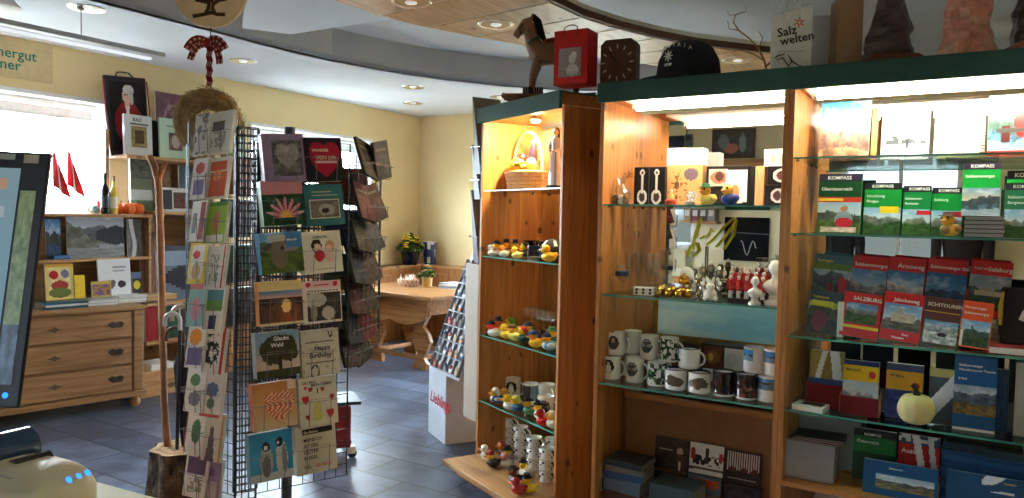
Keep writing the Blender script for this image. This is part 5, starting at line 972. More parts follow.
# second shelf
for x, t, b, hd, hat, hc, l in [(498, .22, (60, 60, 66), YEL, 'cap', (30, 30, 34), 'duck with dark cap and suit, far left back of the second shelf'), (508, .2, (236, 130, 40), YEL, 'top', BLK, 'duck with black top hat and orange suit, second in the back row, second shelf'),
        (517, .18, (230, 120, 40), YEL, 'top', (34, 34, 60), 'duck with navy top hat, third in the back row, second shelf'), (526, .17, (60, 50, 40), YEL, 'hair', (40, 36, 30), 'duck with dark hair, last of the back row, second shelf'),
        (492, .09, WHT, (230, 232, 235), None, BLK, 'white duck with green trim at the left front of the second shelf'), (503, .04, (230, 230, 226), (236, 120, 40), None, BLK, 'white bodied duck with orange head, second in front on the second shelf'),
        (516, .03, (240, 220, 120), (240, 200, 60), None, BLK, 'pale yellow duckling lying flat in front on the second shelf'), (548, .045, YEL, YEL, None, BLK, 'plain bright yellow duck at the right front of the second shelf')]:
    ld(l, x, t, 1, .1 if x == 548 else (.075 if t < .1 else .095), b, hd, hat, hc, -35 if x != 548 else -45)
for x, t, l in [(529, .2, 'smoky drinking glass in the rear of the second shelf, left one'), (537, .22, 'smoky drinking glass in the rear of the second shelf, middle one'), (543, .17, 'smoky drinking glass in the rear of the second shelf, right one')]:
    r = thing('drinking_glass', l, 'glass', FL, lsp(x, 250, t), t, LZs[1]); MB().lathe([(.001, .0), (.026, .0), (.032, .1), (.03, .1), (.025, .006), (.001, .005)], 18, col=(240, 240, 240)).build('glass_body', glassy('smoky_glass', (196, 196, 204)), r, smooth=40)
r = thing('cap', 'dark navy cap with white pattern lying behind the yellow duck', 'cap', FL, lsp(553, 245, .17), .17, LZs[1], radians(-30)); MB().lathe([(.075, 0), (.08, .04), (.07, .08), (.04, .11), (.001, .12)], 20, colf=lambda u, j: (210, 210, 216) if (j == 2 and int(u * 20) % 4 == 0) else (26, 28, 44)).build('crown', CLOTH, r, smooth=60); MB().ball((0, -.09, .012), (.06, .06, .008), (26, 28, 44), 14, 6).build('visor', CLOTH, r, smooth=60)
r = thing('mug', 'dark blue mug standing behind the flat duckling', 'mug', FL, lsp(533, 258, .1), .1, LZs[1]); mugmesh(.035, .075, lambda u, v: (30, 34, 70)).build('cup', CERAM, r, smooth=50); MB().tube([(.031 + .022 * sin(pi * i / 8), 0, .014 + .046 * i / 8) for i in range(9)], .0045, 8, (30, 34, 70)).build('handle', CERAM, r, smooth=60)
# third shelf
for x, t, b, hd, hat, hc, bl, l in [(500, .2, (220, 70, 50), (236, 120, 40), 'top', (30, 30, 34), None, 'duck with black top hat and red suit, left back of the third shelf'), (511, .16, (240, 200, 60), YEL, 'hair', (90, 180, 50), None, 'duck with green hair on the third shelf'),
        (493, .08, WHT, (230, 60, 40), 'cap', BLK, None, 'white bodied duck with black cap at the left front of the third shelf'), (506, .06, YEL, YEL, None, BLK, None, 'plain yellow duck behind the rim of the third shelf'), (514, .07, (240, 226, 120), (240, 180, 50), 'cap', (110, 84, 60), None, 'pale yellow duck with brown cap on the third shelf'),
        (524, .09, (40, 76, 70), YEL, 'hair', (190, 40, 40), None, 'dark green suited duck with red hair on the third shelf'), (535, .05, YEL, (240, 150, 40), 'cap', (60, 90, 150), None, 'yellow duck with blue cap in the front of the third shelf'), (530, .17, (60, 70, 90), YEL, 'cap', (40, 40, 60), None, 'duck with navy cap in the rear of the third shelf'),
        (549, .07, (90, 150, 190), (240, 170, 40), 'cap', (30, 40, 90), (200, 220, 230), 'light blue suited duck with dark blue cap, right end of the third shelf'), (554, .17, (40, 90, 70), YEL, 'brim', (50, 120, 60), None, 'green suited duck with green hat, rear right of the third shelf')]:
    ld(l, x, t, 2, .098 if t < .1 else .11, b, hd, hat, hc, -30, bl)
for i, x in enumerate((527, 533, 539, 545, 550)):
    r = thing('drinking_glass', ['stemmed clear glass at the back of the third shelf, leftmost of five', 'stemmed clear glass at the back of the third shelf, second of five', 'stemmed clear glass at the back of the third shelf, middle of five', 'stemmed clear glass at the back of the third shelf, fourth of five', 'stemmed clear glass at the back of the third shelf, rightmost of five'][i], 'glass', FL, lsp(x, 320, .3), .3, LZs[2], group='stemmed glasses at the back of the third shelf')
    MB().lathe([(.001, 0), (.026, .001), (.026, .003), (.004, .008), (.004, .09), (.02, .1), (.028, .125), (.024, .165)], 18, col=(250, 250, 250), cap=False).build('bowl_and_stem', CLEAR, r, smooth=40)
# fourth shelf
for x, t, b, hd, hat, hc, bl, l in [(496, .08, (40, 90, 130), YEL, 'hair', (240, 236, 220), (230, 230, 230), 'blue bodied duck with white hair, left end of the fourth shelf'), (506, .11, (240, 220, 160), (240, 170, 50), None, BLK, None, 'cream bodied duck with orange head on the fourth shelf'),
        (517, .06, (50, 100, 140), YEL, 'hair', (240, 226, 120), None, 'blue bodied duck with blond hair in front on the fourth shelf'), (509, .045, (236, 230, 214), YEL, None, BLK, None, 'white bodied duckling in front on the fourth shelf'), (529, .09, (60, 130, 90), (240, 170, 40), 'brim', BLK, None, 'green bodied duck with small black hat on the fourth shelf'),
        (540, .09, WHT, YEL, 'top', BLK, None, 'white bodied duck with black top hat, right on the fourth shelf'), (543, .03, (206, 24, 30), (206, 30, 30), None, BLK, None, 'bright red duck at the front edge of the fourth shelf'), (553, .05, (230, 226, 210), (240, 190, 60), 'hair', (230, 220, 190), None, 'pale duck half hidden by the cabinet edge, fourth shelf')]:
    ld(l, x, t, 3, .1, b, hd, hat, hc, -30, bl)
mh = lambda u, v: (30, 30, 30) if (u - .5) ** 2 + (v - .5) ** 2 > .12 else (90, 90, 90)
for x, t, fn, l in [(513, .22, mug_oval(ivory, lady, (30, 30, 30), .72, .12), 'white mug with dark oval portrait, left on the fourth shelf'), (531, .24, mug_band(ivory, lambda u, v: (60, 50, 60) if u < .5 else (130, 160, 190), .1, .9, .5, 1), 'white mug with dark figure picture in the rear of the fourth shelf'), (546, .13, mug_oval(ivory, castle, (30, 40, 40), .72, .12), 'white mug with dark oval castle picture, right on the fourth shelf')]:
    mug(l, FL, lsp(x, 390, t), t, LZs[3], fn, .048, .125, rot=radians(52), handle=radians(-20))
mug('plain greenish white mug in the rear right of the fourth shelf', FL, lsp(547, 380, .3), .3, LZs[3], lambda u, v: (216, 222, 212), .05, .13)
# bottom board: stacked cups and ducks
cupfn = lambda u, v: (232, 230, 224) if u < 0 or v > .9 or vn(u * 22, v * 4, 5) < .64 else (60, 54, 64)
cn = ('first stack of cups from the left', 'second stack of cups from the left', 'third stack of cups from the left', 'right hand stack of cups', 'rear stack of cups')
for i, (x, t, n) in enumerate(((508, .24, 3), (520, .19, 3), (534, .14, 3), (547, .09, 3), (552, .22, 3))):
    for j in range(n):
        mug('white speckled cup, %s in the %s' % (('lowest', 'middle', 'topmost')[j], cn[i]), FL, lsp(x, 470, t), t, LZs[4] + j * .062, cupfn, .046, .061, handle=radians(20), name='cup', group=cn[i] + ' on the bottom board')
for x, t, b, hd, hat, hc, bl, l in [(486, .06, (236, 240, 232), (236, 240, 236), None, BLK, None, 'white duck with green wing at the left end of the bottom board'), (503, .1, (120, 60, 40), (240, 130, 40), 'hair', (150, 60, 40), None, 'brown suited duck with orange head at the back of the bottom ducks'), (509, .06, (150, 150, 150), YEL, 'top', BLK, None, 'grey suited duck with black top hat on the bottom board'),
        (492, -.06, (34, 28, 34), (240, 180, 40), 'cap', (150, 30, 40), None, 'black bodied duck with dark red cap at the front of the bottom board'), (506, -.0, (200, 196, 190), (200, 120, 120), None, BLK, None, 'pale pink headed duck in the middle of the bottom board'), (525, .02, WHT, YEL, 'top', BLK, None, 'white suited duck with black hat in front of the cups'),
        (515, -.09, (60, 50, 54), (120, 60, 60), 'brim', (60, 36, 36), None, 'dark suited duck with brown hat near the front edge of the bottom board'), (518, -.16, (190, 24, 34), (190, 30, 36), None, BLK, None, 'dark red duck at the very front of the bottom board'), (529, -.1, (236, 200, 60), YEL, 'top', (26, 26, 30), None, 'yellow duck with black hat at the front right of the bottom board')]:
    ld(l, x, t, 4, .098, b, hd, hat, hc, -35, bl)
# brochure holders and sheet on the outside of the end cabinet
FO = Frame(*FL.pt(-.004, 0).xy, FL.ang + pi / 2 * -1)   # faces the left
for i, (y0, y1, l) in enumerate(((101, 176, 'grey clear brochure holder on the cabinet side, uppermost'), (147, 200, 'grey clear brochure holder on the cabinet side, middle one'), (191, 260, 'grey clear brochure holder on the cabinet side, lowest'))):
    z0, z1 = FL.at_t(476, y1, .1)[1], FL.at_t(476, y0, .1)[1]; r = thing('brochure_holder', l, 'brochure holder', FL, -.003, .0, z0)
    MB().add([(0, .0, 0), (-.07, 0, 0), (-.125, 0, z1 - z0), (-.115, 0, z1 - z0), (-.005, 0, .02), (0, .2, 0), (-.07, .2, 0), (-.125, .2, z1 - z0), (-.115, .2, z1 - z0), (-.005, .2, .02)], [(0, 1, 6, 5), (1, 2, 7, 6), (2, 3, 8, 7), (3, 4, 9, 8), (0, 4, 3, 2, 1), (5, 6, 7, 8, 9), (0, 5, 9, 4)], (150, 148, 145)).build('holder', finish('frosted_acrylic', .3), r)
    MB().tube([(-.12, -.004, (z1 - z0) * .35), (-.002, -.004, (z1 - z0) * .35)], .004, 6, (200, 200, 200)).build('clip', METAL, r)
z0, z1 = FL.at_t(475, 413, .1)[1], FL.at_t(475, 262, .1)[1]
MB_ = MB().box(-.17, -.004, .0, .012, z0, z1, (196, 182, 166)).build('hanging_sheet', PAPER, bevel=.003); tag(put(MB_, FL, 0, 0, 0), 'pale beige sheet hanging on the side of the end cabinet behind the magnet stand', 'sheet')
# ------------------------------------------------------------------ spinning wire rack with gift books and greeting cards
RA = radians(37.2); WA = .345
FA = Frame(-.884, 2.6, RA)
PC = (-.946, 2.57); WC = .27; RC = atan2(-.53, .85)
FC = Frame(PC[0] - cos(RC) * WC, PC[1] - sin(RC) * WC, RC)
pD = FA.pt(WA, 0); RD = radians(78); WD = .3; FD = Frame(pD.x, pD.y, RD)
RZ0, RZ1 = .56, 1.87
rk = thing('card_rack', 'tall spinning wire rack full of gift books and greeting cards, in front of the windows', 'card rack', FA, .1, .2, 0)
RKF = FA.sub(.1, .2)
def panel(fr, w, z0, z1, dx, dz, name='wire_panel', r=.0017):
    m = MB(); L = lambda s, z: RKF.loc(fr.pt(s, .004, z))
    n = round(w / dx); k = round((z1 - z0) / dz)
    for i in range(n + 1): m.tube([L(w * i / n, z0), L(w * i / n, z1)], r * (1.7 if i in (0, n) else 1), 4, (44, 44, 48))
    for j in range(k + 1): m.tube([L(0, z0 + (z1 - z0) * j / k), L(w, z0 + (z1 - z0) * j / k)], r, 4, (44, 44, 48))
    return m.build(name, DARKW, rk)
panel(FA, WA, RZ0, RZ1 - .06, .045, .045); panel(FC, WC, RZ0, RZ1, .045, .045); panel(FD, WD, 1.08, RZ1 - .12, .045, .045)
pB0 = Vector((PC[0], PC[1], 0)); vB = Vector((-.884, 2.6, 0)) - pB0; FB_ = Frame(PC[0], PC[1], atan2(vB.y, vB.x)); panel(FB_, vB.length, RZ0 - .04, RZ1 - .03, .02, .026, r=.0026)
FB2 = Frame(*FB_.pt(.0, .04).xy, FB_.ang + .15); panel(FB2, .08, RZ0, RZ1 - .03, .022, .026, r=.0026)
# back faces
q0 = FC.pt(0, 0); q1 = FD.pt(WD, 0); mid = q0 + Vector((.12, .36, 0))
for a, b in ((mid, q0), (q1, mid)):
    v = a - b; panel(Frame(b.x, b.y, atan2(v.y, v.x)), v.length, 1.02, RZ1 - .08, .05, .04)
# inner wall of the rack (dense mesh column), pole and foot
cpt = (q0 + q1 + FA.pt(.1, 0)) / 3; cl = RKF.loc(cpt)
m = MB()
for i in range(32): a = 2 * pi * i / 32; m.tube([(cl[0] + .13 * cos(a), cl[1] + .13 * sin(a), RZ0 + .2), (cl[0] + .13 * cos(a), cl[1] + .13 * sin(a), RZ1 - .06)], .0034, 4, (40, 40, 44))
for j in range(44): z = RZ0 + .2 + (RZ1 - RZ0 - .26) * j / 43; m.tube([(cl[0] + .13 * cos(2 * pi * i / 20), cl[1] + .13 * sin(2 * pi * i / 20), z) for i in range(20)], .0034, 4, (40, 40, 44), closed=True)
m.build('wire_core', DARKW, rk)
pf = RKF.loc(FA.pt(.0, .06)); m = MB(); m.tube([(cl[0], cl[1], .03), (cl[0], cl[1], RZ1 + .0)], .02, 12, (90, 90, 94)).build('pole', DARKW, rk, smooth=40)
m = MB().lathe([(.26, 0), (.26, .02), (.05, .035), (.03, .05)], 32, (cl[0], cl[1], 0), (60, 60, 64)).build('foot', DARKW, rk, smooth=40)
hold_n = [0]
def holder(fr, s, t, z, w, h, d):
    m = MB(); P = lambda x, y, q: RKF.loc(fr.pt(s + x, t + y, z + q))
    m.tube([P(-w * .28, .0, 0), P(-w * .28, -d, 0), P(-w * .28, -d - .003, h * .55), P(w * .28, -d - .003, h * .55), P(w * .28, -d, 0), P(w * .28, .0, 0)], .0014, 4, (120, 120, 126))
    m.tube([P(-w * .5, .0, h * .5), P(-w * .5, -d - .002, h * .5), P(w * .5, -d - .002, h * .5), P(w * .5, .0, h * .5)], .0012, 4, (120, 120, 126))
    m.build('wire_holder', DARKW, rk)
def gift(label, x0, x1, y0, y1, fn, th=.04, spine=(220, 216, 206), titles=(), res=(36, 36), t=-.05):
    ym = (y0 + y1) / 2; s0, _ = FA.at_t(x0, ym, t); s1, _ = FA.at_t(x1, ym, t); z1 = FA.at_t((x0 + x1) / 2, y0, t)[1]; z0 = FA.at_t((x0 + x1) / 2, y1, t)[1]
    w = s1 - s0 - .004; h = z1 - z0; tl = .10
    book(label, FA, (s0 + s1) / 2 + .013, t, z0, w, h, th, fn, tilt=tl, spine=spine, titles=titles, res=res, name='gift_book', group=None, gloss=True, roll=-.07 if y0 < 240 else -.03); holder(FA, (s0 + s1) / 2 + .01, t + .012, z0 + .004, w, h, .02)
bwh = lay(flat((150, 130, 168), 26, 1), rect(.22, .95, .12, .86, lay(flat((96, 94, 96), 110, 3), heart(.5, .55, .33, lambda u, v: mx((190, 188, 186), (120, 118, 118), fb(u * 9, v * 9, 2))))))
gift('square gift book with a stone heart on lavender, top left of the rack front', 261, 304, 133, 181, bwh, spine=(196, 186, 222))
gift('square black gift book with a big red heart, top right of the rack front', 304, 342, 137, 181, lay((30, 30, 36), heart(.52, .5, .37, (176, 24, 56)), rect(.24, .82, .42, .46, (226, 190, 196))), titles=[('WUNDER', .18, .68, .09, CREAMI, 'LEFT'), ('VON DIR', .27, .5, .12, CREAMI, 'LEFT')], spine=(120, 26, 44))
def _lotus(u, v):
    x, y = u - .55, (v - .2) * 1.05; r = sqrt(x * x + y * y); a = atan2(y, x)
    if y < -.03 or v > .69: return None
    w = abs(((a / pi * 7) % 1) - .5)
    if r > .47 - .3 * (w * 2) ** 1.5: return None
    return mx((236, 190, 100), mx((236, 186, 198), (176, 56, 84), w * 2), (r - .1) / .08)
lot = lay(flat((30, 72, 46), 60, 3), _lotus, rect(0, 1, .7, 1, (206, 140, 150)))
gift('square gift book with a pink water lily on green, second row left on the rack', 260, 303, 180, 225, lot, spine=(150, 186, 160))
gift('square teal gift book with a sleeping animal photo, second row right on the rack', 303, 343, 184, 225, comp((50, 120, 124), (.12, .9, .16, .64, (214, 206, 190)), (.15, .87, .19, .61, lay(flat((120, 112, 104), 90, 5), blob(.55, .45, .3, .34, (176, 170, 160)), blob(.5, .4, .14, .16, (50, 46, 44)))), (.2, .7, .8, .83, (180, 180, 150)), (.2, .85, .72, .75, (180, 180, 150))), spine=(40, 96, 100))
cow = lay(land(8, ((90, 150, 200), (160, 190, 200)), (110, 120, 90), 0, (96, 130, 50), r=(.7, .55)), blob(.45, .5, .2, .4, (126, 112, 92)), blob(.72, .62, .2, .1, (150, 140, 120)), blob(.45, .86, .26, .08, (190, 184, 170)), rect(.6, 1, .62, 1, (70, 130, 180)), blob(.52, .6, .05, .06, (50, 40, 36)))
gift('square gift book with a curious cow on a meadow, third row left on the rack', 258, 302, 232, 273, cow, spine=(90, 170, 220), titles=[('Mensch', .64, .78, .08, WHITEI, 'LEFT')])
cpl = lay((226, 218, 202), blob(.36, .66, .13, .16, (40, 30, 28)), blob(.38, .6, .09, .11, (234, 196, 170)), blob(.42, .42, .13, .14, (206, 40, 50)), blob(.7, .62, .12, .15, (216, 160, 110)), blob(.68, .58, .08, .1, (240, 206, 180)), blob(.7, .36, .12, .14, (236, 190, 184)), rect(.3, .8, .08, .1, (180, 170, 160)))
gift('square cream gift book with two drawn sweethearts, third row right on the rack', 301, 341, 231, 273, cpl, titles=[('Liebe ist...', .28, .84, .1, INK, 'LEFT')])
sun = lambda u, v: (222, 200, 140) if v > .77 else (mx((90, 130, 180), (220, 170, 150), (.77 - v) / .15) if v > .6 else ((60, 36, 36) if v > .5 - .08 * sin(u * 8) else ((250, 206, 130) if (u - .62) ** 2 + ((v - .42) / 1.4) ** 2 < .012 else mx((216, 110, 50), (60, 44, 50), abs(u - .62) * .9 + fb(u * 12, v * 4, 2) * .7)))) if v > .06 else (226, 206, 160)
gift('square gift book with a glowing sunset lake, fourth row left on the rack', 256, 301, 281, 325, sun, spine=(230, 150, 70))
umb = comp((222, 208, 200), (.1, .96, .06, .72, lay(flat((64, 54, 48), 40, 5), blob(.25, .75, .34, .26, (190, 186, 176)), blob(.64, .25, .2, .24, (190, 180, 168)), blob(.2, .3, .1, .3, (150, 140, 130)))), (0, 1, .84, 1, (226, 186, 186)))
gift('square pale gift book with two children under an umbrella, fourth row right on the rack', 300, 340, 281, 323, lay(umb, heart(.16, .91, .06, (190, 40, 60)), heart(.86, .91, .06, (190, 40, 60)), rect(.12, .92, .76, .79, lambda u, v: (60, 40, 44) if int(u * 30) % 3 else None), rect(.3, .7, .9, .93, (190, 60, 80))), spine=(206, 196, 186))
tree = lay(lambda u, v: mx((206, 180, 160), (130, 160, 186), (v - .25) / .6) if v > .18 else (70, 70, 40), lambda u, v: mx((44, 40, 24), (84, 80, 40), fb(u * 10, v * 10, 3)) if ((u - .53) / .42) ** 2 + ((v - .58) / .36) ** 2 < .8 + .5 * fb(u * 6, v * 6, 1) and v > .26 + .3 * abs(fb(u * 5, 1, 3) - .4) else None, rect(.5, .57, .14, .45, (50, 36, 26)), rect(0, 1, 0, .16, (64, 66, 34)))
gift('square gift book with a broad dark oak tree, fifth row left on the rack', 253, 298, 332, 377, tree, spine=(190, 206, 214), titles=[('Glaubs', .4, .8, .13, WHITEI, 'LEFT'), ('Wald', .34, .66, .13, WHITEI, 'LEFT')])
gift('square cream birthday book with dotted lines and a key, fifth row right on the rack', 299, 338, 330, 376, lay((206, 198, 180), rect(.1, .85, .72, .74, (120, 110, 100)), rect(.1, .85, .28, .3, (120, 110, 100)), lambda u, v: (50, 46, 44) if abs(((u - .33) / .1) ** 2 + ((v - .1) / .14) ** 2 - 1) < .3 else None, lambda u, v: (150, 140, 124) if vn(u * 22, v * 22, 6) > .9 else None, lambda u, v: (60, 56, 50) if abs(((u - .78) / .05) ** 2 + ((v - .92) / .09) ** 2 - 1) < .4 and v < .95 else None), titles=[('Happy', .34, .56, .14, INK, 'LEFT'), ('Birthday', .2, .4, .15, INK, 'LEFT')], spine=(176, 166, 140))
candy = lay(lambda u, v: mx((196, 130, 70), (214, 190, 150), (1 - v) + .5 * fb(u * 3, v * 3, 4) - .3), heart(.6, .46, .3, lambda u, v: (206, 84, 50) if int((u * 1.2 + v + .3 * sin(v * 9)) * 14) % 2 else (226, 196, 160)), rect(.8, 1, .8, 1, (226, 196, 170)))
gift('square orange gift book with a striped candy heart, sixth row left on the rack', 250, 295, 383, 429, candy, spine=(226, 130, 100))
star = lay((214, 206, 186), *[heart(x, y, r, (186, 44, 48)) for x, y, r in ((.16, .56, .08), (.3, .76, .05), (.62, .74, .045), (.86, .55, .06), (.8, .22, .09), (.2, .2, .05), (.18, .8, .03))], rect(.46, .5, .68, .78, (30, 30, 30)), lambda u, v: (206, 196, 110) if abs(u - .46) < .12 * (1 - v) + .02 and .12 < v < .5 else None)
gift('square cream gift book with red hearts and small tower, sixth row right on the rack', 297, 336, 378, 426, star, titles=[('DU BIST', .1, .88, .08, INK, 'LEFT'), ('MEIN STERN', .32, .82, .08, INK, 'LEFT')], spine=(206, 196, 170))
peng = lay(lambda u, v: mx((40, 130, 180), (70, 160, 200), fb(u * 4, v * 4, 3)) if v > .16 else (190, 200, 206), blob(.38, .4, .15, .32, (166, 168, 170)), blob(.38, .3, .1, .22, (110, 108, 110)), blob(.38, .7, .09, .1, (40, 40, 46)), blob(.38, .68, .05, .05, (220, 220, 220)), blob(.74, .42, .14, .36, (190, 190, 190)), blob(.8, .4, .06, .3, (130, 130, 130)), blob(.7, .76, .08, .1, (36, 36, 40)), blob(.66, .75, .03, .03, (220, 220, 220)))
gift('square blue gift book with two young penguins, bottom left of the rack front', 247, 291, 433, 481, peng, spine=(140, 180, 206))
gift('square cream gift book with black printed lines of text, bottom right of the rack front', 294, 335, 425, 473, comp((206, 196, 172), (.18, .92, .8, .92, (34, 32, 32))), titles=[('Ein kleines', .2, .83, .07, CREAMI, 'LEFT'), ('MENSCH', .18, .66, .1, INK, 'LEFT'), ('IST EIN', .18, .54, .1, INK, 'LEFT'), ('GUTER', .18, .42, .1, INK, 'LEFT'), ('ENGEL', .18, .3, .1, INK, 'LEFT'), ('VIEL', .16, .12, .09, INK, 'LEFT'), ('GLUECK', .46, .12, .09, REDI, 'LEFT')], spine=(180, 170, 150), th=.04)
# left face: portrait greeting cards, two columns of nine
crd = [
 ((192, 207, 110, 155), (206, 231, 108, 153), lambda u, v: (206, 210, 212) if fb(u * 5, v * 5, 1) > .45 else (120, 124, 128), lay((212, 220, 222), rect(.2, .7, .55, .78, (96, 96, 96)), rect(.2, .75, .1, .5, lambda u, v: (150, 156, 160) if fb(u * 6, v * 5, 2) > .5 else (220, 224, 226))), 'white card with a grey winter tree', 'white card with a small dark photo and grey writing'),
 ((190, 206, 155, 199), (205, 227, 154, 198), lay((226, 224, 232), blob(.5, .75, .3, .14, (180, 80, 90)), rect(.2, .85, .1, .45, (120, 110, 180))), lay((222, 216, 206), rect(.15, .9, .68, .9, (206, 90, 50)), rect(.2, .95, .05, .62, (214, 96, 54)), blob(.5, .55, .2, .14, (236, 150, 90))), 'white card with a red flower over a lilac field', 'white card with a large orange fox shape'),
 ((189, 205, 198, 241), (204, 226, 199, 243), lay((226, 222, 220), rect(.6, .9, .05, .95, (150, 60, 60)), rect(.15, .4, .2, .7, (120, 130, 140))), lay((150, 190, 60), rect(.1, .9, .05, .2, (230, 230, 226)), blob(.5, .5, .16, .28, (196, 130, 80)), rect(0, 1, .9, 1, (90, 150, 60))), 'pale card with a dark red upright stripe', 'bright green card with a brown rabbit shape'),
 ((187, 206, 240, 283), (205, 224, 243, 288), lay((226, 200, 60), rect(.12, .8, .1, .92, (232, 230, 224)), blob(.45, .3, .24, .2, (190, 160, 100)), blob(.4, .7, .2, .1, (200, 60, 60))), lay((228, 228, 226), rect(.86, .94, 0, 1, (190, 60, 60)), rect(.2, .7, .1, .8, lambda u, v: (140, 170, 170) if fb(u * 7, v * 7, 3) > .56 else None)), 'white card in a yellow border with a small figure', 'white card with pale writing and a thin red stripe'),
 ((186, 204, 281, 326), (202, 223, 283, 330), lay((140, 190, 190), blob(.5, .4, .3, .26, (210, 150, 170)), rect(0, 1, .88, 1, (190, 100, 80))), lay((226, 226, 224), rect(.1, .9, .42, .9, lambda u, v: (110, 160, 70) if v < .5 else (90, 150, 170)), rect(.3, .7, .05, .34, (50, 50, 110))), 'turquoise card with a pink blossom', 'white card with a green meadow over a dark blue square'),
 ((185, 204, 323, 367), (201, 223, 326, 373), lay((226, 222, 216), blob(.45, .72, .34, .2, (226, 140, 30)), rect(.1, .9, .08, .45, (110, 96, 150))), lay((226, 224, 222), rect(.86, 1, 0, 1, (186, 40, 44)), rect(.15, .75, .15, .85, lambda u, v: (40, 40, 44) if fb(u * 5, v * 7, 5) > .52 else None)), 'white card with an orange blossom over a violet field', 'white card with a black ink drawing and a red edge'),
 ((184, 204, 366, 411), (200, 221, 370, 416), lay((230, 230, 226), blob(.45, .72, .26, .14, (90, 130, 90)), blob(.5, .3, .3, .16, (130, 130, 150))), lay((230, 228, 224), rect(.0, 1, 0, .06, (190, 60, 60)), rect(0, .08, 0, 1, (190, 60, 60)), blob(.5, .6, .3, .16, (90, 120, 160)), blob(.5, .3, .2, .12, (80, 130, 100))), 'white card with a green sprig over a grey one', 'white card with blue birds in a thin red frame'),
 ((184, 204, 407, 453), (199, 221, 412, 460), lay((232, 230, 226), rect(0, .06, 0, 1, (190, 60, 70)), rect(0, 1, .94, 1, (190, 60, 70)), blob(.55, .5, .24, .26, (70, 120, 80))), lay((228, 224, 218), rect(0, .08, 0, 1, (190, 70, 80)), rect(0, 1, .93, 1, (190, 70, 80)), lambda u, v: (110, 100, 120) if abs(u - .5) < .22 * (1 - v) and v < .75 else None, rect(.9, 1, 0, 1, (206, 150, 80))), 'white card with a green fir tree in a red corner frame', 'white card with a grey mountain in a red corner frame'),
 ((183, 206, 450, 496), (198, 219, 457, 503), lay((226, 224, 224), rect(.1, .9, .5, .85, (104, 80, 110)), rect(.2, .8, .1, .4, lambda u, v: (150, 150, 120) if fb(u * 6, v * 6, 3) > .5 else None)), lay((150, 130, 176), rect(.15, .85, .1, .5, (190, 180, 206)), blob(.5, .7, .2, .1, (120, 90, 150))), 'white card with a dark violet label', 'lilac card with a paler panel'),
]
rown = ('top row', 'second row', 'third row', 'fourth row', 'fifth row', 'sixth row', 'seventh row', 'eighth row', 'bottom row')
for i, (L, R, fl, fr_, l1, l2) in enumerate(crd):
    for (x0, x1, y0, y1), fn, lab, col in ((L, fl, l1, 'left column'), (R, fr_, l2, 'right column')):
        t = -.045 if col == 'left column' else -.04; ym = (y0 + y1) / 2; s0 = FC.at_t(x0, ym, t)[0]; s1 = FC.at_t(x1, ym, t)[0]; z1 = FC.at_t((x0 + x1) / 2, y0, t)[1]; z0 = FC.at_t((x0 + x1) / 2, y1, t)[1]
        w = min(s1 - s0 - .006, .135); z1 -= .006; card('%s, %s, %s' % (lab, rown[i], col), FC, (s0 + s1) / 2 + .008, t - .012, z0, w, z1 - z0, .014, fn, tilt=.2, roll=-.075, group=None, res=(22, 30), rot=radians(0)); holder(FC, (s0 + s1) / 2, t + .012, z0 + .003, w, z1 - z0, .028)
# far right face: dark landscape gift books, leaning outwards
dk = [((46, 40, 36), 'dark brown'), ((84, 22, 30), 'dark red'), ((40, 44, 38), 'olive grey'), ((42, 48, 58), 'slate blue'), ((62, 30, 34), 'wine red'), ((36, 48, 62), 'night blue'), ((58, 44, 44), 'dusky brown')]
mp = dup_src = None
for i in range(7):
    y0 = (146, 190, 222, 255, 286, 316, 340)[i]
    for j in range(2):
        s = .075 + j * .125; z0 = FD.at_t(360, y0 + 30, -.04)[1]; c, nm = dk[(i + j * 3) % 7]
        fn = lay(flat(c, 40, i + 7 * j), rect(.1, .9, .12, .62, flat(tuple(min(255, q + 16) for q in c), 60, i * 3 + j)), rect(.15, .8, .75, .8, (96, 90, 80)))
        card('%s gift book leaning out on the far side of the rack, %s row %s' % (nm, ('top', 'second', 'third', 'fourth', 'fifth', 'sixth', 'lowest')[i], ('near', 'far')[j]), FD, s, -.06 + .011 * i, z0, .145, .15, .012, fn, tilt=.34 if i or not j else .1, name='gift_book', cat='book', res=(16, 16), edge=(60, 56, 52), mat_=DULL, roll=radians((8, -10)[j]))
        holder(FD, s, -.045 + .011 * i, z0, .14, .1, .02)
# a few books standing in the faces turned away, seen through the wires
for i, (z, c, l) in enumerate([q for q in ((1.62, (120, 60, 40), 'brown book seen through the wires of the rack, below the top row'), (1.45, (50, 60, 90), 'dark blue book seen through the wires of the rack, upper half'), (1.27, (40, 80, 50), 'dark green book seen through the wires of the rack, in the middle'), (1.1, (90, 90, 96), 'grey book seen through the wires of the rack, below the middle'), (.92, (60, 50, 50), 'dark brown book seen through the wires of the rack, lower half'), (.75, (84, 60, 70), 'dusky violet book seen through the wires of the rack, near its foot')) if q[0] > 1.05]):
    v = mid - q0; card(l, Frame(mid.x, mid.y, atan2(-v.y, -v.x)), .1, -.03, z, .17, .15, .02, flat(c, 30, i), tilt=.1, name='gift_book', cat='book', res=(6, 6), edge=c)
    card(l.replace('seen through', 'standing upright, seen through'), Frame(q1.x, q1.y, atan2((mid - q1).y, (mid - q1).x)), .14, -.03, z - .03, .17, .15, .02, flat(tuple(q // 2 + 40 for q in c), 30, i), tilt=.1, name='gift_book', cat='book', res=(6, 6), edge=c)
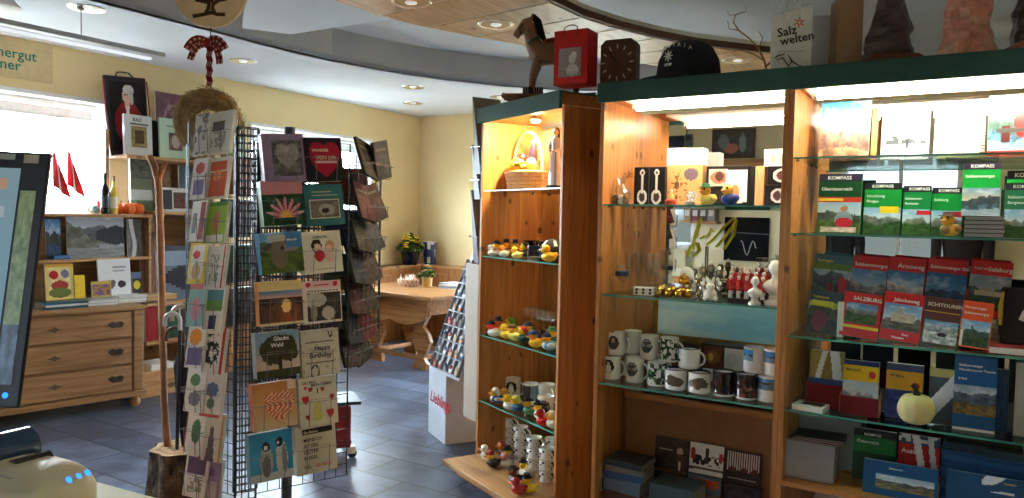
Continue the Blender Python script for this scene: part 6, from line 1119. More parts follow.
# red trolley case with castors behind the rack
tx, ty = FW.at_z(351, 461, 0)
tc_ = thing('trolley_case', 'dark red trolley case with white castor standing behind the card rack', 'trolley', FW, tx - .065, ty + .02, 0, radians(20))
MB().box(-.2, .06, 0, .3, .07, .34, (120, 26, 36)).build('case', finish('red_case_shell', .45), tc_, bevel=.012)
for x, y in ((.07, .03), (.07, .27), (-.2, .03), (-.2, .27)): 
    w_ = MB().lathe([(.026, -.012), (.03, -.008), (.03, .008), (.026, .012)], 16, col=(40, 40, 44), X=Matrix.Translation((x, y, .03)) @ Matrix.Rotation(pi / 2, 4, 'X')); w_.box(x - .03, x + .02, y - .02, y + .02, .03, .075, (226, 226, 226)); w_.build('castor', PLAST, tc_, smooth=40)
MB().box(-.2, .12, .0, .3, .344, .364, (36, 44, 60)).build('lid', finish('red_case_shell', .45), tc_, bevel=.004)
# ------------------------------------------------------------------ left wall: dresser, hutch, book shelf, small things
FWL = FWALL
DR = FWL.sub(.15, -.75, radians(-12)); DH = DR.at_t(143, 305, 0)[1]
dr = thing('dresser', 'pale pine chest of three drawers with dark iron pulls under the left window', 'dresser', DR, 0, 0, 0)
PD = wood('dresser_pine', (178, 138, 94), (140, 102, 64), 'x', knots=.7, rough=.5)
L0 = -1.32
MB().box(L0, 0, .02, .42, .08, DH - .03).build('carcass', PD, dr, bevel=.004); MB().box(L0 - .02, .02, -.015, .43, DH - .03, DH).build('top', PD, dr, bevel=.006)
MB().box(L0 - .02, .025, -.02, .42, .08, .125).build('plinth', PD, dr, bevel=.008)
MB().box(-.075, .004, -.008, .02, .125, DH - .03).build('corner_post', PD, dr, bevel=.012)
for x in (-.05, L0 + .06):
    MB().lathe([(.03, 0), (.042, .02), (.045, .045), (.03, .07), (.036, .08)], 16, (x, .04, 0), (160, 116, 70)).build('foot', finish('turned_pine', .5), dr, smooth=50)
zz = [.13, .13 + (DH - .165) / 3, .13 + 2 * (DH - .165) / 3, DH - .035]
for i in range(3):
    d = MB().box(L0 + .02, -.085, -.004, .0199, zz[i] + .008, zz[i + 1] - .012).build('drawer', PD, dr, bevel=.004)
    for x in (-.2, -.62, -1.05):
        z = (zz[i] + zz[i + 1]) / 2; m = MB()
        if x == -.2: m.tube([(x - .045, -.006, z + .008), (x - .035, -.028, z - .012), (x + .035, -.028, z - .012), (x + .045, -.006, z + .008)], .006, 8, (60, 52, 46)); m.prism([(x - .06, z + .01), (x - .03, z + .028), (x, z + .02), (x + .03, z + .028), (x + .06, z + .01), (x + .04, z - .014), (x - .04, z - .014)], -.0075, -.0041, (66, 56, 50)); m.build('pull', DARKW, d)
        else: m.prism([(x - .055, z), (x - .02, z + .008), (x, z + .022), (x + .02, z + .008), (x + .055, z), (x + .02, z - .008), (x, z - .022), (x - .02, z - .008)], -.0075, -.0041, (96, 84, 72)).build('keyhole_plate', DARKW, d)
# hutch over the dresser: ledge, middle shelf
HY0, HY1 = -.34, -.03
def X(px, y=HY0, py=200): return FWL.at_t(px, py, y)[0]
hx0, hx1 = -1.2, X(152)
zL = FWL.at_t(100, 214, HY0)[1]; zMid = FWL.at_t(80, 259, HY0)[1]
hu = thing('hutch', 'pine hutch with ledge of flags, bottles and small pumpkins under the window', 'shelf', FWL, 0, 0, 0)
MB().box(hx0, hx1, HY0, HY1, zL - .025, zL).build('ledge', PALEX, hu, bevel=.003); MB().box(hx0, hx1, HY0, HY1, zMid - .022, zMid).build('middle_board', PALEX, hu, bevel=.003)
MB().box(hx0, hx1, HY1 - .012, HY1, DH + .002, zL - .0255).build('back_panel', PD, hu)
for x in (hx0, hx1 - .022): MB().box(x, x + .022, HY0 + .01, HY1 - .0125, DH + .002, zMid - .0225).build('upright', PD, hu)
for x in (hx0, hx1 - .022): MB().box(x, x + .022, HY0 + .01, HY1 - .0125, zMid + .0005, zL - .0255).build('upright', PD, hu)
def wcard(label, x0, x1, y0, y1, t, z, fn, th=.006, tilt=.1, name='calendar', cat='calendar', res=(40, 30), spine=(200, 200, 200), mk=card, **k):
    ym = (y0 + y1) / 2; s0 = FWL.at_t(x0, ym, t)[0]; s1 = FWL.at_t(x1, ym, t)[0]; h = FWL.at_t((x0 + x1) / 2, y0, t)[1] - z
    if mk is card: return card(label, FWL, (s0 + s1) / 2, t, z, s1 - s0 - .004, h, th, fn, tilt=tilt, name=name, cat=cat, res=res, **k)
    return book(label, FWL, (s0 + s1) / 2, t, z, s1 - s0 - .004, h, th, fn, tilt=tilt, name=name, cat=cat, res=res, spine=spine, **k)
zm = zMid + .001
vil = lay(land(71, ((150, 160, 176), (206, 210, 218)), (90, 96, 104), .2, (120, 120, 110), (150, 156, 166), r=(.7, .5)), lambda u, v: mx((70, 74, 60), (150, 150, 140), fb(u * 9, v * 9, 4)) if v < .9 - u * 1.0 and u < .55 else None, lambda u, v: (54, 56, 66) if u > .5 and abs(v - .55) < .25 - .4 * abs(u - .85) else None, rect(0, 1, 0, .24, lambda u, v: mx((170, 176, 184), (110, 110, 112), fb(u * 5, v * 9, 8))))
wcard('large wall calendar with a lakeside village between mountains under the ledge', 67, 125, 217, 259, -.3, zm, vil, res=(64, 44), tilt=.06)
wcard('narrow calendar with blue sky over a dark wood, left of the village calendar', 46, 62, 219, 259, -.28, zm, land(72, ((80, 130, 190), (150, 180, 200)), (70, 76, 70), 0, (60, 90, 130)), tilt=.06)
wcard('grey calendar with a pale waterfall, right of the village calendar', 127, 143, 219, 259, -.29, zm, lay(flat((110, 112, 116), 70, 4), lambda u, v: (206, 208, 212) if abs(u - .4 - .1 * sin(v * 5)) < .12 else None), tilt=.06)
tag(put(MB().box(-.06, .06, -.03, .03, 0, .03, (60, 110, 170)).build('blue_box', PAPER, bevel=.003), FWL, X(60, -.31), -.31, zm), 'small blue box lying on the middle board left of the village calendar', 'box')
zt_ = DH + .001
# papers and books on the dresser top: a low layer of stacks, books standing behind
def dstack(px0, px1, n, th, cols, lab, grp, y=-.45, d=.2):
    s0, s1 = X(px0, y, 300), X(px1, y, 300)
    for i in range(n): flatbook('%s, %s of its stack' % (lab, ('lowest', 'second from below', 'third from below', 'fourth from below', 'topmost')[i if i < n - 1 else 4]), FWL, (s0 + s1) / 2 + .004 * (i % 2), y, zt_ + i * th, s1 - s0 - .006, d, th - .0006, cols[i % len(cols)], rot=pi + radians((i * 3) % 5 - 2 - 6), group=grp, name='booklet', pages=(226, 226, 222))
dstack(40, 82, 3, .016, ((36, 86, 116), (210, 214, 216), (36, 96, 130)), 'blue and white booklet on the dresser top', 'blue booklets on the dresser')
dstack(84, 112, 4, .012, ((226, 226, 224), (190, 196, 200)), 'white booklet on the dresser top behind the rack side', 'white booklets on the dresser')
dstack(113, 140, 4, .014, ((206, 206, 204), (230, 230, 228)), 'pale booklet on the dresser below the white hearts book', 'pale booklets on the dresser')
dstack(142, 170, 4, .011, ((196, 150, 100), (206, 170, 120)), 'tan booklet on the right end of the dresser', 'tan booklets on the dresser')
zs = zt_ + .05
for i, (x0, x1, y0, t, fn, l, res) in enumerate([
    (46, 75, 264, -.4, lay((226, 196, 110), rect(.1, .9, .1, .9, flat((220, 206, 150), 60, 3)), blob(.3, .7, .16, .12, (190, 40, 40)), blob(.7, .72, .14, .12, (110, 120, 150)), blob(.5, .4, .3, .14, (170, 60, 50)), blob(.5, .2, .4, .14, (110, 120, 60)), rect(0, 1, .92, 1, (200, 160, 60))), 'colourful children book with red figures standing on the dresser', (36, 40)),
    (75, 86, 275, -.41, flat((224, 186, 50), 30, 2), 'narrow yellow book standing on the dresser', (8, 12)),
    (92, 112, 281, -.43, lay((190, 170, 90), rect(.05, .95, .1, .8, lambda u, v: (170, 120, 60) if fb(u * 6, v * 5, 4) > .5 else (110, 90, 120))), 'low yellow book with small pictures in front of the white book', (26, 20)),
    (99, 132, 259, -.38, lay((214, 216, 218), heart(.38, .3, .12, (110, 100, 100)), blob(.7, .3, .13, .1, (70, 60, 64)), rect(.45, .85, .76, .8, (150, 150, 150)), rect(.45, .8, .66, .69, (170, 170, 170)), blob(.12, .28, .08, .1, (120, 80, 70))), 'white book with grey heart pictures standing on the dresser', (36, 40)),
    (133, 142, 272, -.38, lay((50, 56, 60), blob(.5, .4, .4, .2, (206, 190, 50)), rect(0, 1, .7, 1, (90, 110, 150))), 'dark narrow book with a yellow mark right of the white book', (12, 20))]):
    wcard(l, x0, x1, y0, 296, t, zs, fn, .014, .1, 'book', 'book', res, mk=book, spine=(200, 200, 196))
# on the ledge
zl = zL + .001
def flag(label, px, top, bot, lean, t):
    s = X(px, t, 180); z1 = FWL.at_t(px, top, t)[1]; r = thing('table_flag', label, 'flag', FWL, s, t, zl)
    MB().lathe([(.03, 0), (.032, .008), (.008, .016)], 16, col=(40, 36, 34)).build('stand', PLAST, r, smooth=40); H = z1 - zl
    MB().tube([(0, 0, .01), (lean * .4, 0, H)], .004, 6, (200, 190, 170)).build('pole', PLAST, r, smooth=50)
    n, k = 12, 15; vs = []; cs = []; fs = []
    for j in range(k + 1):
        for i in range(n + 1):
            u, v = i / n, j / k; vs.append((lean * .4 * (1 - v * .5) + u * (.04 + .095 * v), .016 * sin(u * 9 + v * 3), H - .01 - v * .3 - u * .1))
    for j in range(k):
        for i in range(n): fs.append((j * (n + 1) + i, j * (n + 1) + i + 1, (j + 1) * (n + 1) + i + 1, (j + 1) * (n + 1) + i)); cs.append((196, 26, 40) if i < 4 or i >= 7 else (236, 234, 232))
    MB().add(vs, fs, cs).build('cloth', CLOTH, r, smooth=60); return r
flag('small red white red flag on the ledge, left of the other flag', 53, 146, 200, .0, -.2); flag('small red white red flag on the ledge, right of the other flag', 67, 146, 200, .02, -.16)
def bottle(label, px, top, t, r0, col, cap, lab=None):
    s = X(px, t, 195); H = FWL.at_t(px, top, t)[1] - zl; r = thing('bottle', label, 'bottle', FWL, s, t, zl)
    MB().lathe([(r0 * .95, 0), (r0, .006), (r0, H * .55), (r0 * .85, H * .64), (r0 * .36, H * .74), (r0 * .34, H * .93), (.001, H * .93)], 20, col=col).build('glass', finish('bottle_glass', .1, coat=.5), r, smooth=50); MB().lathe([(r0 * .4, H * .86), (r0 * .42, H), (.001, H)], 14, col=cap).build('cap', PLAST, r, smooth=40)
    if lab: MB().lathe([(r0 * 1.02, H * .15), (r0 * 1.02, H * .45)], 20, col=lab).build('label', PAPER, r, smooth=50)
bottle('dark wine bottle with black cap on the ledge', 105, 173, -.29, .034, (24, 22, 30), (30, 26, 34), (60, 60, 66)); bottle('yellow liqueur bottle with gold cap beside the pumpkins', 113.5, 176, -.3, .03, (226, 196, 70), (150, 110, 50), (236, 226, 190))
r = thing('candle', 'short red candle in a glass left of the dark wine bottle', 'candle', FWL, X(99, -.16, 205), -.16, zl); MB().lathe([(.022, 0), (.022, .1), (.02, .104), (.001, .1)], 16, col=(206, 30, 36)).build('wax', PLAST, r, smooth=40); MB().tube([(0, 0, .1), (0, 0, .115)], .0015, 5, (30, 30, 30)).build('wick', MATTE, r)
r = thing('ceramic_snail', 'small green and white ceramic snail at the front of the ledge', 'ornament', FWL, X(94, -.28, 208), -.28, zl, radians(0)); MB().ball((.01, 0, .035), (.034, .02, .034), (120, 160, 150), 12, 8).tube([(-.05, 0, .03), (-.03, 0, .012), (.03, 0, .008), (.05, 0, .006)], [.01, .012, .012, .004], 8, (210, 214, 206)).ball((-.052, 0, .04), .012, (210, 214, 206), 8, 6).build('body', CERAM, r, smooth=70)
r = thing('stone', 'small grey stone in front of the yellow bottle', 'stone', FWL, X(111, -.3, 211), -.3, zl); MB().ball((0, 0, .014), (.034, .024, .014), (120, 116, 110), 12, 8, noise=.2).build('stone_body', ROUGH, r, smooth=70)
def opump(label, px, t, r0):
    r = thing('pumpkin', label, 'pumpkin', FWL, X(px, t, 205), t, zl); n, k = 32, 10; vs = []; fs = []
    for j in range(k + 1):
        p = -pi / 2 + pi * j / k
        for i in range(n): a = 2 * pi * i / n; q = r0 * (1 - .13 * abs(cos(a * 4.0)) ** .6 if 0 < j < k else 1) * (cos(p) + .02); vs.append((q * cos(a), q * sin(a), r0 * .82 * (1 + sin(p)) - (.18 * r0 if j == k else 0)))
    for j in range(k):
        for i in range(n): fs.append((j * n + i, j * n + (i + 1) % n, (j + 1) * n + (i + 1) % n, (j + 1) * n + i))
    MB().add(vs, fs, (226, 104, 34)).build('fruit', finish('waxy_skin', .4), r, smooth=70); MB().tube([(0, 0, r0 * 1.4), (.004, 0, r0 * 1.75), (.014, 0, r0 * 1.9)], [.009, .006, .006], 7, (110, 100, 60)).build('stem', ROUGH, r, smooth=50)
opump('small orange pumpkin, left of three on the ledge', 120, -.23, .058); opump('small orange pumpkin, middle of three on the ledge', 128, -.28, .06); opump('small orange pumpkin, right of three on the ledge', 137, -.24, .06)
# tall book shelf with a rough branch as front post
BX0, BX1 = X(112, -.34), X(215, -.34); zT = FWL.at_t(160, 157, -.36)[1]; zB = FWL.at_t(185, 212, -.36)[1]; zC = FWL.at_t(185, 300, -.36)[1]; zD = .42
bs = thing('book_shelf', 'tall pine book shelf with rough edged boards beside the left window', 'shelf', FWL, 0, 0, 0)
MB().box(BX0, BX0 + .03, -.25, -.01, zL + .002, zT + .2).build('side_panel', PALEZ, bs, bevel=.003); MB().box(BX1 - .03, BX1, -.34, -.01, .0, zT + .1).build('side_panel', PALEZ, bs, bevel=.003)
MB().box(X(153) + .01, BX1 - .031, -.018, -.006, .0, zT - .03).build('back_panel', PD, bs)
for z, x0 in ((zT, X(127, -.36)), (zB, X(154, -.36)), (zC, X(147, -.36)), (zD, X(147, -.36))): MB().box(x0, BX1 - .031, -.36, -.0185, z - .028, z).build('board', PALEX, bs, bevel=.004)
zt = zT + .001
wcard('white book with a small dark picture on the top board of the book shelf', 125, 153, 115, 157, -.3, zt, lay((214, 214, 212), rect(.25, .8, .2, .72, lay(flat((150, 130, 80), 60, 3), rect(.2, .8, .2, .8, flat((90, 70, 50), 60, 5)))), rect(.2, .85, .76, .8, (120, 120, 120))), .03, .05, 'book', 'book', (30, 40), mk=book, spine=(190, 196, 206), titles=[('BAD', .3, .84, .12, INK, 'LEFT')])
wcard('pale green book with an oval photo on the top board of the book shelf', 160, 190, 119, 157, -.3, zt, lay((190, 214, 190), rect(.3, .78, .2, .66, lay(flat((120, 100, 90), 80, 4), blob(.5, .5, .3, .36, (190, 170, 160)))), rect(.25, .8, .8, .83, (120, 140, 120))), .02, .05, 'book', 'book', (30, 34), mk=book, spine=(170, 196, 170))
wcard('dark green book beside the hay wreath on the top board', 225, 246, 120, 157, -.28, zt, lay((110, 130, 90), rect(.1, .9, .1, .8, flat((130, 150, 110), 60, 4))), .02, .05, 'book', 'book', (12, 14), mk=book, spine=(90, 110, 80))
wcard('dusky pink picture board leaning behind the pale green book', 157, 186, 93, 157, -.1, zt, lay(flat((120, 84, 96), 60, 3), lambda u, v: (170, 130, 140) if abs(((u - .6) / .3) ** 2 + ((v - .62) / .2) ** 2 - 1) < .3 else None), .02, .05, 'picture', 'picture', (24, 30))
pbg = thing('portrait_bag', 'black shopping bag with a portrait in a red coat on the shelf top', 'bag', FWL, X(131, -.2, 130), -.2, zt, radians(-14), .05, None, -.05); hB = FWL.at_t(131, 76, -.2)[1] - zt; wB = X(147, -.2, 100) - X(109, -.2, 100)
MB().frustum((-wB * .46, wB * .46, 0, .08), (-wB * .5, wB * .5, .02, .05), .0, hB, (34, 22, 26)).build('bag_body', finish('coated_canvas', .5), pbg, bevel=.006)
MB().paint(-wB * .4, wB * .44, hB * .06, hB * .93, -.0035, 36, 46, lay(flat((26, 18, 18), 20, 2), blob(.5, .4, .4, .32, (140, 26, 34)), rect(.42, .56, .6, .74, (220, 180, 150)), rect(.44, .54, .5, .66, (226, 222, 216)), blob(.48, .8, .12, .12, (225, 185, 155)), blob(.54, .88, .15, .08, (205, 200, 195)), blob(.61, .79, .06, .12, (195, 190, 185)), blob(.44, .82, .02, .012, (60, 40, 34)), blob(.52, .82, .02, .012, (60, 40, 34)), rect(.45, .51, .735, .745, (180, 90, 80))), X=Matrix.Rotation(-atan2(.02, hB), 4, 'X') @ Matrix.Translation((0, .0015, 0))).build('portrait_print', GLOSSP, pbg)
for q in (-1, 1): MB().tube([(q * wB * .5, .0, hB * .95), (q * wB * .52, -.004, hB * .5), (q * wB * .46, -.002, hB * .02)], .006, 6, (150, 30, 50)).build('piping', CLOTH, pbg, smooth=50)
MB().tube([(-wB * .2, .03, hB), (-wB * .18, .02, hB + .03), (-wB * .05, .02, hB + .035), (wB * .1, .02, hB + .03), (wB * .2, .03, hB)], .007, 6, (30, 22, 24)).build('handle', CLOTH, pbg, smooth=50)
tag(put(MB().box(-.05, .05, 0, .1, 0, .33, (30, 24, 28)).build('bag_black', CLOTH, bevel=.012), FWL, X(154, -.16, 120), -.16, zt), 'plain black bag standing right of the portrait bag', 'bag')
zb_ = zB + .001
for l, x0, x1, y0, t, fn, th, zz_ in [
    ('green book with a photo on the second board of the book shelf, upper one', 131, 152, 158, -.3, lay((110, 120, 100), rect(0, 1, .5, 1, flat((90, 96, 86), 60, 3)), rect(0, 1, 0, .24, (196, 200, 194))), .03, zL + .002 + .13), ('pale green book standing on the ledge behind the pumpkins', 131, 154, 186, -.2, lay((130, 160, 130), rect(0, 1, .5, .75, (190, 200, 190))), .03, zL + .002),
    ('brown book with a sepia photo on the second board', 158, 172, 172, -.28, flat((120, 90, 66), 70, 3), .02, zB + .001), ('blue grey book on the second board beside the wire rack', 180, 196, 166, -.25, flat((80, 96, 120), 50, 4), .02, zB + .001),
    ('white book with a brown photo on the second board', 163, 192, 188, -.32, lay((206, 204, 200), rect(.35, .98, .15, .8, flat((90, 56, 44), 60, 3)), rect(.0, .3, .1, .9, (60, 64, 70))), .02, zB + .001),
    ('dark lake photo calendar with black mountain on the third board', 157, 192, 246, -.3, lay(lambda u, v: (130, 140, 156) if v > .62 else ((24, 26, 34) if abs(v - .42) < .32 * u else (90, 100, 116)), rect(0, 1, .92, 1, (70, 80, 90))), .008, zC + .001), ('brown photo calendar half hidden by the branch post', 141, 157, 232, -.3, flat((120, 80, 60), 60, 5), .008, zC + .001),
    ('red box on the lowest board behind the branch post', 146, 158, 306, -.3, flat((150, 36, 40), 20, 2), .06, zD + .001), ('dark green box on the lowest board', 163, 180, 306, -.28, flat((40, 70, 50), 30, 3), .06, zD + .001), ('dark brown box on the lowest board beside the wire rack', 181, 200, 308, -.28, flat((60, 44, 40), 30, 3), .06, zD + .001)]:
    wcard(l, x0, x1, y0, 240, t, zz_, fn, th, .05, 'book' if 'book' in l[:26] else ('calendar' if 'calendar' in l else 'box'), 'book' if 'book' in l[:26] else ('calendar' if 'calendar' in l else 'box'), (22, 22), mk=card if 'calendar' in l or 'box' in l else book)
flatbook('pile of white paper on the floor board beside the dresser', FWL, X(152, -.38, 335), -.42, .21, .2, .22, .05, (226, 226, 224), name='paper_pile', cat='paper', rot=pi)
tag(put(MB().box(-.2, .5, -.2, .1, 0, .209, (110, 84, 60)).build('low_bench', PALEX, bevel=.004), FWL, X(150, -.38, 335), -.36, 0), 'low wooden bench under the book shelf beside the dresser', 'bench')
# stump with a tall branch, umbrella and walking sticks
sy_ = 4.02
def wp_(x, y, Y=sy_): p = FW.at_t(x, y, Y); return (p[0], Y, p[1])
stc = wp_(184, 452); sz = .27
stp = thing('tree_stump', 'tree stump with a tall bare branch rising from it, beside the wire rack', 'tree stump', FW, stc[0], sy_, 0)
n, k = 60, 14; vs = []; fs = []; cs = []
for j in range(k + 1):
    for i in range(n): a = 2 * pi * i / n; q = .165 * (1 + .07 * sin(a * 7 + 1) + .06 * (_h(i // 2, j // 6, 3) - .5) + .12 * (1 - j / k) ** 2); vs.append((q * cos(a), q * sin(a), sz * j / k))
for j in range(k):
    for i in range(n): fs.append((j * n + i, j * n + (i + 1) % n, (j + 1) * n + (i + 1) % n, (j + 1) * n + i)); cs.append(mx((116, 90, 66), (52, 38, 28), (fb(i * .75, j * .3, 8) - .25) * 1.8))
MB().add(vs, fs, cs).build('bark', finish('tree_bark', .95, var=.35, bump=.8, bscale=40), stp, smooth=60)
m = MB(); vs = [(0, 0, sz + .002)]; fs = []; cs = []
for r_ in range(1, 7):
    for i in range(n): a = 2 * pi * i / n; q = .160 * (1 + .07 * sin(a * 7 + 1)) * r_ / 6; vs.append((q * cos(a), q * sin(a), sz + .002))
for i in range(n): fs.append((0, 1 + i, 1 + (i + 1) % n)); cs.append((150, 120, 84))
for r_ in range(5):
    for i in range(n): fs.append((1 + r_ * n + i, 1 + r_ * n + (i + 1) % n, 1 + (r_ + 1) * n + (i + 1) % n, 1 + (r_ + 1) * n + i)); cs.append(((176, 144, 104), (150, 118, 82))[r_ % 2])
m.add(vs, fs, cs).build('cut_face', ROUGH, stp)
bp = [(168, 452), (166, 430), (164, 400), (163.5, 360), (162, 320), (161.5, 280), (160.5, 240), (159.5, 205), (158, 180), (154, 165), (149, 156)]
pts = [tuple(Vector(wp_(x, y)) - Vector((stc[0], sy_, 0))) for x, y in bp]; pts[0] = (pts[0][0], 0, sz - .02)
MB().tube(pts, [.02, .019, .018, .018, .018, .019, .019, .018, .019, .02, .018], 10, (170, 116, 76)).tube([pts[8], (pts[8][0] + .02, .0, pts[8][2] + .05), (pts[8][0] + .045, .0, pts[8][2] + .1)], [.016, .013, .01], 8, (170, 116, 76)).build('branch', finish('bare_branch', .6, var=.3, bump=.3), stp, smooth=60)
def stick(name, label, x0, x1, ytop, col, hcol, rr, crook=.05, dy=0, cat='walking stick'):
    b0 = wp_(x0, 452, sy_ + dy); t0 = wp_(x1, ytop, sy_ + dy); r = thing(name, label, cat, FW, b0[0], sy_ + dy, sz + .003); T = (t0[0] - b0[0], 0, t0[2] - sz - .003)
    if name == 'umbrella':
        MB().lathe([(.006, .0), (.012, .04), (.034, T[2] * .45), (.048, T[2] * .8), (.022, T[2] * .96), (.008, T[2])], 14, col=col).build('canopy', CLOTH, r, smooth=60); MB().lathe([(.04, T[2] * .55), (.041, T[2] * .58)], 14, col=(200, 200, 200)).build('band', METAL, r, smooth=50); T = (0, 0, T[2])
    else: MB().tube([(0, 0, 0), T], rr, 8, col).build('shaft', PLAST, r, smooth=60)
    MB().tube([(T[0], 0, T[2] - .0)] + [(T[0] - crook + crook * cos(pi * i / 8), -.0, T[2] + .05 + crook * sin(pi * i / 8)) for i in range(9)] + [(T[0] - 2 * crook, 0, T[2] + .02)], rr * 1.1, 8, hcol).build('handle', PLAST, r, smooth=60)
stick('umbrella', 'black closed umbrella with curved handle standing on the stump', 183, 184, 345, (24, 24, 28), (60, 40, 30), .008, .045)
stick('walking_stick', 'walking stick with light curved wooden handle behind the umbrella', 190, 192, 325, (170, 130, 90), (206, 180, 150), .011, .055, .05); stick('walking_stick', 'black walking stick with silver curved handle left of the umbrella', 177, 180, 330, (30, 30, 34), (196, 196, 200), .01, .04, -.05)
# hanging hay wreath with bow and round tree sign
wy = 3.4
def wq(x, y): p = FW.at_t(x, y, wy); return (p[0], 0, p[1])
wc = wq(208, 122); wr = thing('hanging_wreath', 'hay wreath hanging from a round wooden tree sign with a red gingham bow', 'wreath', FW, wc[0], wy, wc[2])
def wl_(x, y, d=0): p = wq(x, y); return (p[0] - wc[0], d, p[2] - wc[2])
m = MB(); R1 = .105
m.tube([(R1 * cos(2 * pi * i / 40), 0, R1 * sin(2 * pi * i / 40)) for i in range(40)], [.044 * (1 + .12 * (_h(i, 2) - .5)) for i in range(40)], 10, (164, 138, 96), closed=True)
for i in range(900):
    a = rnd.random() * 2 * pi; b = rnd.random() * 2 * pi; q = .042 + .008 * rnd.random(); ca = R1 + q * cos(b); p = Vector((ca * cos(a), q * sin(b), ca * sin(a))); d = Vector((-sin(a), rnd.uniform(-.5, .5), cos(a))) * .022 + Vector((rnd.uniform(-1, 1), rnd.uniform(-1, 1), rnd.uniform(-1, 1))) * .013 + Vector((cos(a) * cos(b), sin(b), sin(a) * cos(b))) * .006
    m.tube([p - d, p + d], .0011, 3, mx((204, 180, 132), (136, 110, 74), rnd.random()), cap=False)
m.build('hay_ring', ROUGH, wr)
g = lambda u, v: (176, 30, 44) if (int(u * 8) + int(v * 8)) % 2 else (230, 214, 208)
def ribbon(P, w, name='bow'):
    vs = []; fs = []; cs = []; n = len(P) - 1
    for i, p in enumerate(P):
        d = Vector(P[min(i + 1, n)]) - Vector(P[max(i - 1, 0)]); nrm = Vector((-d.z, 0, d.x)).normalized() * w
        for k in range(5): vs.append(tuple(Vector(p) + nrm * (k / 4 - .5)))
    for i in range(n):
        for k in range(4): fs.append((i * 5 + k, i * 5 + k + 1, i * 5 + k + 6, i * 5 + k + 5)); cs.append((150, 24, 36) if (i + k) % 2 else ((206, 180, 172) if (i % 2 and k % 2) else (96, 18, 28)))
    o = MB().add(vs, fs, cs).build(name, CLOTH, wr); o.modifiers.new('Solid', 'SOLIDIFY').thickness = .002
def curve(a, b, c, n=10): return [tuple(Vector(a) * (1 - t) ** 2 + Vector(b) * 2 * t * (1 - t) + Vector(c) * t * t) for t in [i / n for i in range(n + 1)]]
ribbon(curve(wl_(210, 45, -.03), wl_(200, 36, -.05), wl_(192, 52, -.05)), .04); ribbon(curve(wl_(210, 45, -.03), wl_(221, 36, -.05), wl_(229, 52, -.05)), .04); ribbon(curve(wl_(210, 46, -.03), wl_(222, 44, -.04), wl_(224, 66, -.05)), .03, 'ribbon_tail'); ribbon(curve(wl_(210, 46, -.03), wl_(199, 44, -.04), wl_(195, 62, -.05)), .03, 'ribbon_tail')
MB().ball(wl_(210, 44, -.035), (.016, .014, .016), (150, 26, 40), 10, 7).build('knot', CLOTH, wr, smooth=60)
for dx in (-1.2, 1.2): ribbon([wl_(210 + dx + (1.5 if i % 2 else 0), 47 + i * 5, -.015) for i in range(9)], .016, 'hanging_ribbon')
dc = wl_(211, -9); rd = abs(wl_(248, 0)[0] - wl_(175, 0)[0]) / 2
MB().lathe([(rd, -.012), (rd, .012)], 48, X=Matrix.Translation(dc) @ Matrix.Rotation(pi / 2, 4, 'X'), col=(236, 214, 180)).build('sign_disc', finish('birch_slice', .6, var=.12), wr, smooth=30, bevel=.003)
m = MB(); tcol = (84, 54, 40)
def tl(*P): m.tube([(dc[0] + x * rd, -.0145, dc[2] + (z * .8 - .17) * rd) for x, z in P], .0085, 6, tcol)
tl((-.45, -.68), (-.2, -.62), (-.02, -.56), (.1, -.55), (.2, -.6), (.42, -.6)); tl((-.12, -.58), (-.04, -.42), (-.02, -.25), (-.1, -.1)); tl((.14, -.56), (.08, -.4), (.1, -.25), (.25, -.12), (.45, -.08)); tl((.45, -.08), (.56, .1), (.5, .3), (.35, .42), (.2, .55), (-.05, .58), (-.3, .5), (-.5, .3), (-.55, .1), (-.42, -.06), (-.3, .0), (-.1, -.1)); tl((-.3, .0), (-.36, -.14), (-.2, -.16), (-.06, -.2)); tl((.02, -.2), (.1, -.02), (.22, .12)); tl((-.02, -.22), (-.06, 0), (-.2, .2))
m.build('tree_drawing', MATTE, wr)
MB().tube([wl_(211, 27), wl_(210, 44)], .003, 6, (90, 70, 60)).tube([(dc[0], 0, dc[2] + rd), (dc[0], 0, 2.72 - wc[2])], .003, 6, (90, 70, 60)).build('cord', CLOTH, wr)
# ------------------------------------------------------------------ corner table, bench things, magnet stand
TZ_ = .765; c0 = FM.at_z(430, 297.5, TZ_); c1 = FM.at_z(368, 290, TZ_)
TR_ = atan2(c0[1] - c1[1], c0[0] - c1[0]); FT = FM.sub(c0[0], c0[1], TR_)     # origin: front right corner of the table top
tb = thing('farmhouse_table', 'pine farmhouse table with carved trestle legs in the far corner', 'table', FT, 0, 0, 0); TL, TDp = 1.45, .85
MB().box(-TL, 0, 0, TDp, TZ_ - .038, TZ_).build('table_top', OILED, tb, bevel=.006)
def apron(x0, x1):   # scalloped apron profile
    P = [(x0, TZ_ - .0385), (x0, TZ_ - .15)]; n = 30
    for i in range(1, n): u = i / n; P.append((x0 + (x1 - x0) * u, TZ_ - .22 - .06 * abs(sin(u * pi * 2)) - .06 * sin(u * pi)))
    return P + [(x1, TZ_ - .15), (x1, TZ_ - .0385)]
MB().prism(apron(-TL + .16, -.14), .1, .13, (0, 0, 0)).build('apron', OILED, tb, bevel=.003); MB().prism(apron(-TL + .16, -.14), TDp - .13, TDp - .1).build('apron', OILED, tb, bevel=.003)
for x in (-TL + .14, -.17): MB().box(x, x + .03, .1305, TDp - .1305, TZ_ - .2, TZ_ - .0385).build('apron', OILED, tb, bevel=.003)
lp_ = [(-.05, 0), (-.06, .05), (-.03, .1), (-.055, .17), (-.085, .24), (-.06, .31), (-.02, .36), (-.05, .43), (-.09, .5), (-.075, .56), (-.03, .6), (.05, .6), (.085, .54), (.06, .47), (.02, .4), (.05, .34), (.075, .27), (.05, .2), (.02, .13), (.05, .07), (.06, 0)]
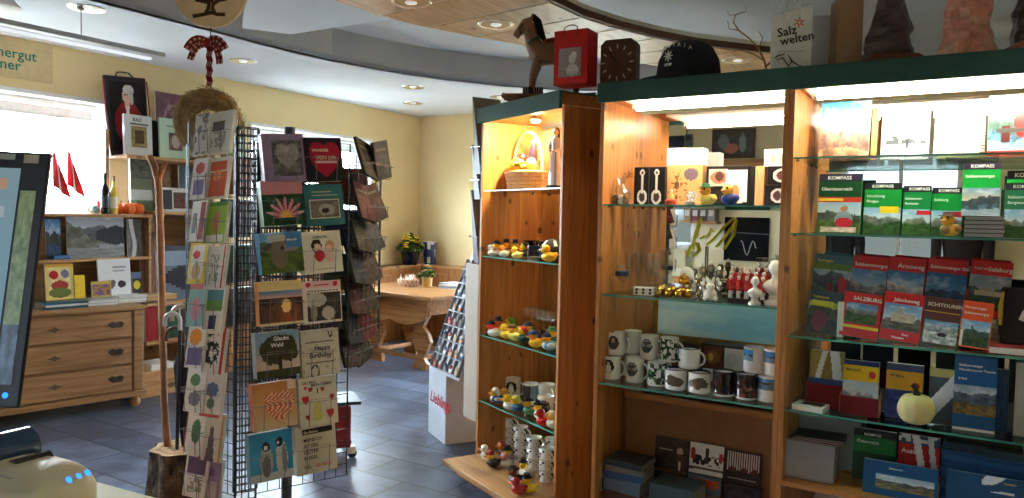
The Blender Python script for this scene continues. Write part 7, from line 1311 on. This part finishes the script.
for x, m_ in ((-.98, 1), (-.3, -1)):
    for y in (.16, TDp - .2): MB().prism([(x + q * m_ * 1.75, z * (TZ_ - .04) / .6) for q, z in lp_][::m_], y, y + .045).build('leg', OILED, tb, bevel=.004)
for y in (.17, TDp - .19): MB().box(-.98, -.3, y - .008, y + .028 - .0, .09, .135).build('foot_rail', OILED, tb, bevel=.003)
for x in (-.98, -.3): MB().box(x - .03, x + .03, .206, TDp - .201, .1, .14).build('cross_rail', OILED, tb, bevel=.003)
tz0 = TZ_ + .001
def tpos(x, y, z=TZ_): return FT.at_z(x, y, z)
# things on the table
fp = tpos(427, 287); r = thing('potted_plant', 'potted plant with yellow and pink blossoms in a straw coloured pot on the table', 'potted plant', FT, fp[0], fp[1] , tz0)
MB().lathe([(.05, 0), (.055, .01), (.06, .1), (.062, .11), (.054, .11), (.05, .095), (.001, .095)], 20, col=(206, 170, 100)).build('pot', finish('straw_weave', .8, var=.3, scale=60), r, smooth=40)
def foliage(r, z, rx, rz, n, cols, name, w=.022, kind='stuff', seed=1):
    R = random.Random(seed); m = MB()
    for i in range(n):
        a = R.random() * 2 * pi; q = R.random() ** .5; p = Vector((rx * q * cos(a), rx * q * sin(a), z + rz * (1 - q * q) * R.uniform(.3, 1) + R.uniform(0, .03))); d = Vector((R.uniform(-1, 1), R.uniform(-1, 1), R.uniform(-.3, .8))).normalized(); s = d.cross(Vector((R.uniform(-1, 1), R.uniform(-1, 1), 1))).normalized(); L = w * R.uniform(.8, 1.6)
        m.add([p - d * L, p + s * L * .4 + Vector((0, 0, L * .15)), p + d * L, p - s * L * .4 + Vector((0, 0, L * .15))], [(0, 1, 2), (0, 2, 3)], cols[int(R.random() * len(cols))])
    return m.build(name, finish('plant_leaf', .5, var=.2), r, kind=kind)
GR = [(70, 110, 40), (50, 90, 34), (96, 134, 56), (40, 70, 30)]
foliage(r, .1, .09, .12, 240, GR, 'leaves', .022, seed=4); R = random.Random(9)
def blossoms(r, z, rx, rz, n, cols, seed, s=.012):
    R = random.Random(seed)
    for i in range(n):
        a = R.random() * 2 * pi; q = R.random() ** .5; m = MB(); c = cols[i % len(cols)]; p = (rx * q * cos(a), rx * q * sin(a), z + rz * (1 - q * q) * .9 + .03)
        for k in range(5): m.ball((p[0] + s * .8 * cos(k * 1.26), p[1] + s * .8 * sin(k * 1.26), p[2]), (s * .7, s * .7, s * .4), c, 6, 4)
        m.ball((p[0], p[1], p[2] + s * .3), s * .35, (150, 110, 30), 6, 4).build('blossom', PLAST, r, smooth=60)
blossoms(r, .1, .085, .13, 14, [(240, 200, 60), (226, 140, 110), (236, 170, 90)], 3)
bp_ = tpos(408, 286); r = thing('basket', 'pale woven oval basket with shells and little sticks on the table', 'basket', FT, bp_[0] - .02, bp_[1] + .02, tz0)
MB().lathe([(.1, 0), (.115, .03), (.118, .07), (.108, .07), (.1, .012), (.001, .01)], 28, sx=1.25, sy=.8, colf=lambda u, j: (226, 196, 176) if (int(u * 28) + j) % 2 else (200, 160, 140)).build('weave', finish('wicker_cane', .6), r, smooth=30); R = random.Random(5); m = MB()
for i in range(26): a = R.random() * 6.28; q = R.random() ** .5; m.tube([(.1 * q * cos(a), .06 * q * sin(a), .05), (.12 * q * cos(a), .08 * q * sin(a), .09 + .05 * R.random())], [.009, .003], 6, ((240, 226, 214), (226, 170, 140), (236, 236, 230))[i % 3])
m.build('filling', PLAST, r, smooth=50, kind='stuff')
for i in range(4): 
    q = tpos(449 + i % 2, 288 - i % 2); flatbook(['folded newspaper lowest on the table behind the magnet stand', 'folded newspaper second in the pile on the table', 'folded newspaper third in the pile on the table', 'folded newspaper on top of the pile on the table'][i], FT, q[0] + .06, q[1] + .04, tz0 + i * .012, .3, .24, .0115, ((226, 230, 236), (150, 170, 200), (236, 236, 238), (206, 214, 226))[i], rot=radians((5, -8, 12, 2)[i]), name='newspaper', cat='newspaper', pages=(230, 232, 236), group=None)
# corner ledge: blue pot with yellow flowers, blue white vase
cz = .921
def cpos(x, t): return FM.at_t(x, 262, t)[0]
r = thing('potted_plant', 'bushy green plant with yellow flowers in a dark blue pot in the wall corner', 'potted plant', FM, SL + .2, min(FM.at_s(410, 262, SL + .2)[0], 4.28), cz)
MB().lathe([(.085, 0), (.1, .02), (.125, .16), (.13, .17), (.118, .17), (.11, .15), (.001, .15)], 24, col=(26, 26, 60)).build('pot', CERAM, r, smooth=40)
foliage(r, .17, .16, .2, 420, GR, 'leaves', .035, seed=7); blossoms(r, .2, .15, .2, 26, [(240, 206, 40), (250, 220, 70)], 6, .022)
r = thing('vase', 'white and blue patterned vase beside the plant in the wall corner', 'vase', FM, cpos(429.5, 4.36), 4.36, cz)
MB().lathe([(.075, 0), (.08, .02), (.085, .1), (.08, .2), (.085, .26), (.092, .29), (.09, .3), (.075, .285), (.07, .1), (.001, .05)], 24, colf=lambda u, j: (60, 80, 140) if j < 5 and vn(u * 12, j * 2.3, 4) > .5 else (222, 222, 224)).build('vase_body', CERAM, r, smooth=60)
# bench behind the table
bn_ = thing('corner_bench', 'pine bench with slatted back panel along the wall behind the table', 'bench', FM, 0, 0, 0); s0, s1 = -4.5, -2.2
MB().box(s0, s1, TB - .68, TB - .28, .42, .46).build('seat', PALEX, bn_, bevel=.004)
for x in (s0 + .1, (s0 + s1) / 2, s1 - .14): MB().box(x, x + .04, TB - .66, TB - .3, 0, .419).build('leg', PALEZ, bn_, bevel=.003)
# pyramid magnet stand on its pale pedestal
g0 = FM.at_z(428, 431.5, 0); g1 = FM.at_z(445, 445, 0); v = Vector((g1[0] - g0[0], g1[1] - g0[1])); GA = atan2(v.y, v.x); FG = FM.sub(g1[0], g1[1], GA)   # origin: nearest corner; x to the left is negative
gw = v.length; PH = FG.at_t(446, 375, 0)[1]
# front face = the narrow bright one on the left (between g0 and g1)
pd = thing('pedestal', 'pale grey square pedestal with red script on its bright side', 'pedestal', FG, 0, 0, 0)
MB().box(-gw, 0, 0, .42, 0, PH).build('box_body', paintmat('pale_grey_board', (206, 212, 220), .45), pd, bevel=.003)
letter('Lieblings', pd, -gw * .9, -.002, PH * .5, .115, REDI, 'LEFT', bold=.015, shear=.35)
PFG, pgw = FG, gw; q0_ = FM.at_z(430, 369, PH); q1_ = FM.at_z(459, 382, PH); v = Vector((q1_[0] - q0_[0], q1_[1] - q0_[1])); gw = v.length; FG = FM.sub(q1_[0], q1_[1], atan2(v.y, v.x))
ms = thing('magnet_stand', 'slanted grey display stand with rows of small souvenir magnets on the pedestal', 'display stand', FG, 0, 0, PH + .001)
dp = .34; SHH = FG.at_t(470, 252, dp - .03)[1] - PH
MB().prism([(0, 0), (.40, 0), (.40, SHH), (dp - .03, SHH)], -gw + .015, -.005, (196, 198, 202), plane='yz').build('stand_body', finish('grey_display_plastic', .4), ms, bevel=.003)
sl = sqrt((dp - .03) ** 2 + SHH ** 2); ta = atan2(dp - .03, SHH); SX = Matrix.Rotation(-ta, 4, 'X'); NR = 8
rw_ = MB()
for i in range(NR): z = .02 + i * (sl - .06) / NR; rw_.box(-gw + .02, -.01, -.028, -.0005, z, z + .004, (150, 155, 162), X=SX).box(-gw + .02, -.01, -.03, -.0275, z, z + .009, (150, 158, 166), X=SX)
for j in range(6): x = -gw + .02 + j * (gw - .032) / 5; rw_.box(x, x + .003, -.026, -.0005, .02, sl - .06, (150, 156, 164), X=SX)
rw_.build('compartments', finish('grey_display_plastic', .4), ms)
mc = [(206, 110, 70), (230, 230, 226), (70, 86, 130), (190, 70, 70), (226, 190, 140), (226, 226, 222), (110, 100, 100), (230, 150, 100)]
rn_ = ('lowest row', 'second row', 'third row', 'fourth row', 'fifth row', 'sixth row', 'seventh row', 'top row'); cn_ = ('far left', 'second', 'middle', 'fourth', 'far right')
FGz = FG
for i in range(NR):
    z = .02 + i * (sl - .06) / NR + .006
    for j in range(5):
        x = -gw + .02 + (j + .5) * (gw - .032) / 5 + .001; c = mc[(i * 5 + j * 3 + i * i) % 8]; p = SX @ Vector((x, -.012, z)); h = .05
        g = thing('magnet', 'small souvenir magnet, %s of the %s on the slanted stand' % (cn_[j], rn_[i]), 'magnet', FG, p.x, p.y, PH + .001 + p.z, 0, ta, group='souvenir magnets on the slanted stand')
        MB().ball((0, 0, h * .4), (.028, .009, h * .4), c, 10, 6).build('body', PLAST, g, smooth=60); MB().ball((0, -.006, h * .85), (.017, .009, .016), mc[(i + j) % 8], 8, 6).build('figure', PLAST, g, smooth=60)
# ------------------------------------------------------------------ counter with till screen and card reader (bottom left)
CZ = 1.06
e0, e1 = FW.at_z(88, 478, CZ), FW.at_z(165, 499, CZ); ev = (Vector(e1) - Vector(e0)).normalized(); EP0 = Vector(e0) - ev * 1.6; EP1 = Vector(e1) + ev * .16; nn = Vector((-ev.y, ev.x)) * -1
if nn.y > 0: nn = -nn
P = [tuple(EP0), tuple(EP1), tuple(EP1 + nn * .6), tuple(EP0 + nn * .6)]
ct = thing('counter', 'cream topped shop counter at the lower left edge of the photo', 'counter', FW, 0, 0, 0)
MB().prism(P, CZ - .04, CZ, (0, 0, 0), plane='xy').build('worktop', paintmat('cream_worktop', (224, 218, 178), .4), ct, bevel=.006)
Q = [tuple(EP0 + nn * .06), tuple(EP1 + nn * .06 - ev * .06), tuple(EP1 + nn * .55 - ev * .06), tuple(EP0 + nn * .55)]
MB().prism(Q, 0, CZ - .0405, (0, 0, 0), plane='xy').build('front_panel', PINE, ct)
# card reader
cx, cy = FW.at_z(29, 486, CZ + .03); cr_ = thing('card_reader', 'cream card reader with three blue lights and dark blue cover on the counter', 'card reader', FW, cx, cy, CZ + .001, radians(-28))
CR = finish('cream_plastic', .35, var=.04)
n, k = 28, 8; vs = []; fs = []
for j, (w, d, z) in enumerate(((.096, .07, 0), (.1, .074, .006), (.1, .074, .03), (.094, .068, .048), (.08, .056, .06), (.05, .036, .068))):
    for i in range(n): a = 2 * pi * i / n; q = 4.0; ca, sa = cos(a), sin(a); vs.append((w * abs(ca) ** (2 / q) * (1 if ca > 0 else -1), d * abs(sa) ** (2 / q) * (1 if sa > 0 else -1), z))
for j in range(5):
    for i in range(n): fs.append((j * n + i, j * n + (i + 1) % n, (j + 1) * n + (i + 1) % n, (j + 1) * n + i))
fs += [tuple(range(n - 1, -1, -1)), tuple(5 * n + i for i in range(n))]
MB().add(vs, fs, (220, 214, 184)).build('housing', CR, cr_, smooth=50)
m = MB(); m.tube([(-.085, -.02, .07), (-.085, .05, .07)], .034, 16, (40, 70, 110)); m.tube([(-.02, -.015, .06), (-.02, .045, .06)], .014, 10, (60, 62, 66)); m.build('paper_cover', finish('blue_tinted_plastic', .2, coat=.5), cr_, smooth=50)
for i in range(3): MB().ball((.088 - .003 * i, .012 + .0175 * i, .051), (.0065, .0045, .006), (60, 130, 255), 10, 6).build('light', emitter('blue_light', (40, 120, 255), 3.0), cr_, smooth=60)
MB().box(-.06, .04, -.05, -.03, .0605, .064, (190, 186, 160)).build('slot', CR, cr_)
# till screen
A = Vector(FW.pt(FW.at_t(50.5, 153, 1.05)[0], 1.05, FW.at_t(50.5, 153, 1.05)[1])); B = Vector(FW.pt(FW.at_t(18, 408, .98)[0], .98, FW.at_t(18, 408, .98)[1]))
up = (A - B).normalized(); xd = Vector((.99, .07, 0)); xd = (xd - up * xd.dot(up)).normalized(); yd = up.cross(xd)
mh_ = (A - B).length; mo = bpy.data.objects.new('till_screen', None); COL.objects.link(mo); mo.matrix_world = Matrix(((xd.x, yd.x, up.x, B.x), (xd.y, yd.y, up.y, B.y), (xd.z, yd.z, up.z, B.z), (0, 0, 0, 1)))
tag(mo, 'black till screen showing a blue desktop at the left edge of the photo', 'screen')
mwid = .46; gl = finish('gloss_black', .35, var=.02)
MB().box(-mwid, 0, 0, .007, 0, mh_, (16, 16, 20)).frustum((-mwid + .05, -.05, .0071, .03), (-mwid + .05, -.05, .0071, .03), .06, mh_ - .06, (16, 16, 20)).build('bezel', gl, mo, bevel=.002)
sc_ = finish('screen_face', .2, var=.0)
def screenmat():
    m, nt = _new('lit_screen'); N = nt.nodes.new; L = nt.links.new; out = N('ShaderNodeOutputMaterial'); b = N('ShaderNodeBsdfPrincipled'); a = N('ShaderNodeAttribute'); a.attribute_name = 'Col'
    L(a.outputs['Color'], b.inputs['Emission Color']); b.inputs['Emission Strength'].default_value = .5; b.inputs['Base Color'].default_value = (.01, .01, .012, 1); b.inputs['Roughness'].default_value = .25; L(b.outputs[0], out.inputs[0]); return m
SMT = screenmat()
def desk(u, v):
    gx, gy = (u * 9) % 1, (v * 7) % 1
    if .35 < gx < .6 and .35 < gy < .7: return ((206, 190, 176), (190, 206, 214), (214, 170, 140))[(int(u * 9) + int(v * 7)) % 3]
    return mx((104, 150, 168), (150, 186, 196), v)
MB().paint(-mwid + .03, -.036, .026, mh_ - .024, -.0008, 54, 60, desk).build('desktop', SMT, mo)
MB().paint(-.033, -.012, .03, mh_ - .055, -.0008, 10, 60, lambda u, v: mx((70, 96, 50), (170, 186, 140), fb(u * 4, v * 22, 3)) if v > .3 else mx((40, 56, 66), (120, 150, 180), fb(u * 4, v * 18, 6))).build('painted_reflection', SMT, mo)  # greenery mirrored in the bezel, painted as a glowing strip
MB().ball((-.018, -.001, .016), (.004, .002, .004), (60, 110, 255), 10, 6).build('power_light', emitter('blue_light', (40, 120, 255), 3.0), mo)
MB().box(-.16, -.046, -.0009, -.0001, mh_ - .012, mh_ - .004, (190, 196, 186)).box(-.034, -.014, -.0009, -.0001, mh_ - .016, mh_ - .004, (186, 180, 160)).build('sticker', PAPER, mo)
bm_ = mo.matrix_world @ Vector((-mwid * .55, .05, mh_ * .4)); MB().tube([(-mwid * .55, .025, mh_ * .4), (-mwid * .55, .07, mh_ * .2), (-mwid * .55, .075, -(bm_.z - CZ) + mh_ * .4 + .002)], .02, 10, (24, 24, 28)).box(-mwid * .55 - .1, -mwid * .55 + .1, -.02, .14, -(bm_.z - CZ) + mh_ * .4 - .012, -(bm_.z - CZ) + mh_ * .4 + .002, (24, 24, 28)).build('stand', gl, mo, smooth=40)
# ------------------------------------------------------------------ the rear of the shop, seen in the cabinet mirrors
FR = FM.sub(0, TR, pi)     # rear wall, seen from the room
def mir(x, y, d=.0):       # where a mirrored pixel lands at distance d in front of the rear wall
    s, z = FM.at_t(x, y, 2 * .448 - TR - d); return -s, z
def rpic(label, x0, x1, y0, y1, d, fn, name='framed_picture', cat='picture', fcol=(90, 50, 40), th=.03):
    a, zt = mir(x0, y0, d); b, zb = mir(x1, y1, d); s0, s1 = min(a, b), max(a, b); r = thing(name, label, cat, FR, (s0 + s1) / 2, -d - th, zb); w, h = s1 - s0, zt - zb
    MB().box(-w / 2, w / 2, .0, th, 0, h, fcol).build('frame', finish('dark_veneer', .4), r, bevel=.003); MB().paint(-w / 2 + .03, w / 2 - .03, .03, h - .03, -.001, 30, 24, fn).build('picture_print', PAPER, r); return r
rpic('framed picture of bottles and lamp on the rear wall, seen in the mirror', 713, 755, 130, 158, .0, lay(flat((66, 60, 60), 40, 3), blob(.25, .5, .1, .36, (150, 160, 160)), rect(.22, .28, .7, .95, (150, 160, 160)), blob(.55, .3, .2, .2, (190, 110, 90)), blob(.75, .6, .14, .3, (120, 130, 130))))
a, z_ = mir(735, 160, .12); sh_ = thing('wall_bracket_shelf', 'wooden shelf under the framed picture, seen in the mirror', 'shelf', FR, a, -.12, z_); MB().box(-.5, .5, -.1, .119, -.1, 0).build('board', PALEX, sh_, bevel=.003); MB().box(-.4, -.36, -.06, .119, -.25, -.101).box(.36, .4, -.06, .119, -.25, -.101).build('bracket', PALEZ, sh_)
a, z_ = mir(676, 151, .02); r = thing('monitor', 'small dark wall screen on the rear wall, seen in the mirror', 'screen', FR, a, -.06, z_); MB().box(-.1, .1, 0, .06, 0, .19, (30, 34, 44)).build('case', gl, r, bevel=.006); MB().paint(-.09, .09, .015, .175, -.001, 4, 4, flat((44, 50, 66))).build('screen_face', sc_, r)
a, z_ = mir(689, 147, .02); r = thing('telephone', 'dark wall telephone with aerial on the rear wall, seen in the mirror', 'telephone', FR, a, -.05, z_); MB().box(-.05, .05, 0, .05, 0, .16, (110, 112, 112)).build('case', PLAST, r, bevel=.008); MB().tube([(.03, .02, .16), (.03, .02, .32)], .008, 6, (60, 60, 60)).build('aerial', PLAST, r); MB().box(-.035, .035, -.003, -.0002, .08, .14, (60, 66, 66)).build('display', PLAST, r)
a, zt = mir(725, 217, .02); b, zb = mir(768, 262, .02); r = thing('blackboard', 'black chalkboard with white chalk curls on the rear wall, seen in the mirror', 'blackboard', FR, (a + b) / 2, -.03, zb); w, h = abs(a - b), zt - zb
MB().box(-w / 2, w / 2, 0, .03, 0, h, (14, 14, 16)).build('board', finish('slate_board', .9, spec=.2), r, bevel=.003); MB().tube([(-.12 + .02 * i, -.004, h * .3 + .09 * sin(i * .9)) for i in range(10)], .006, 5, (200, 200, 200)).build('chalk_curl', MATTE, r); MB().tube([(-w / 2, -.004, h * .62), (w / 2, -.004, h * .66)], .004, 5, (120, 120, 120)).build('chalk_line', MATTE, r)
a, z_ = mir(700, 221, .14); r = thing('wall_bracket_shelf', 'small shelf with dark box files on the rear wall, seen in the mirror', 'shelf', FR, a, -.14, z_); MB().box(-.22, .22, -.08, .139, -.03, 0).build('board', PALEX, r, bevel=.003)
for i, (c, l) in enumerate((((130, 130, 120), 'grey box file on the rear shelf, seen in the mirror'), ((60, 50, 50), 'dark box file on the rear shelf, seen in the mirror'), ((130, 50, 50), 'red box file on the rear shelf, seen in the mirror'), ((150, 120, 90), 'tan box file on the rear shelf, seen in the mirror'))):
    o = thing('box_file', l, 'box file', FR, a - .15 + .1 * i, -.1, z_ + .001); MB().box(-.045, .045, -.09, .09, 0, .16, c).build('case', PAPER, o, bevel=.003); MB().box(-.03, .03, -.092, -.0905, .06, .13, (214, 210, 200)).build('spine_label', PAPER, o)
# dark coats on a rail beside the rear window (mirror of the right cabinet)
for i, (px_, c, l) in enumerate(((838, (34, 32, 36), 'dark coat on a hook left of the rear window, seen in the mirror'), (963, (44, 36, 34), 'dark brown coat on a hook right of the rear window, seen in the mirror'))):
    a, z_ = mir(px_, 232, .1); o = thing('coat', l, 'coat', FR, a, -.1, z_ - .75); MB().lathe([(.2, 0), (.21, .1), (.17, .5), (.2, .75), (.19, .88), (.1, .97), (.05, 1.0), (.001, 1.01)], 20, sy=.42, col=c).build('coat_body', CLOTH, o, smooth=60)
    for q in (-1, 1): MB().tube([(q * .17, 0, .9), (q * .235, -.02, .65), (q * .24, -.03, .35)], [.06, .055, .045], 10, c).build('sleeve', CLOTH, o, smooth=60)
    MB().tube([(0, .0, 1.0), (0, .03, 1.06), (0, .098, 1.05)], .006, 6, (120, 120, 120)).build('hook', METAL, o)
# ------------------------------------------------------------------ daylight, camera
w = bpy.data.worlds.new('daylight'); SC.world = w; w.use_nodes = True; nt = w.node_tree; nt.nodes.clear()
out = nt.nodes.new('ShaderNodeOutputWorld'); bg = nt.nodes.new('ShaderNodeBackground'); sky = nt.nodes.new('ShaderNodeTexSky'); nt.links.new(bg.outputs[0], out.inputs[0])
tc = nt.nodes.new('ShaderNodeTexCoord'); sx = nt.nodes.new('ShaderNodeSeparateXYZ'); cr = nt.nodes.new('ShaderNodeValToRGB'); nt.nodes.remove(sky)
nt.links.new(tc.outputs['Generated'], sx.inputs[0]); nt.links.new(sx.outputs[2], cr.inputs[0]); nt.links.new(cr.outputs[0], bg.inputs[0])
e2 = cr.color_ramp.elements.new(.04); e2.color = (.72, .8, .9, 1); cr.color_ramp.elements[0].position = .0; cr.color_ramp.elements[0].color = (.10, .11, .10, 1); cr.color_ramp.elements[2].position = .5; cr.color_ramp.elements[2].color = (.75, .87, 1, 1)
bg.inputs[1].default_value = WORLD_STRENGTH
def portal(fr, s, t, z, w_, h_, rot):
    l = bpy.data.lights.new('window_portal', 'AREA'); l.shape = 'RECTANGLE'; l.size = w_; l.size_y = h_; l.cycles.is_portal = True
    o = bpy.data.objects.new('window_portal', l); COL.objects.link(o); o.location = fr.pt(s, t, z); o.rotation_euler = (radians(90), 0, fr.ang + rot)
zc = (WZ0 + WZ1) / 2; hh = WZ1 - WZ0
portal(FM, SL - .3, (W1[0] + W1[1]) / 2, zc, W1[1] - W1[0], hh, radians(90)); portal(FM, SL - .3, (W2[0] + W2[1]) / 2, zc, W2[1] - W2[0], hh, radians(90))
portal(FM, (W5[0] + W5[1]) / 2, TB + .2, (W5[2] + W5[3]) / 2, W5[1] - W5[0], W5[3] - W5[2], 0)
portal(FM, (W3[0] + W3[1]) / 2, TR - .25, (W3[2] + W3[3]) / 2, W3[1] - W3[0], W3[3] - W3[2], pi); portal(FM, (W4[0] + W4[1]) / 2, TR - .25, (W4[2] + W4[3]) / 2, W4[1] - W4[0], W4[3] - W4[2], pi)
cam = bpy.data.cameras.new('camera'); co = bpy.data.objects.new('camera', cam); COL.objects.link(co); SC.camera = co
cam.sensor_width = 36; cam.sensor_fit = 'HORIZONTAL'; cam.lens = FPX / 1024 * 36; cam.clip_start = .02
co.matrix_world = Matrix(((_Rv.x, _Uv.x, -_Fv.x, 0), (_Rv.y, _Uv.y, -_Fv.y, 0), (_Rv.z, _Uv.z, -_Fv.z, EYE), (0, 0, 0, 1)))
SC.view_settings.view_transform = 'Standard'; SC.view_settings.look = 'None'; SC.view_settings.gamma = 1; SC.view_settings.use_curve_mapping = False
SC.view_settings.exposure = EXPOSURE
SC.cycles.use_denoising = True; SC.cycles.max_bounces = 10; SC.cycles.diffuse_bounces = 5; SC.cycles.glossy_bounces = 5; SC.cycles.transparent_max_bounces = 24; SC.cycles.transmission_bounces = 8
SC.cycles.caustics_reflective = True; SC.cycles.sample_clamp_indirect = 60
